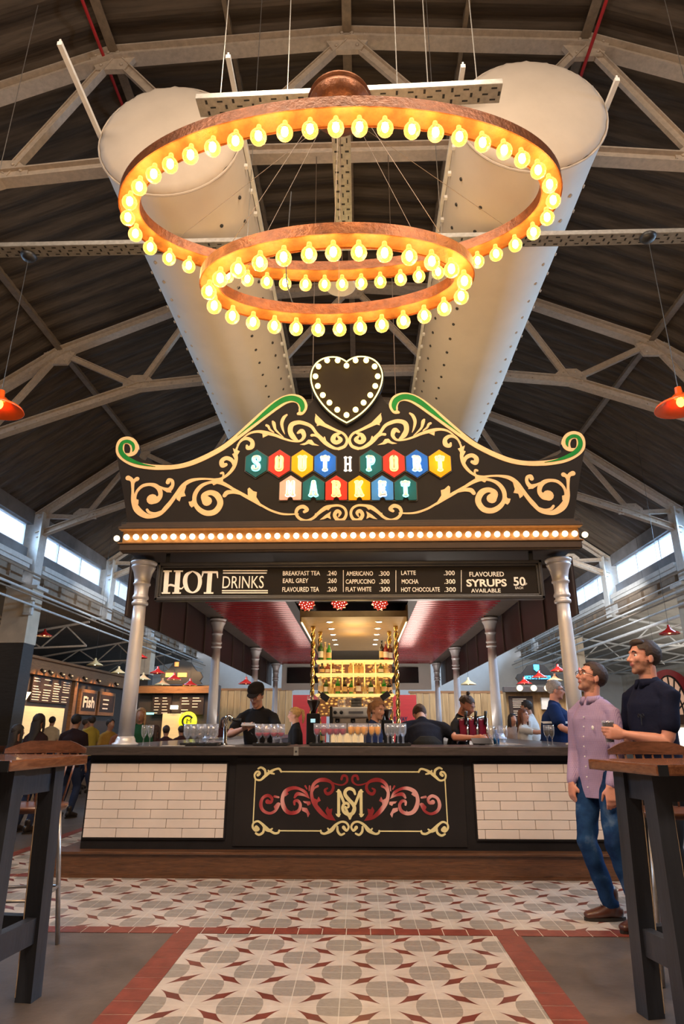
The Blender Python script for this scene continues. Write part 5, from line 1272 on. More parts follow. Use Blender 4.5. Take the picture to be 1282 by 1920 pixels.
def bar_chair(label, loc, rz, group='spindle backed bar chairs', seat=.78):
    t = thing('bar_chair', label, 'chair', loc, group, rz); t['_o'] = (0., 0., 0.)
    # local frame: sitter faces -Y, back at +Y
    b = MB(); n = 28
    vs = []
    for (r, z) in ((.93, seat-.035), (1, seat-.015), (1, seat), (.75, seat-.004), (.3, seat-.012)):
        for k in range(n):
            a = 2*PI*k/n; vs.append((.215*r*math.cos(a)*(1+.08*math.sin(a)), .20*r*math.sin(a), z))
    fs = [(i*n+k, i*n+(k+1) % n, (i+1)*n+(k+1) % n, (i+1)*n+k) for i in range(4) for k in range(n)]+[tuple(range(n)), tuple(4*n+k for k in range(n))]
    b.add(vs, fs, True); b.build('seat', m_chairwood, t)
    for sx in (-1, 1):
        for sy in (-1, 1):
            b = MB(); b.tube([(sx*.14, sy*.13, seat-.03), (sx*.215, sy*.21, .003)], .014, 12); b.build('leg', m_st, t)
    b = MB(); q = .185; b.tube([(-q, -q+.01, .32), (q, -q+.01, .32), (q, q, .32), (-q, q, .32)], .009, 8, closed=True); b.build('foot_rail', m_st, t)
    # curved spindles and shaped crest rail
    rail = []
    for i in range(13):
        f = i/12*2-1; x = f*.25; y = .26-.09*abs(f)**2; h = .075*(1 if abs(f) < .55 else 1-.62*((abs(f)-.55)/.45)); rail.append((x, y, h))
    zr = seat+.285
    vs = []
    for (x, y, h) in rail: vs += [(x, y-.012, zr), (x, y+.012, zr), (x, y+.02, zr+h), (x, y-.004, zr+h)]
    m = len(rail); fs = [(i*4+k, i*4+(k+1) % 4, i*4+4+(k+1) % 4, i*4+4+k) for i in range(m-1) for k in range(4)]+[(0, 1, 2, 3), tuple(4*(m-1)+k for k in range(4))]
    b = MB(); b.add(vs, fs, False); b.build('crest_rail', m_chairwood, t)
    for i in range(8):
        f = (i+.5)/8*2-1; b = MB(); b.tube([(f*.17, .165-.03*f*f, seat-.01), (f*.225, .26-.09*(f*.9)**2, zr+.01)], .0065, 8); b.build('spindle', m_chairwood, t)
    return t
c1 = atZ(70, 1530, .80)
bar_chair('wooden spindle back bar chair behind the left high table', (-1.92, 4.15, 0), R(10), seat=.80)
bar_chair('wooden spindle back bar chair behind the right high table in front of the two men', (1.86, 4.00, 0), R(-8), seat=.80)
# ================================================================== PEOPLE
def skinmat(name, col): return mat(name, col, .5, var=(9, .12), bump=(60, .05))
m_skin = skinmat('skin_light', (.62, .31, .21)); m_skin_r = skinmat('skin_ruddy', (.64, .28, .19)); m_skin_d = skinmat('skin_tan', (.42, .20, .12))
m_stub = mat('stubble_skin', (.36, .17, .11), .6, var=(60, .25))
def cloth(name, col, b_=(18, .35), var=(5, .15)): return mat(name, col, .9, spec=.15, var=var, bump=b_)
m_lip = mat('lip', (.40, .10, .09), .4); m_eye = mat('eye_white', (.75, .72, .68), .2); m_iris = mat('iris', (.02, .015, .012), .15); m_teeth = mat('teeth', (.8, .76, .68), .3)
def loft(mb, pts, radii, n=14, side=None):
    """closed tapered tube with domed ends; radii: r or (r_side, r_front)"""
    pts = [Vector(p) for p in pts]; rr = [(r, r) if not isinstance(r, (tuple, list)) else r for r in radii]
    # domes
    d0 = (pts[0]-pts[1]).normalized(); d1 = (pts[-1]-pts[-2]).normalized()
    P = [pts[0]+d0*min(rr[0])*.85, pts[0]+d0*min(rr[0])*.5]+pts+[pts[-1]+d1*min(rr[-1])*.5, pts[-1]+d1*min(rr[-1])*.85]
    S = [(rr[0][0]*.45, rr[0][1]*.45), (rr[0][0]*.85, rr[0][1]*.85)]+rr+[(rr[-1][0]*.85, rr[-1][1]*.85), (rr[-1][0]*.45, rr[-1][1]*.45)]
    vs = []; prev = None
    for i, p in enumerate(P):
        d = (P[min(i+1, len(P)-1)]-P[max(i-1, 0)]).normalized()
        if side is not None: u = Vector(side)-d*Vector(side).dot(d)
        elif prev is None: u = d.orthogonal()
        else: u = prev-d*prev.dot(d)
        u = u.normalized() if u.length > 1e-5 else d.orthogonal().normalized(); prev = u; w = d.cross(u)
        for k in range(n):
            a = 2*PI*k/n; vs.append(p+u*math.cos(a)*S[i][0]+w*math.sin(a)*S[i][1])
    m = len(P); fs = [(i*n+k, i*n+(k+1) % n, (i+1)*n+(k+1) % n, (i+1)*n+k) for i in range(m-1) for k in range(n)]+[tuple(range(n))[::-1], tuple((m-1)*n+k for k in range(n))]
    mb.add(vs, fs, True)
def fuse(mb, name, mats, parent, voxel, smooth=4, classify=None, disp=0, dscale=8):
    me = bpy.data.meshes.new('tmp'); me.from_pydata([tuple(v) for v in mb.v], [], mb.f)
    o = bpy.data.objects.new('tmp', me); C.objects.link(o)
    bm = bmesh.new(); bm.from_mesh(me); bmesh.ops.recalc_face_normals(bm, faces=bm.faces[:]); bm.to_mesh(me); bm.free()
    r_ = o.modifiers.new('r', 'REMESH'); r_.mode = 'VOXEL'; r_.voxel_size = voxel
    if smooth: s_ = o.modifiers.new('s', 'SMOOTH'); s_.factor = .5; s_.iterations = smooth
    dg = bpy.context.evaluated_depsgraph_get(); m2 = bpy.data.meshes.new_from_object(o.evaluated_get(dg)); m2.name = name
    bpy.data.objects.remove(o); bpy.data.meshes.remove(me)
    m2.materials.clear()
    if not isinstance(mats, (list, tuple)): mats = [mats]
    for m_ in mats: m2.materials.append(m_)
    if disp:
        ns = [v.normal.copy() for v in m2.vertices]
        for v, nn in zip(m2.vertices, ns): v.co += nn*disp*noise.noise(v.co*dscale)
    for p in m2.polygons:
        p.use_smooth = True; p.material_index = classify(p.center) if classify else 0
    ob = bpy.data.objects.new(name, m2); C.objects.link(ob); ob.parent = parent; ob['_o'] = (0., 0., 0.)
    return ob
def ik(a, c, l1, l2, hint):
    a = Vector(a); c = Vector(c); d = c-a; L = d.length
    if L > (l1+l2)*.995: c = a+d*((l1+l2)*.995/L); d = c-a; L = d.length
    k = (l1*l1-l2*l2+L*L)/(2*L); h = math.sqrt(max(0, l1*l1-k*k)); dn = d/L
    hv = Vector(hint); hv = hv-dn*hv.dot(dn); hv = hv.normalized() if hv.length > 1e-5 else dn.orthogonal().normalized()
    return a+dn*k+hv*h, c
def hand(mb, w, d, n, th, s, curl=25, spread=4, side=1):
    """w wrist, d finger direction, n palm normal (palm side), th thumb side"""
    w = Vector(w); d = Vector(d).normalized(); n = Vector(n); n = (n-d*n.dot(d)).normalized(); t_ = d.cross(n).normalized()
    if t_.dot(Vector(th)) < 0: t_ = -t_
    loft(mb, [w-d*.01*s, w+d*.035*s, w+d*.08*s], [(.026*s, .020*s), (.038*s, .017*s), (.040*s, .013*s)], 12, side=t_)
    for i, (off, L) in enumerate(((.029, .074), (.010, .082), (-.010, .076), (-.028, .060))):
        p = w+d*.078*s+t_*off*s; q = [p-d*.02*s, p]; a = R(curl*(.8+.12*i)); dirv = d+t_*(off*1.2*spread/4)
        dirv.normalize(); ax = dirv.cross(n).normalized(); cur = dirv
        for seg, f in enumerate((.45, .31, .24)):
            cur = Matrix.Rotation(a if seg else a*.8, 3, ax) @ cur; p = p+cur*L*f*s; q.append(p)
        loft(mb, q, [.0095*s, .0095*s, .0088*s, .0082*s, .0070*s], 8)
    p = w+d*.022*s+t_*.026*s+n*.006*s; c = (t_*.75+d*.75+n*.35).normalized(); q = [p-c*.01*s, p+c*.03*s]
    c2 = (t_*.25+d*.95+n*(.35+curl/120)).normalized(); q.append(q[-1]+c2*.032*s); q.append(q[-1]+(c2+n*curl/90).normalized()*.024*s)
    loft(mb, q, [.014*s, .0125*s, .0105*s, .0085*s], 8)

def person(label, loc, face, h=1.75, lean=0, twist=0, yaw=0, pitch=0, hands=None, feet=None, build_=1.0, voxel=.014, skin=None,
           shirt=(.1, .1, .1), sleeve='short', trousers=(.03, .04, .08), shoes=(.03, .02, .015), hair=(.03, .02, .015), hairstyle='short',
           beard=False, glasses=False, female=False, hands_cfg=None, seated=False, detail=False, group=None, hips=None, tuck=False, smile=False, extra=None, curl=(25, 25), pants_m=None, shirt_m=None):
    """local frame: +X is the way the person faces, +Y the person's left"""
    t = thing('person', label, 'person', loc, group, R(face)); t['_o'] = (0., 0., 0.)
    skin = skin or m_skin; s = h/1.75; bw = build_
    inv = Matrix.Rotation(-R(face), 3, 'Z')
    def W(p): return inv @ (Vector(p)-Vector(loc))
    hz = .93*s if not seated else .58
    pel = Vector((0, 0, hz)) if hips is None else Vector((hips[0], hips[1], hz))
    Ry = Matrix.Rotation(R(lean), 3, 'Y'); Rz = Matrix.Rotation(R(twist), 3, 'Z')
    def T(x, y, z): return pel+Ry @ (Rz @ Vector((x*s, y*s, z*s)))
    sw = (.185 if not female else .16)*bw
    belly = .105*bw+(.03 if bw > 1.15 else 0)
    spine = [T(0, 0, -.04), T(.0, 0, .10), T(.008, 0, .24), T(.004, 0, .38), T(-.005, 0, .47)]
    neckb = T(-.02, 0, .50); headc0 = T(.012, 0, .675)
    Rh = Ry @ Matrix.Rotation(R(yaw), 3, 'Z') @ Matrix.Rotation(R(pitch-lean*.0), 3, 'Y')
    # head carried on the neck: pitch measured from the world vertical
    Rh = Matrix.Rotation(R(yaw), 3, 'Z') @ Matrix.Rotation(R(pitch), 3, 'Y')
    headc = neckb + Ry @ Vector((.02*s, 0, .075*s)) + Rh @ Vector((.012*s, 0, .10*s))
    hs = s*1.0
    def H(x, y, z): return headc+Rh @ Vector((x*hs, y*hs, z*hs))
    def hball(mb, c, r): mb.ball(H(*c), [q*hs for q in r], 18, 12, M=Rh)
    body = MB()
    # torso, neck
    loft(body, spine, [(.15*bw*s, belly*s), (.140*bw*s, belly*s), (.150*bw*s, (belly+.005)*s), (.155*bw*s, .100*bw*s), (.085*s, .06*s)], 20, side=Ry @ (Rz @ Vector((0, 1, 0))))
    loft(body, [neckb-(Ry @ Vector((0, 0, .03*s))), neckb+Ry @ Vector((.01*s, 0, .05*s)), H(-.018, 0, -.055)], [.064*s*(bw*.5+.5), .057*s, .056*s], 14)
    # head
    hball(body, (-.016, 0, .032), (.096, .074, .086)); hball(body, (.022, 0, -.012), (.066, .062, .082)); hball(body, (.030, 0, -.068), (.052, .050, .040)); hball(body, (.066, 0, -.092), (.022, .024, .020))
    hball(body, (.074, 0, .034), (.018, .046, .014)); hball(body, (.066, .036, -.014), (.018, .018, .020)); hball(body, (.066, -.036, -.014), (.018, .018, .020))
    loft(body, [H(.082, 0, .022), H(.096, 0, .002), H(.108, 0, -.022)], [.008*hs, .009*hs, .0125*hs], 8)
    hball(body, (.092, .010, -.026), (.010, .009, .008)); hball(body, (.092, -.010, -.026), (.010, .009, .008))
    hball(body, (.084, 0, -.050), (.011, .024, .012))
    for sy in (-1, 1): hball(body, (-.008, sy*.076, -.006), (.020, .009, .033)); hball(body, (-.004, sy*.078, -.030), (.010, .008, .012))
    # arms
    sh = [T(-.005, sw, .425), T(-.005, -sw, .425)]; arms = []
    cfg = hands_cfg or [{}, {}]
    for i, sy in ((0, 1), (1, -1)):
        tgt = hands[i] if hands and hands[i] is not None else None
        if tgt is None: tgt = sh[i]+Vector((.05*s, sy*.07*s, -.53*s))
        else: tgt = W(tgt)
        c = cfg[i]; elb, wr_ = ik(sh[i], tgt, .285*s, .255*s, c.get('hint', (-.8, sy*.35, -.25)))
        arms.append((sh[i], elb, wr_))
        loft(body, [sh[i]+Vector((0, -sy*.03*s, -.01*s)), sh[i], sh[i].lerp(elb, .35), elb.lerp(sh[i], .08), elb, elb.lerp(wr_, .3), elb.lerp(wr_, .75), wr_], [.052*s*bw, .054*s*bw, .047*s*bw, .040*s, .038*s, .041*s, .030*s, .025*s], 14)
        dd = c.get('d'); dd = inv @ Vector(dd) if dd else (wr_-elb).normalized()
        nn = c.get('n'); nn = inv @ Vector(nn) if nn else Vector((0, -sy, 0)); tt = c.get('t'); tt = inv @ Vector(tt) if tt else Vector((1, 0, 0))
        hand(body, wr_, dd, nn, tt, s*(1.02 if not female else .9), c.get('curl', curl[i]))
    # legs
    hipj = [pel+Vector((0, .09*s, -.02*s)), pel+Vector((0, -.09*s, -.02*s))]; ft = feet or [(0.02, .11), (-.02, -.11)]; legs = []
    for i, sy in ((0, 1), (1, -1)):
        f = ft[i]; ank = Vector((f[0], f[1], .085))
        fa = R(f[2]) if len(f) > 2 else R(8*sy)
        kn, ank = ik(hipj[i], ank, .44*s, .43*s, (1, sy*.05, 0)); legs.append((hipj[i], kn, ank, fa))
        loft(body, [hipj[i], hipj[i].lerp(kn, .3), kn, kn.lerp(ank, .35), ank], [.085*s*bw, .078*s, .054*s, .052*s, .036*s], 14)
    hx = Rh.inverted()
    def cls(c):
        q = hx @ (Vector(c)-headc); q = q/hs
        if beard and q.z < -.030 and q.z > -.112 and q.x > -.012 and not (q.x > .085 and q.z > -.042) and (abs(q.y) > .020 or q.z < -.058 or q.z > -.040): return 1
        if abs(q.z+.0505) < .0075 and q.x > .083 and abs(q.y) < .024: return 2
        return 0
    bo = fuse(body, 'body', [skin, m_stub if beard else skin, m_lip], t, voxel, 3, cls)
    # eyes, brows
    for sy in (-1, 1):
        b = MB(); b.ball(H(.0685, sy*.030, .010), .0112*hs, 12, 8, M=Rh); e = b.build('eye', m_eye, t)
        b = MB(); b.ball(H(.0752, sy*.0305, .010), .0062*hs, 10, 6, M=Rh); b.build('iris', m_iris, e)
        if voxel < .02:
            b = MB(); loft(b, [H(.086, sy*.014, .032), H(.088, sy*.032, .038), H(.078, sy*.048, .032)], [.003*hs, .0045*hs, .003*hs], 8); b.build('eyebrow', mat('hair_%d' % int(hair[0]*1000), hair, .7, var=(40, .3)), t)
    if smile:
        b = MB(); loft(b, [H(.080, .020, -.046), H(.091, 0, -.051), H(.080, -.020, -.046)], [.003*hs, .0055*hs, .003*hs], 8); b.build('teeth', m_teeth, t)
    # hair
    mh = mat('hair_%d' % int(hair[0]*1000), hair, .6, var=(60, .45), bump=(90, .6), stretch=(1, 1, .5))
    bm = bmesh.new(); bmesh.ops.create_icosphere(bm, subdivisions=5, radius=1)
    for v in bm.verts:
        n_ = noise.noise(v.co*7+Vector((h*7, 0, 0)))*.03+noise.noise(v.co*19)*.018
        v.co = Vector((v.co.x*.106-.020, v.co.y*.085, v.co.z*.096+.034))*(1+n_)
    dl = []
    for v in bm.verts:
        x, y, z = v.co; 
        fr = .066 if hairstyle != 'receding' else .050
        line = .083 if x > fr else (.050 if x > .030 else (.004 if x > .004 else (-.012 if x > -.03 else -.058)))
        if hairstyle == 'long' and x < .03: line = -.06
        if hairstyle == 'topknot' : line = max(line, .010 if x < 0 else .05)
        if z < line: dl.append(v)
    bmesh.ops.delete(bm, geom=dl, context='VERTS'); bm.verts.index_update()
    hb = MB(); hb.add([H(*v.co) for v in bm.verts], [[v.index for v in f.verts] for f in bm.faces], True); bm.free()
    if hairstyle == 'long':
        hb2 = MB(); loft(hb2, [H(-.05, 0, .05), H(-.075, 0, -.03), H(-.07, 0, -.13), T(-.10, 0, .38)], [(.078*hs, .05*hs), (.085*hs, .05*hs), (.095*hs, .045*hs), (.06*hs, .03*hs)], 16, side=Rh @ Vector((0, 1, 0)))
        for sy in (-1, 1): loft(hb2, [H(.01, sy*.074, .04), H(.01, sy*.082, -.05), H(.015, sy*.08, -.15)], [.020*hs, .024*hs, .016*hs], 10)
        hb.add(hb2.v, hb2.f, True)
    if hairstyle == 'ponytail':
        loft(hb, [H(-.10, 0, .075), H(-.155, 0, .05), H(-.165, 0, -.05), H(-.14, 0, -.14)], [.022*hs, .032*hs, .028*hs, .012*hs], 12)
    if hairstyle == 'topknot': hb.ball(H(-.055, 0, .145), .026*hs, 12, 8)
    if hairstyle == 'quiff': hb.ball(H(.034, 0, .098), [.046*hs, .060*hs, .030*hs], 16, 10, M=Rh)
    hb.build('hair', mh, t)
    # shirt
    ms = shirt_m or cloth('shirt_%d_%d_%d' % tuple(int(c*100) for c in shirt), shirt)
    g = .013*s
    sb = MB(); U = Ry @ (Rz @ Vector((0, 1, 0)))
    hem = -.17 if not tuck else -.03
    loft(sb, [T(.0, 0, hem), T(0, 0, .02), T(.0, 0, .12), T(.006, 0, .24), T(.002, 0, .37), T(-.008, 0, .455)], [(.175*bw*s, (belly+.032)*s), (.168*bw*s, (belly+.026)*s), (.158*bw*s, (belly+.020)*s), (.170*bw*s, (belly+.022)*s), (.182*bw*s, .122*bw*s), (.13*s, .09*s)], 24, side=U)
    for i in (0, 1):
        a, e, w_ = arms[i]; sy = 1 if i == 0 else -1; r1 = .062*s*bw
        loft(sb, [neckb+Ry @ Vector((-.005*s, sy*.03*s, -.035*s)), neckb.lerp(a, .55)+Vector((0, 0, .006*s)), a+Vector((0, -sy*.015*s, .006*s))], [.062*s, .060*s, .056*s*bw], 14)
        inn = a+(Ry @ Vector((0, -sy*.06*s, .012*s)))
        if sleeve == 'short': loft(sb, [inn, a, a.lerp(e, .35), a.lerp(e, .66)], [r1*.9, r1, .060*s*bw, .061*s*bw], 16)
        elif sleeve == 'long': loft(sb, [inn, a, a.lerp(e, .5), e, e.lerp(w_, .5), e.lerp(w_, .93)], [r1*.9, r1, .057*s*bw, .051*s, .045*s, .036*s], 16)
        else: loft(sb, [inn, a], [r1*.8, r1*.85], 16)
    loft(sb, [T(-.012, 0, .44), neckb+Ry @ Vector((0, 0, .012*s))], [(.10*s, .08*s), (.072*s, .068*s)], 16, side=U)
    so = fuse(sb, 'shirt', ms, t, max(voxel, .010), 3, disp=.007*s if detail else .004*s, dscale=9)
    if abs(lean) < 20:
        bm = bmesh.new(); bm.from_mesh(so.data); zc_ = pel.z-(.155 if detail else .10)*s
        bmesh.ops.bisect_plane(bm, geom=bm.verts[:]+bm.edges[:]+bm.faces[:], plane_co=(0, 0, zc_), plane_no=(0, 0, 1), clear_inner=True)
        bm.to_mesh(so.data); bm.free()
        for p_ in so.data.polygons: p_.use_smooth = True
    # trousers
    mt_ = pants_m or cloth('trousers_%d_%d_%d' % tuple(int(c*100) for c in trousers), trousers)
    pb = MB()
    loft(pb, [pel+Vector((0, 0, .10*s)), pel, pel+Vector((0, 0, -.09*s))], [(.152*bw*s, (belly+.010)*s), (.170*bw*s, (belly+.016)*s), (.165*s*bw, .11*s)], 20, side=(0, 1, 0))
    for (a, k_, an, fa) in legs:
        loft(pb, [a+Vector((0, 0, .0)), a.lerp(k_, .35), k_, k_.lerp(an, .4), k_.lerp(an, .96)], [.100*s*bw, .092*s*(.6+.4*bw), .070*s, .066*s, .056*s], 16)
    fuse(pb, 'jeans' if 'jeans' in label else 'trousers', mt_, t, max(voxel, .011), 2, disp=.010*s if detail else .004, dscale=11)
    # shoes
    mshoe = mat('shoe_%d' % int(shoes[0]*1000), shoes, .4, var=(8, .25), coat=.2)
    for (a, k_, an, fa) in legs:
        f = Vector((math.cos(fa), math.sin(fa), 0)); sd = Vector((-f.y, f.x, 0)); b = MB()
        z0 = an.z-.085
        loft(b, [an-f*.045*s+Vector((0, 0, -.035)), an+f*.03*s+Vector((0, 0, -.030)), an+f*.12*s+Vector((0, 0, -.046)), an+f*.175*s+Vector((0, 0, -.052))], [(.036*s, .042), (.040*s, .044), (.046*s, .032), (.038*s, .024)], 14, side=sd)
        loft(b, [an+Vector((0, 0, -.02)), an+Vector((0, 0, .06*s))], [.047*s, .050*s], 14)
        if detail: loft(b, [an, an+Vector((0, 0, .085*s))], [.049*s, .054*s], 14)
        sh_ = fuse(b, 'shoe', mshoe, t, .009, 3)
        b = MB(); n = 20; poly = []
        for k in range(n): a_ = 2*PI*k/n; q = f*(.055*s+.145*s*math.cos(a_))+sd*((.040+.008*math.cos(a_))*s*math.sin(a_)); poly.append(q)
        c0 = Vector((an.x, an.y, 0))
        b.add([c0+q+Vector((0, 0, z)) for z in (z0+.0005, z0+.020) for q in poly], [(k, (k+1) % n, (k+1) % n+n, k+n) for k in range(n)]+[tuple(range(n))[::-1], tuple(n+k for k in range(n))], False)
        b.build('sole', mat('dark_sole', (.02, .014, .01), .7), sh_)
        if detail:
            b = MB()
            for k in range(4):
                c_ = an+f*(.045+.022*k)*s+Vector((0, 0, .020-.016*k)); b.tube([c_-sd*.02*s, c_+sd*.02*s+f*.008], .003, 6)
            b.build('laces', m_black, sh_)
    if glasses:
        b = MB()
        for sy in (-1, 1):
            b.tube([H(.098+.0*math.cos(2*PI*k/20), sy*.032+.022*math.cos(2*PI*k/20), .012+.016*math.sin(2*PI*k/20)) for k in range(20)], .0022*hs, 6, closed=True)
            b.tube([H(.098, sy*.054, .016), H(.0, sy*.082, .012)], .0022*hs, 6)
        b.tube([H(.098, -.010, .014), H(.098, .010, .014)], .002*hs, 6)
        b.build('glasses', m_black, t)
    t_info = dict(t=t, H=H, T=T, arms=arms, W=W, s=s, Rh=Rh, legs=legs, neckb=neckb, Ry=Ry)
    return t_info

# ---- the two men on the right
def jeans_mat():
    m = bpy.data.materials.new('blue_denim'); n = NT(m); v = n.coord((1, 1, 1)); k = n.noise(v, 5, 6, .6, .4)
    n.l.new(n.ramp(k, [(.40, (.008, .022, .07)), (.58, (.018, .055, .14)), (.82, (.14, .20, .28))]), n.b.inputs['Base Color']); n.b.inputs['Roughness'].default_value = .9; n.b.inputs['Specular IOR Level'].default_value = .1
    n.bump(n.noise(v, 26, 4, .6), .35, .006); return m
m_jeans = jeans_mat()
def check_mat():
    m = bpy.data.materials.new('lilac_check'); n = NT(m); tc = n.new('ShaderNodeTexCoord'); sp = n.new('ShaderNodeSeparateXYZ'); n.l.new(tc.outputs['Object'], sp.inputs[0])
    def st(a): return n.math('LESS_THAN', n.math('FLOORED_MODULO', n.math('MULTIPLY', a, 130.0), 1.0), .32)
    k = n.math('ADD', n.math('MULTIPLY', st(sp.outputs[1]), .5), n.math('MULTIPLY', st(sp.outputs[2]), .5))
    n.l.new(n.mix(k, (.42, .30, .44), (.16, .10, .24)), n.b.inputs['Base Color']); n.b.inputs['Roughness'].default_value = .8
    n.bump(n.noise(n.coord((1, 1, 1)), 20, 3, .6), .4, .006); return m
M1 = (1.83, 4.97, 0)
i1 = person('bearded man with glasses in a lilac check shirt and jeans standing at the bar', M1, 214, 1.745, lean=-2, yaw=-26, pitch=-16, voxel=.0065, detail=True, build_=.90,
            hands=[(1.80, 4.70, .86), (1.64, 5.02, .86)], hands_cfg=[dict(d=(-.02, -.10, -1), n=(.2, .8, 0), t=(-.9, -.2, 0), hint=(-.9, .5, 0)), dict(d=(-.05, 0, -1), n=(.8, .3, 0), t=(-.5, -.8, 0), hint=(-.9, -.5, 0))], curl=(28, 28),
            feet=[(.03, .22, -10), (.0, -.03, -32)], shirt=(.3, .2, .3), shirt_m=check_mat(), sleeve='long', trousers=(.05, .1, .2), pants_m=m_jeans, shoes=(.075, .022, .012), hair=(.045, .022, .014), hairstyle='receding', beard=True, glasses=True, smile=True, skin=m_skin_r)
M2 = (2.16, 4.72, 0)
gp = Vector((1.80, 4.62, 1.13))
i2 = person('taller dark haired man in a navy short sleeved shirt holding a glass of dark beer', M2, 196, 1.875, lean=-1, yaw=-8, pitch=-4, voxel=.0065, detail=True,
            hands=[(1.905, 4.60, 1.20), (1.92, 4.98, .95)], hands_cfg=[dict(d=(-1, .06, .08), n=(.05, .95, 0), t=(0, 0, 1), hint=(-1, .55, -.15), curl=42), dict()], feet=[(-.06, .12), (.05, -.12)],
            shirt=(.010, .012, .03), trousers=(.015, .014, .016), shoes=(.06, .02, .012), hair=(.035, .018, .011), hairstyle='quiff', beard=True, skin=m_skin_r)
gl = glass_proto('pint', m_stout); gl.location = (1.822, 4.650, 1.135); gl['label'] = 'glass of dark beer held by the taller man in navy'; gl['group'] = 'drinks held in hands'
# shirt details
mw = mat('white_button', (.8, .78, .75), .4)
T_ = i1['T']; tt = i1['t']; b = MB()
for k in range(8):
    z = -.09+k*.068; p = T_(.1455 if k < 5 else .139-.012*(k-5), .006, z); b.lathe(p, [(.0055, 0), (.0055, .004), (.001, .005)], 10, 'X')
b.build('buttons', mw, tt)
b = MB(); p = T_(.132, .085, .31); b.ball(p, (.006, .012, .016), 10, 6); b.build('chest_emblem', mw, tt)
m_collar = bpy.data.materials['lilac_check']
def collar(inf, m_, rad=.070, hgt=.042):
    T_ = inf['T']; nb = inf['neckb']; s = inf['s']; b = MB(); n = 22; vs = []
    for k in range(n+1):
        a = R(9)+(2*PI-R(18))*k/n
        for (r, z) in ((rad, .0), (rad-.006, hgt), (rad+.010, hgt-.004), (rad+.024, .0-.012*(1-abs(k/n-.5)*2)-(.022 if k in (0, 1, n, n-1) else 0))):
            vs.append(nb+inf['Ry'] @ Vector((r*math.cos(a)*s*1.0+.012, r*math.sin(a)*s, z*s-.004)))
    fs = [(i*4+k, i*4+(k+1) % 4, i*4+4+(k+1) % 4, i*4+4+k) for i in range(n) for k in range(4)]+[(0, 1, 2, 3), tuple(4*n+k for k in range(4))]
    b.add(vs, fs, True); b.build('collar', m_, inf['t'])
collar(i1, m_collar); collar(i2, MATS['shirt_1_1_3'])
b = MB(); p = i2['T'](.135, .06, .31)
for dy in (-.02, .02): b.tube([p+Vector((.004*math.cos(2*PI*k/14), dy+.016*math.cos(2*PI*k/14), .012*math.sin(2*PI*k/14)-.01)) for k in range(14)], .002, 6, closed=True)
b.tube([p+Vector((0, .0, 0)), p+Vector((0.01, .01, -.07))], .003, 6); b.build('hanging_sunglasses', m_black, i2['t'])

# ---- staff and guests
def P_at(px, Y): return atY(px, 1365, Y).x
x = P_at(487, 7.45)
cp_ = person('young bartender in a dark cap and black T-shirt looking down at a cloth', (x, 7.45, 0), -104, 1.75, lean=10, yaw=4, pitch=26, hands=[(x+.02, 7.06, 1.26), (x-.12, 7.05, 1.23)], hands_cfg=[dict(hint=(-.3, 1, -.5), d=(-1, -.2, 0), n=(0, 0, -1), t=(0, -1, 0)), dict(hint=(-.3, -1, -.5), d=(.8, -.5, .2), n=(0, 0, 1), t=(0, -1, 0))],
             shirt=(.012, .011, .012), trousers=(.015, .015, .02), hair=(.03, .02, .015), voxel=.011)
H = cp_['H']; b = MB(); Rh = cp_['Rh']
vs = []; n = 24
for (r, z) in ((1.0, .052), (1.02, .085), (.9, .118), (.6, .138), (.01, .145)):
    for k in range(n): a = 2*PI*k/n; vs.append(H(-.018+.112*r*math.cos(a), .092*r*math.sin(a), z-.002))
b.add(vs, [(i*n+k, i*n+(k+1) % n, (i+1)*n+(k+1) % n, (i+1)*n+k) for i in range(4) for k in range(n)], True)
loft(b, [H(.075, 0, .058), H(.125, 0, .050), H(.150, 0, .040)], [(.070, .006), (.062, .006), (.03, .005)], 16, side=Rh @ Vector((0, 1, 0)))
b.build('cap', cloth('cap_black', (.018, .014, .013)), cp_['t'])
b = MB(); b.lathe(cp_['T'](.121, 0, .30), [(.035, 0), (.035, .003), (.028, .003), (.028, .001)], 20, 'X'); b.build('chest_logo', mat('grey_print', (.09, .08, .08), .7), cp_['t'])
b = MB(); q = Vector((x-.03, 7.0, 1.27)); b.box(q, (.20, .10, .022), rz=.1, bev=.01); b.box(q+Vector((-.03, .01, .018)), (.12, .08, .012), rz=-.2, bev=.005); tag(b.build('cleaning_cloth', cloth('white_cloth', (.55, .55, .62))), 'folded white cloth in the bartender\'s hands', 'cloth')
x = P_at(690, 7.5)
person('blonde woman behind the orange juice glasses looking to the right', (x-.02, 7.6, 0), -20, 1.58, lean=14, yaw=-28, pitch=10, shirt=(.02, .03, .08), trousers=(.02, .02, .02), hair=(.36, .17, .07), hairstyle='ponytail', voxel=.011, female=True, sleeve='long')
x = P_at(556, 10.0)
person('woman with a blonde ponytail in black, side on by the left grinder', (x, 10.0, 0), 190, 1.56, lean=3, yaw=0, pitch=6, shirt=(.014, .013, .014), trousers=(.02, .02, .02), hair=(.46, .26, .09), hairstyle='ponytail', voxel=.014, female=True)
x = P_at(800, 7.25)
person('staff member in a black top bent over behind the bar with the back to us', (x+.02, 7.45, 0), 94, 1.72, lean=40, yaw=0, pitch=62, hands=[(x-.22, 7.75, .93), (x+.30, 7.62, .93)], shirt=(.012, .013, .022), sleeve='long', trousers=(.02, .02, .025), hair=(.10, .05, .03), voxel=.012, build_=1.25)
x = P_at(852, 8.0)
person('man with a shaved head and topknot in a black shirt leaning over a tablet', (x-.03, 7.9, 0), -28, 1.66, lean=14, yaw=-6, pitch=30, hands=[(x+.30, 7.50, 1.14), (x+.12, 7.35, 1.14)], shirt=(.012, .012, .016), trousers=(.02, .02, .02), hair=(.12, .075, .055), hairstyle='topknot', beard=True, voxel=.012, skin=m_skin_r)
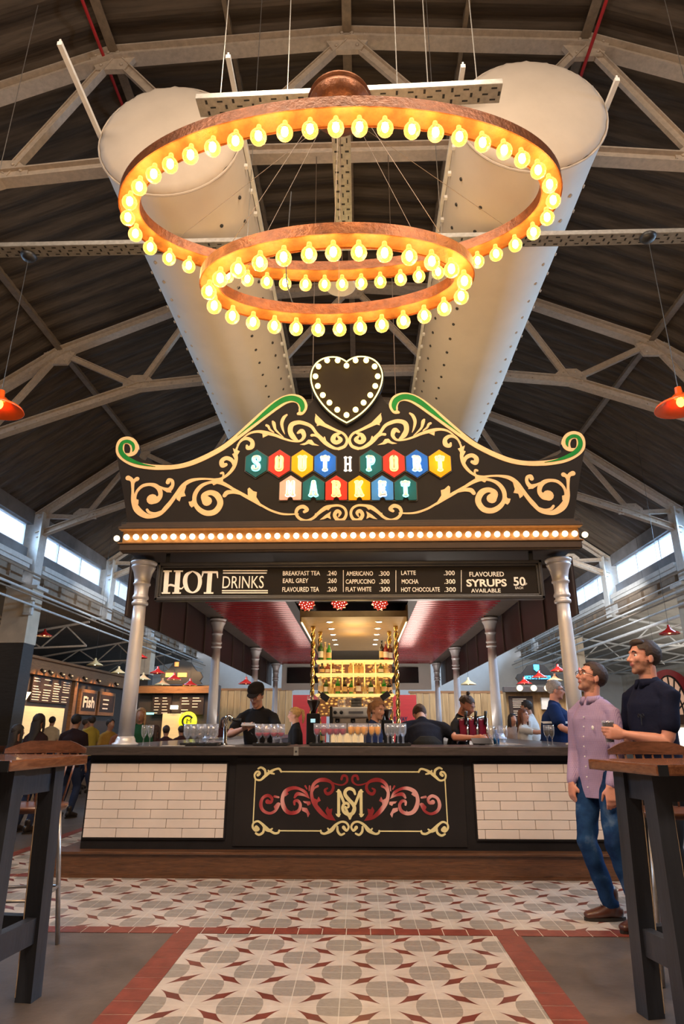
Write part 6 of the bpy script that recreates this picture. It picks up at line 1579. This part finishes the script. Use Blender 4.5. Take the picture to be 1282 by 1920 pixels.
person('heavy grey haired man in a navy T-shirt with a white chest stripe beyond the bar', (P_at(1041, 9.2), 9.2, 0), -20, 1.90, lean=3, yaw=6, pitch=6, build_=1.36, shirt=(.008, .022, .085), trousers=(.03, .03, .035), hair=(.30, .25, .22), hairstyle='short', glasses=True, skin=m_skin_r, voxel=.012, hands=[(3.25, 8.75, 1.12), (2.95, 8.6, 1.14)])
nv = [o for o in C.objects if 'navy T-shirt' in o.get('label', '')][0]
# chest stripe wraps the shirt: a slightly larger band cut from the torso loft
b = MB(); n = 40; vs = []
for (z, k_) in ((.265, 1), (.292, 1)):
    for k in range(n):
        a = 2*PI*k/n; vs.append(Vector((.012+.175*1.20*math.cos(a), .190*1.40*math.sin(a), 0))+Vector((0.016, 0, (.93+z)*1.085)))
b.add(vs, [(k, (k+1) % n, (k+1) % n+n, k+n) for k in range(n)], True); b.build('chest_stripe', mat('white_stripe', (.75, .75, .78), .7), nv)
person('brown haired woman seated beyond the right side of the bar with her arm raised', (P_at(981, 11.0), 11.0, 0), -35, 1.56, lean=2, yaw=-16, pitch=0, shirt=(.55, .50, .44), trousers=(.03, .03, .03), hair=(.14, .045, .018), hairstyle='long', female=True, voxel=.014, hands=[(3.45, 10.7, 1.16), (3.2, 10.65, 1.18)], skin=m_skin)
person('dark haired man in a white shirt with his back turned beyond the seated woman', (P_at(1004, 11.8), 11.8, 0), 150, 1.74, lean=10, yaw=14, pitch=14, shirt=(.62, .62, .62), sleeve='long', trousers=(.03, .03, .05), hair=(.02, .014, .012), voxel=.014, skin=m_skin_d)
person('dark haired woman half hidden behind the brown haired woman', (P_at(962, 12.6), 12.6, 0), -70, 1.52, yaw=0, pitch=0, shirt=(.3, .2, .15), hair=(.02, .012, .01), hairstyle='long', female=True, voxel=.02)
person('person with dark hair seated at the far right edge seen from behind', (5.35, 8.9, 0), 80, 1.42, shirt=(.5, .5, .5), hair=(.06, .03, .02), voxel=.02, build_=1.0)
person('woman with curly dark hair between the man in navy and the man with glasses', (2.93, 7.85, 0), 160, 1.38, shirt=(.12, .05, .03), hair=(.10, .045, .02), hairstyle='long', female=True, voxel=.018)
# left aisle crowd
g = None
LP = [(262, 10.2, -80, 1.56, (.02, .09, .04), (.45, .26, .12), 'long', 'fair haired woman in a dark green top beyond the left front column', True),
      (395, 13.8, 40, 1.66, (.55, .46, .44), (.03, .015, .01), 'short', 'man in a pale pink shirt seen from behind left of the second column', False),
      (418, 15.2, -60, 1.50, (.10, .03, .025), (.07, .025, .015), 'long', 'woman with brown hair partly behind the beer tap', True),
      (68, 8.6, 75, 1.44, (.025, .012, .012), (.02, .012, .012), 'long', 'long haired woman in dark clothes, silhouetted before the cream panel', True),
      (30, 7.9, 60, 1.30, (.03, .012, .01), (.02, .01, .01), 'long', 'dark haired person bent low at the far left edge', True),
      (95, 15.5, 90, 1.52, (.55, .45, .32), (.03, .02, .015), 'short', 'man in a light shirt seen from behind before the cream panel', False),
      (139, 10.0, 80, 1.46, (.02, .014, .016), (.02, .012, .012), 'short', 'stocky person in black seen from behind, left of the fish sign', False),
      (172, 13.5, 150, 1.50, (.45, .32, .05), (.03, .02, .015), 'short', 'man in a yellow T-shirt below the fish sign', False),
      (158, 14.5, 20, 1.46, (.60, .42, .2), (.05, .03, .02), 'short', 'person in a pale top facing the man in yellow', False),
      (204, 12.0, -30, 1.42, (.35, .19, .04), (.03, .015, .01), 'short', 'person in orange leaning by the foot of the left front column', False),
      (230, 11.5, -60, 1.38, (.25, .09, .05), (.03, .015, .01), 'short', 'dark haired person just right of the foot of the left front column', False)]
for (px, Y, fc, hh_, sc_, hc, hst, lb, fem) in LP:
    person(lb, (P_at(px, Y), Y, 0), fc, hh_, shirt=sc_, hair=hc, hairstyle=hst, female=fem, voxel=.02, sleeve='short', skin=m_skin_d, lean=4, build_=1.15 if 'stocky' in lb else 1.0)
for k, (px, hc) in enumerate(((292, (.06, .025, .015)), (312, (.05, .02, .012)), (340, (.045, .02, .014)))):
    person(['seated diner with brown hair, left of three low heads behind the bar', 'seated diner, middle of three low heads behind the bar', 'seated diner, right of three low heads behind the bar'][k], (P_at(px, 10.4+1.3*k), 10.4+1.3*k, 0), 70+30*k, 1.30, shirt=(.05, .02, .02), hair=hc, hairstyle='long' if k == 0 else 'short', voxel=.024, skin=m_skin_d, group='diners behind the left of the bar')

# ================================================================== STALLS AND THE FAR END
m_planks = wood('oak_planks', (.22, .12, .045), (.58, .38, .18), .5, (7, 7, .5), 1.0)
m_warmwood = wood('stall_wood', (.12, .045, .018), (.34, .16, .06), .4, (1, 1, 12), 2.0)
m_chalk = mat('chalk_board', (.03, .016, .012), .5); m_chalkw = mat('chalk_writing', (.85, .70, .55), .7)
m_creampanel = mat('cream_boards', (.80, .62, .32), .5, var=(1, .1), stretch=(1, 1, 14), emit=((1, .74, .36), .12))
def rnd_lines(mb, x0, x1, z0, z1, y, cols, rows, seed, axis='Y', sgn=1):
    rd = random.Random(seed)
    for c in range(cols):
        for r_ in range(rows):
            a = x0+(x1-x0)*(c+.08)/cols; L = (x1-x0)/cols*rd.uniform(.45, .8); z = z1-(z1-z0)*(r_+.6)/rows; h_ = (z1-z0)/rows*.28
            if rd.random() < .12: continue
            if axis == 'Y': mb.bb(a, a+L, y-.012, y, z-h_, z)
            else: mb.bb(y, y+.012*sgn, a, a+L, z-h_, z)
# stall 1, along the left aisle (faces the nave)
XS = -11.2
a = atX(48, 1262, XS); c = atX(141, 1293, XS)
t = thing('food_stall', 'warm lit timber food stall with chalk menu boards on the far left', 'food stall', (XS, 25, 0))
def yz(px, py, X=XS): q = atX(px, py, X); return q.y, q.z
ya, zt1 = yz(52, 1245); yb, zt2 = yz(225, 1290); z0_ = yz(50, 1330)[1]
b = MB(); b.bb(XS-.5, XS-.1, ya-.6, yb+2, 0, 3.05); b.build('back_wall', mat('stall_dark_wall', (.05, .035, .028), .6), t)  # plain dark brown back wall
b = MB(); b.bb(XS-.3, XS+.15, ya-.4, yb+1.5, 3.0, 3.5); b.bb(XS-.3, XS+.3, ya-.5, yb+1.6, 3.5, 3.58); b.build('fascia', m_warmwood, t)
yA, _ = yz(60, 1290); yB, _ = yz(133, 1290)
b = MB(); b.bb(XS-.1, XS, yA, yB, 2.1, 3.0); o = b.build('menu_board', m_chalk, t)
b = MB(); rnd_lines(b, yA, yB, 2.15, 2.95, XS, 4, 9, 3, 'X'); b.build('chalk_writing', m_chalkw, o)
for (p0, p1, word) in ((150, 181, 'FISH'), (185, 215, None)):
    y0_, _ = yz(p0, 1310); y1_, _ = yz(p1, 1310)
    b = MB(); b.bb(XS-.1, XS+.03, y0_, y1_, 1.75, 2.75, .02); o = b.build('picture_frame', m_warmwood, t)
    b = MB(); b.bb(XS+.03, XS+.035, y0_+.12, y1_-.12, 1.9, 2.62); b.build('chalk_panel', m_chalk, o)
    b = MB()
    if word:
        vs, fs = text_mesh('Fish', 1.0, .03); x0_ = min(v.x for v in vs); x1_ = max(v.x for v in vs)
        b.add([(XS+.04+v.z, y0_+.25+(v.x-x0_)/(x1_-x0_)*(y1_-y0_-.5), 2.05+v.y*.6) for v in vs], fs, False)
    else: rnd_lines(b, y0_+.3, y1_-.3, 2.0, 2.55, XS+.036, 1, 3, 8, 'X')
    b.build('lettering', m_chalkw, o)
yA, _ = yz(37, 1360); yB, _ = yz(118, 1360)
b = MB(); b.bb(XS-.1, XS-.02, yA, yB, .9, 1.95); b.build('cream_panel', m_creampanel, t)
b = MB(); b.bb(XS-.1, XS+.05, yz(143, 1300)[0]-.3, yz(143, 1300)[0]-.05, 0, 3.0); b.build('post', m_warmwood, t)
for px in (60, 75, 98, 115, 143, 170, 205):
    y_, _ = yz(px, 1262); b = MB(); b.tube([(XS+.3, y_, 3.15), (XS+.45, y_, 3.05)], [.05, .07], 10); b.build('spot_lamp', m_black, t)
    spot('stall_spot', (XS+.9, y_, 3.3), (XS, y_, 2.2), 110, (1, .58, .26), R(80))
q = atX(47, 1312, XS+.3); t = thing('wall_lamp', 'small glowing lamp at the left end of the chalk menu', 'lamp', tuple(q)); b = MB(); b.lathe(q, [(.03, 0), (.14, .22), (.15, .24), (.001, .24)], 14); b.build('shade', emis('warm_lamp', (1, .75, .4), 3), t)
b = MB(); b.tube([q, (q.x-.28, q.y, q.z-.1)], .02, 6); b.build('arm', m_black, t)
# stalls facing the camera
def arch_sign(t, cx, y, z, w, h, mt, extra=None):
    pts = [(-.5, 0), (-.44, .12), (-.5, .30), (-.44, .48), (-.36, .50), (-.30, .62), (-.20, .86), (-.08, .92), (0, 1.0), (.08, .92), (.20, .86), (.30, .62), (.36, .50), (.44, .48), (.5, .30), (.44, .12), (.5, 0)]
    b = MB(); b.prism([(p[0]*w, p[1]*h) for p in pts][::-1], (cx, y, z), (1, 0, 0), (0, 0, 1), .12, (0, 1, 0)); return b.build('arched_sign', mt, t)
YL = 22.0
def xz(px, py, Y): q = atY(px, py, Y); return q.x, q.z
x0_, zt = xz(283, 1290, YL); x1_, _ = xz(392, 1290, YL); _, zb = xz(300, 1342, YL)
t = thing('food_stall', 'timber burger stall with two chalk menus under an arched black sign left of the bar', 'food stall', ((x0_+x1_)/2, YL, 0))
b = MB(); b.bb(x0_-.4, x1_+.3, YL+.1, YL+.5, 0, zt+.1); b.build('back_wall', mat('stall_dark_wall', (.05, .035, .028), .6), t)
b = MB(); b.bb(x0_-.4, x1_+.3, YL-.15, YL+.1, xz(300, 1300, YL)[1], zt+.05); b.build('fascia', m_warmwood, t)
ax, az = xz(340, 1283, YL); _, at_ = xz(340, 1236, YL)
o = arch_sign(t, ax, YL-.1, az, xz(382, 1283, YL)[0]-xz(302, 1283, YL)[0], at_-az, m_black)
b = MB(); e0, f0 = xz(312, 1270, YL); e1, f1 = xz(352, 1262, YL); b.bb(e0, (e0+e1)/2-.05, YL-.13, YL-.1, f0, f1); b.bb((e0+e1)/2+.05, e1, YL-.13, YL-.1, f0, f1); e2, f2 = xz(329, 1250, YL); e3, f3 = xz(337, 1242, YL); b.bb(e2, e3, YL-.13, YL-.1, f2, f3); b.build('sign_lettering', emis('orange_sign', (1, .35, .08), .8), o)
for (pa, pb_) in ((284, 322), (335, 383)):
    e0, f0 = xz(pa, 1340, YL); e1, f1 = xz(pb_, 1303, YL); b = MB(); b.bb(e0, e1, YL-.02, YL+.1, f0, f1); o = b.build('menu_board', m_chalk, t)
    b = MB(); rnd_lines(b, e0+.05, e1-.05, f0+.03, f1-.03, YL-.02, 2, 6, pa); b.build('chalk_writing', m_chalkw, o)
e0, f0 = xz(301, 1400, YL); e1, f1 = xz(341, 1338, YL); b = MB(); b.bb(e0, e1, YL-.08, YL-.0, max(.3, f0), f1); b.build('cream_panel', m_creampanel, t)
e0, f0 = xz(322, 1330, YL); e1, f1 = xz(335, 1323, YL); b = MB(); b.bb(e0, e1, YL-.2, YL-.05, f0, f1); b.build('lamp_block', emis('lamp_block', (1, .85, .6), 3), t)
ex, ez = xz(354, 1352, YL); b = MB(); b.lathe((ex, YL-.1, ez), [(.30, 0), (.30, .05), (.001, .05)], 28, 'Y'); o = b.build('round_sign', emis('neon_round_yellow', (.95, .9, .02), .8), t)
b = MB(); b.tube([(ex+.17*math.cos(a_), YL-.17, ez+.17*math.sin(a_)) for a_ in [R(30+k*18) for k in range(17)]], .035, 8); b.tube([(ex-.02, YL-.17, ez-.08), (ex-.02, YL-.17, ez+.07), (ex+.05, YL-.17, ez), (ex+.11, YL-.17, ez+.08), (ex+.11, YL-.17, ez-.06)], .022, 6); b.build('black_emblem', m_black, o)
b = MB(); e0, f0 = xz(279, 1340, YL); b.bb(e0-.25, e0+.25, YL-.3, YL-.26, f0, f0+.06); b.build('green_strip_light', emis('mint_light', (.25, 1, .75), 1.5), t)
for px in (300, 328, 352, 378): e0, f0 = xz(px, 1297, YL); spot('stall_spot', (e0, YL-1.1, 3.4), (e0, YL, 2.3), 70, (1, .58, .26), R(75))
# plank hoardings across the far end
for (pa, pb_, pt, lb, Y) in ((404, 548, 1295, 'tall oak plank hoarding left of the back bar', 24.0), (768, 960, 1300, 'tall oak plank hoarding between the right kiosk columns', 24.0)):
    e0, f0 = xz(pa, pt, Y); e1, _ = xz(pb_, pt, Y); t = thing('plank_hoarding', lb, 'hoarding', ((e0+e1)/2, Y, 0), 'oak hoardings')
    n = int((e1-e0)/.22)
    b = MB()
    for k in range(n): b.bb(e0+(e1-e0)*k/n+.006, e0+(e1-e0)*(k+1)/n-.006, Y-.02*(k % 2)-.03, Y+.03, 0, f0)
    b.build('planks', m_planks, t); b = MB(); b.bb(e0-.05, e1+.05, Y-.06, Y+.05, f0, f0+.08); b.build('capping', m_warmwood, t)
m_redwall = mat('red_boards', (.50, .035, .035), .45, var=(2, .1), stretch=(1, 1, 20))
for (pa, pb_, lb) in ((549, 600, 'red boarded stall wall seen left of the back bar'), (728, 768, 'red boarded stall wall with dark lettering right of the back bar')):
    e0, f0 = xz(pa, 1303, 22.5); e1, _ = xz(pb_+12, 1303, 22.5); t = thing('red_stall_wall', lb, 'stall wall', ((e0+e1)/2, 22.5, 0), 'red stall walls')
    b = MB(); b.bb(e0, e1, 22.5, 22.6, 0, f0); b.build('boards', m_redwall, t)
    if pa > 700:
        b = MB(); q0 = atY(738, 1352, 22.49); q1 = atY(764, 1344, 22.49); text_on(b, 'E WAY', q0.x, q0.z, 22.49, q1.z-q0.z, q1.x-q0.x, .03); b.build('lettering', mat('blue_black', (.02, .015, .05), .5), t)
# dessert stall on the right
YR = 21.0
x0_, zt = xz(948, 1288, YR); x1_, _ = xz(1062, 1288, YR)
t = thing('dessert_stall', 'timber dessert stall with a black arched sign in blue lit letters', 'food stall', ((x0_+x1_)/2, YR, 0))
b = MB(); b.bb(x0_, x1_+.6, YR+.1, YR+.5, 0, zt); b.build('back_wall', m_planks, t)
b = MB(); b.bb(x0_-.1, x1_+.7, YR-.2, YR+.1, xz(950, 1298, YR)[1], zt, .01); o = b.build('fascia', mat('dark_fascia', (.07, .06, .06), .4), t)
for px in (971, 997, 1022): e, f_ = xz(px, 1291, YR); b = MB(); b.lathe((e, YR-.2, f_), [(.09, 0), (.09, .05), (.001, .06)], 16, 'Y'); b.build('round_lamp', emis('round_lamp', (1, .8, .5), 2.2), o)
ax, az = xz(1006, 1284, YR); _, at_ = xz(1006, 1243, YR)
o = arch_sign(t, ax, YR-.15, az, xz(1046, 1284, YR)[0]-xz(966, 1284, YR)[0], at_-az, m_black)
m_bl = emis('blue_lit_letters', (.05, .50, 1), 2.2)
b = MB(); e0, f0 = xz(984, 1273, YR-.2); e1, f1 = xz(1032, 1267, YR-.2); text_on(b, 'NICE DAY DESSERTS', e0, f0, YR-.20, f1-f0, e1-e0, .03)
e0, f0 = xz(1001, 1257, YR-.2); e1, f1 = xz(1010, 1246, YR-.2); b.prism([(0, 0), (.5, -.2), (1, 0), (1, 1), (0, 1)] and [((u)*(e1-e0), (v)*(f1-f0)) for u, v in ((.5, -.2), (1, .2), (1, 1), (0, 1), (0, .2))], (e0, YR-.20, f0), (1, 0, 0), (0, 0, 1), .02, (0, 1, 0)); b.build('blue_lettering', m_bl, o)
e0, f0 = xz(957, 1345, YR); e1, f1 = xz(983, 1305, YR); b = MB(); b.bb(e0, e1+.25, YR-.02, YR+.1, f0, f1); o = b.build('menu_board', m_chalk, t)
b = MB(); rnd_lines(b, e0+.05, e1+.2, f0+.05, f1-.05, YR-.02, 1, 9, 5); b.build('chalk_writing', m_chalkw, o)
e0, f0 = xz(1016, 1330, YR); e1, f1 = xz(1030, 1308, YR); b = MB(); b.bb(e0, e1, YR-.02, YR+.1, f0, f1); b.build('framed_notice', m_paper, t)
# red arched fanlight stall at the right edge
YA = 17.0
t = thing('arched_fanlight', 'red framed arched fanlight over a dark shelf at the right edge', 'arched window', (atY(1262, 1340, YA).x, YA, 0))
cx_, cz_ = xz(1264, 1341, YA); rr_ = xz(1264, 1341, YA)[0]-xz(1233, 1341, YA)[0]; hh2 = xz(1264, 1264, YA)[1]-cz_
b = MB(); n = 24; outp = [(rr_*1.75*math.cos(PI*k/n), hh2*1.12*math.sin(PI*k/n)) for k in range(n+1)]; inp = [(rr_*1.05*math.cos(PI*k/n), hh2*.98*math.sin(PI*k/n)) for k in range(n+1)]
b.prism(outp+inp[::-1], (cx_, YA, cz_), (1, 0, 0), (0, 0, 1), .15, (0, 1, 0)); b.build('red_surround', mat('red_gloss', (.35, .012, .02), .3), t)
b = MB(); b.prism(inp, (cx_, YA+.05, cz_), (1, 0, 0), (0, 0, 1), .02, (0, 1, 0)); b.build('pane', mat('peach_pane', (.80, .50, .36), .4, emit=((1, .6, .4), .25)), t)
b = MB()
for k in range(9): a_ = PI*k/8; b.beam((cx_+.22*rr_*math.cos(a_), YA+.03, cz_+.22*hh2*math.sin(a_)), (cx_+rr_*math.cos(a_), YA+.03, cz_+hh2*.96*math.sin(a_)), .03, .03, (0, 1, 0))
for f_ in (.3, .65, 1.0): b.tube([(cx_+rr_*f_*math.cos(PI*k/16), YA+.03, cz_+hh2*.96*f_*math.sin(PI*k/16)) for k in range(17)], .02, 6)
b.build('glazing_bars', m_black, t)
b = MB(); b.bb(cx_-rr_*1.6, cx_+rr_*1.9, YA-.1, YA+.2, cz_-.22, cz_); b.build('shelf', mat('dark_brown_wood', (.06, .02, .014), .5), t)
b = MB(); b.bb(cx_-rr_*1.5, cx_+rr_*1.9, YA, YA+.2, 0, cz_-.22); w_ = b.build('base_wall', m_cream_wall, t)
b = MB()
for k in range(4): b.bb(cx_-rr_*1.2+k*.52, cx_-rr_*1.2+k*.52+.42, YA-.02, YA+.01, cz_-.95, cz_-.3)
b.build('lit_panes', emis('daylit_pane', (1, .95, .9), 1.0), w_)

# ---- dark seating on the left beyond the bar
m_dkchair = wood('dark_chair_wood', (.03, .010, .006), (.10, .035, .018), .4, (1, 1, 8), 3)
def dine_chair(label, x, y, rz):
    t = thing('dining_chair', label, 'chair', (x, y, 0), 'dark dining chairs on the left', rz); t['_o'] = (0., 0., 0.)
    b = MB(); b.box((0, 0, .45), (.42, .42, .04), bev=.01); b.build('seat', m_dkchair, t)
    for sx in (-1, 1):
        for sy in (-1, 1): b = MB(); b.beam((sx*.17, sy*.17, .44), (sx*.2, sy*.2, 0), .035, .035); b.build('leg', m_dkchair, t)
    b = MB(); b.box((0, .21, .90), (.42, .025, .10), bev=.008); b.build('crest_rail', m_dkchair, t)
    for k in range(5): b = MB(); b.tube([(-.16+.08*k, .19, .46), (-.17+.085*k, .21, .87)], .009, 6); b.build('spindle', m_dkchair, t)
for k, (x, y, r_) in enumerate(((-4.3, 8.2, 1.4), (-4.9, 9.3, -.4), (-4.2, 10.2, 2.2), (-5.6, 7.6, .5), (-5.4, 11.2, 0), (-6.4, 9.0, 2))):
    dine_chair(['dark spindle chair nearest the tiled walkway on the left', 'dark spindle chair deeper in the left seating', 'dark spindle chair far along the tiled walkway', 'dark spindle chair at the front of the left seating', 'dark spindle chair at the rear of the left seating', 'dark spindle chair farthest to the left'][k], x-.6, y, r_)
for k, (x, y) in enumerate(((-5.7, 8.3), (-6.0, 10.3))):
    t = thing('dining_table', ['dark wooden dining table, nearer one on the left', 'dark wooden dining table, farther one on the left'][k], 'table', (x, y, 0), 'dark tables on the left')
    b = MB(); b.bb(x-.5, x+.5, y-.4, y+.4, .72, .76, .008); b.build('table_top', m_dkchair, t)
    for sx in (-1, 1):
        for sy in (-1, 1): b = MB(); b.bb(x+sx*.42-.03, x+sx*.42+.03, y+sy*.32-.03, y+sy*.32+.03, 0, .72); b.build('leg', m_dkchair, t)

# tidy
for o in list(bpy.data.objects):
    if '_o' in o: del o['_o']
print('objects', len(bpy.data.objects), 'top', sum(1 for o in bpy.data.objects if o.parent is None))
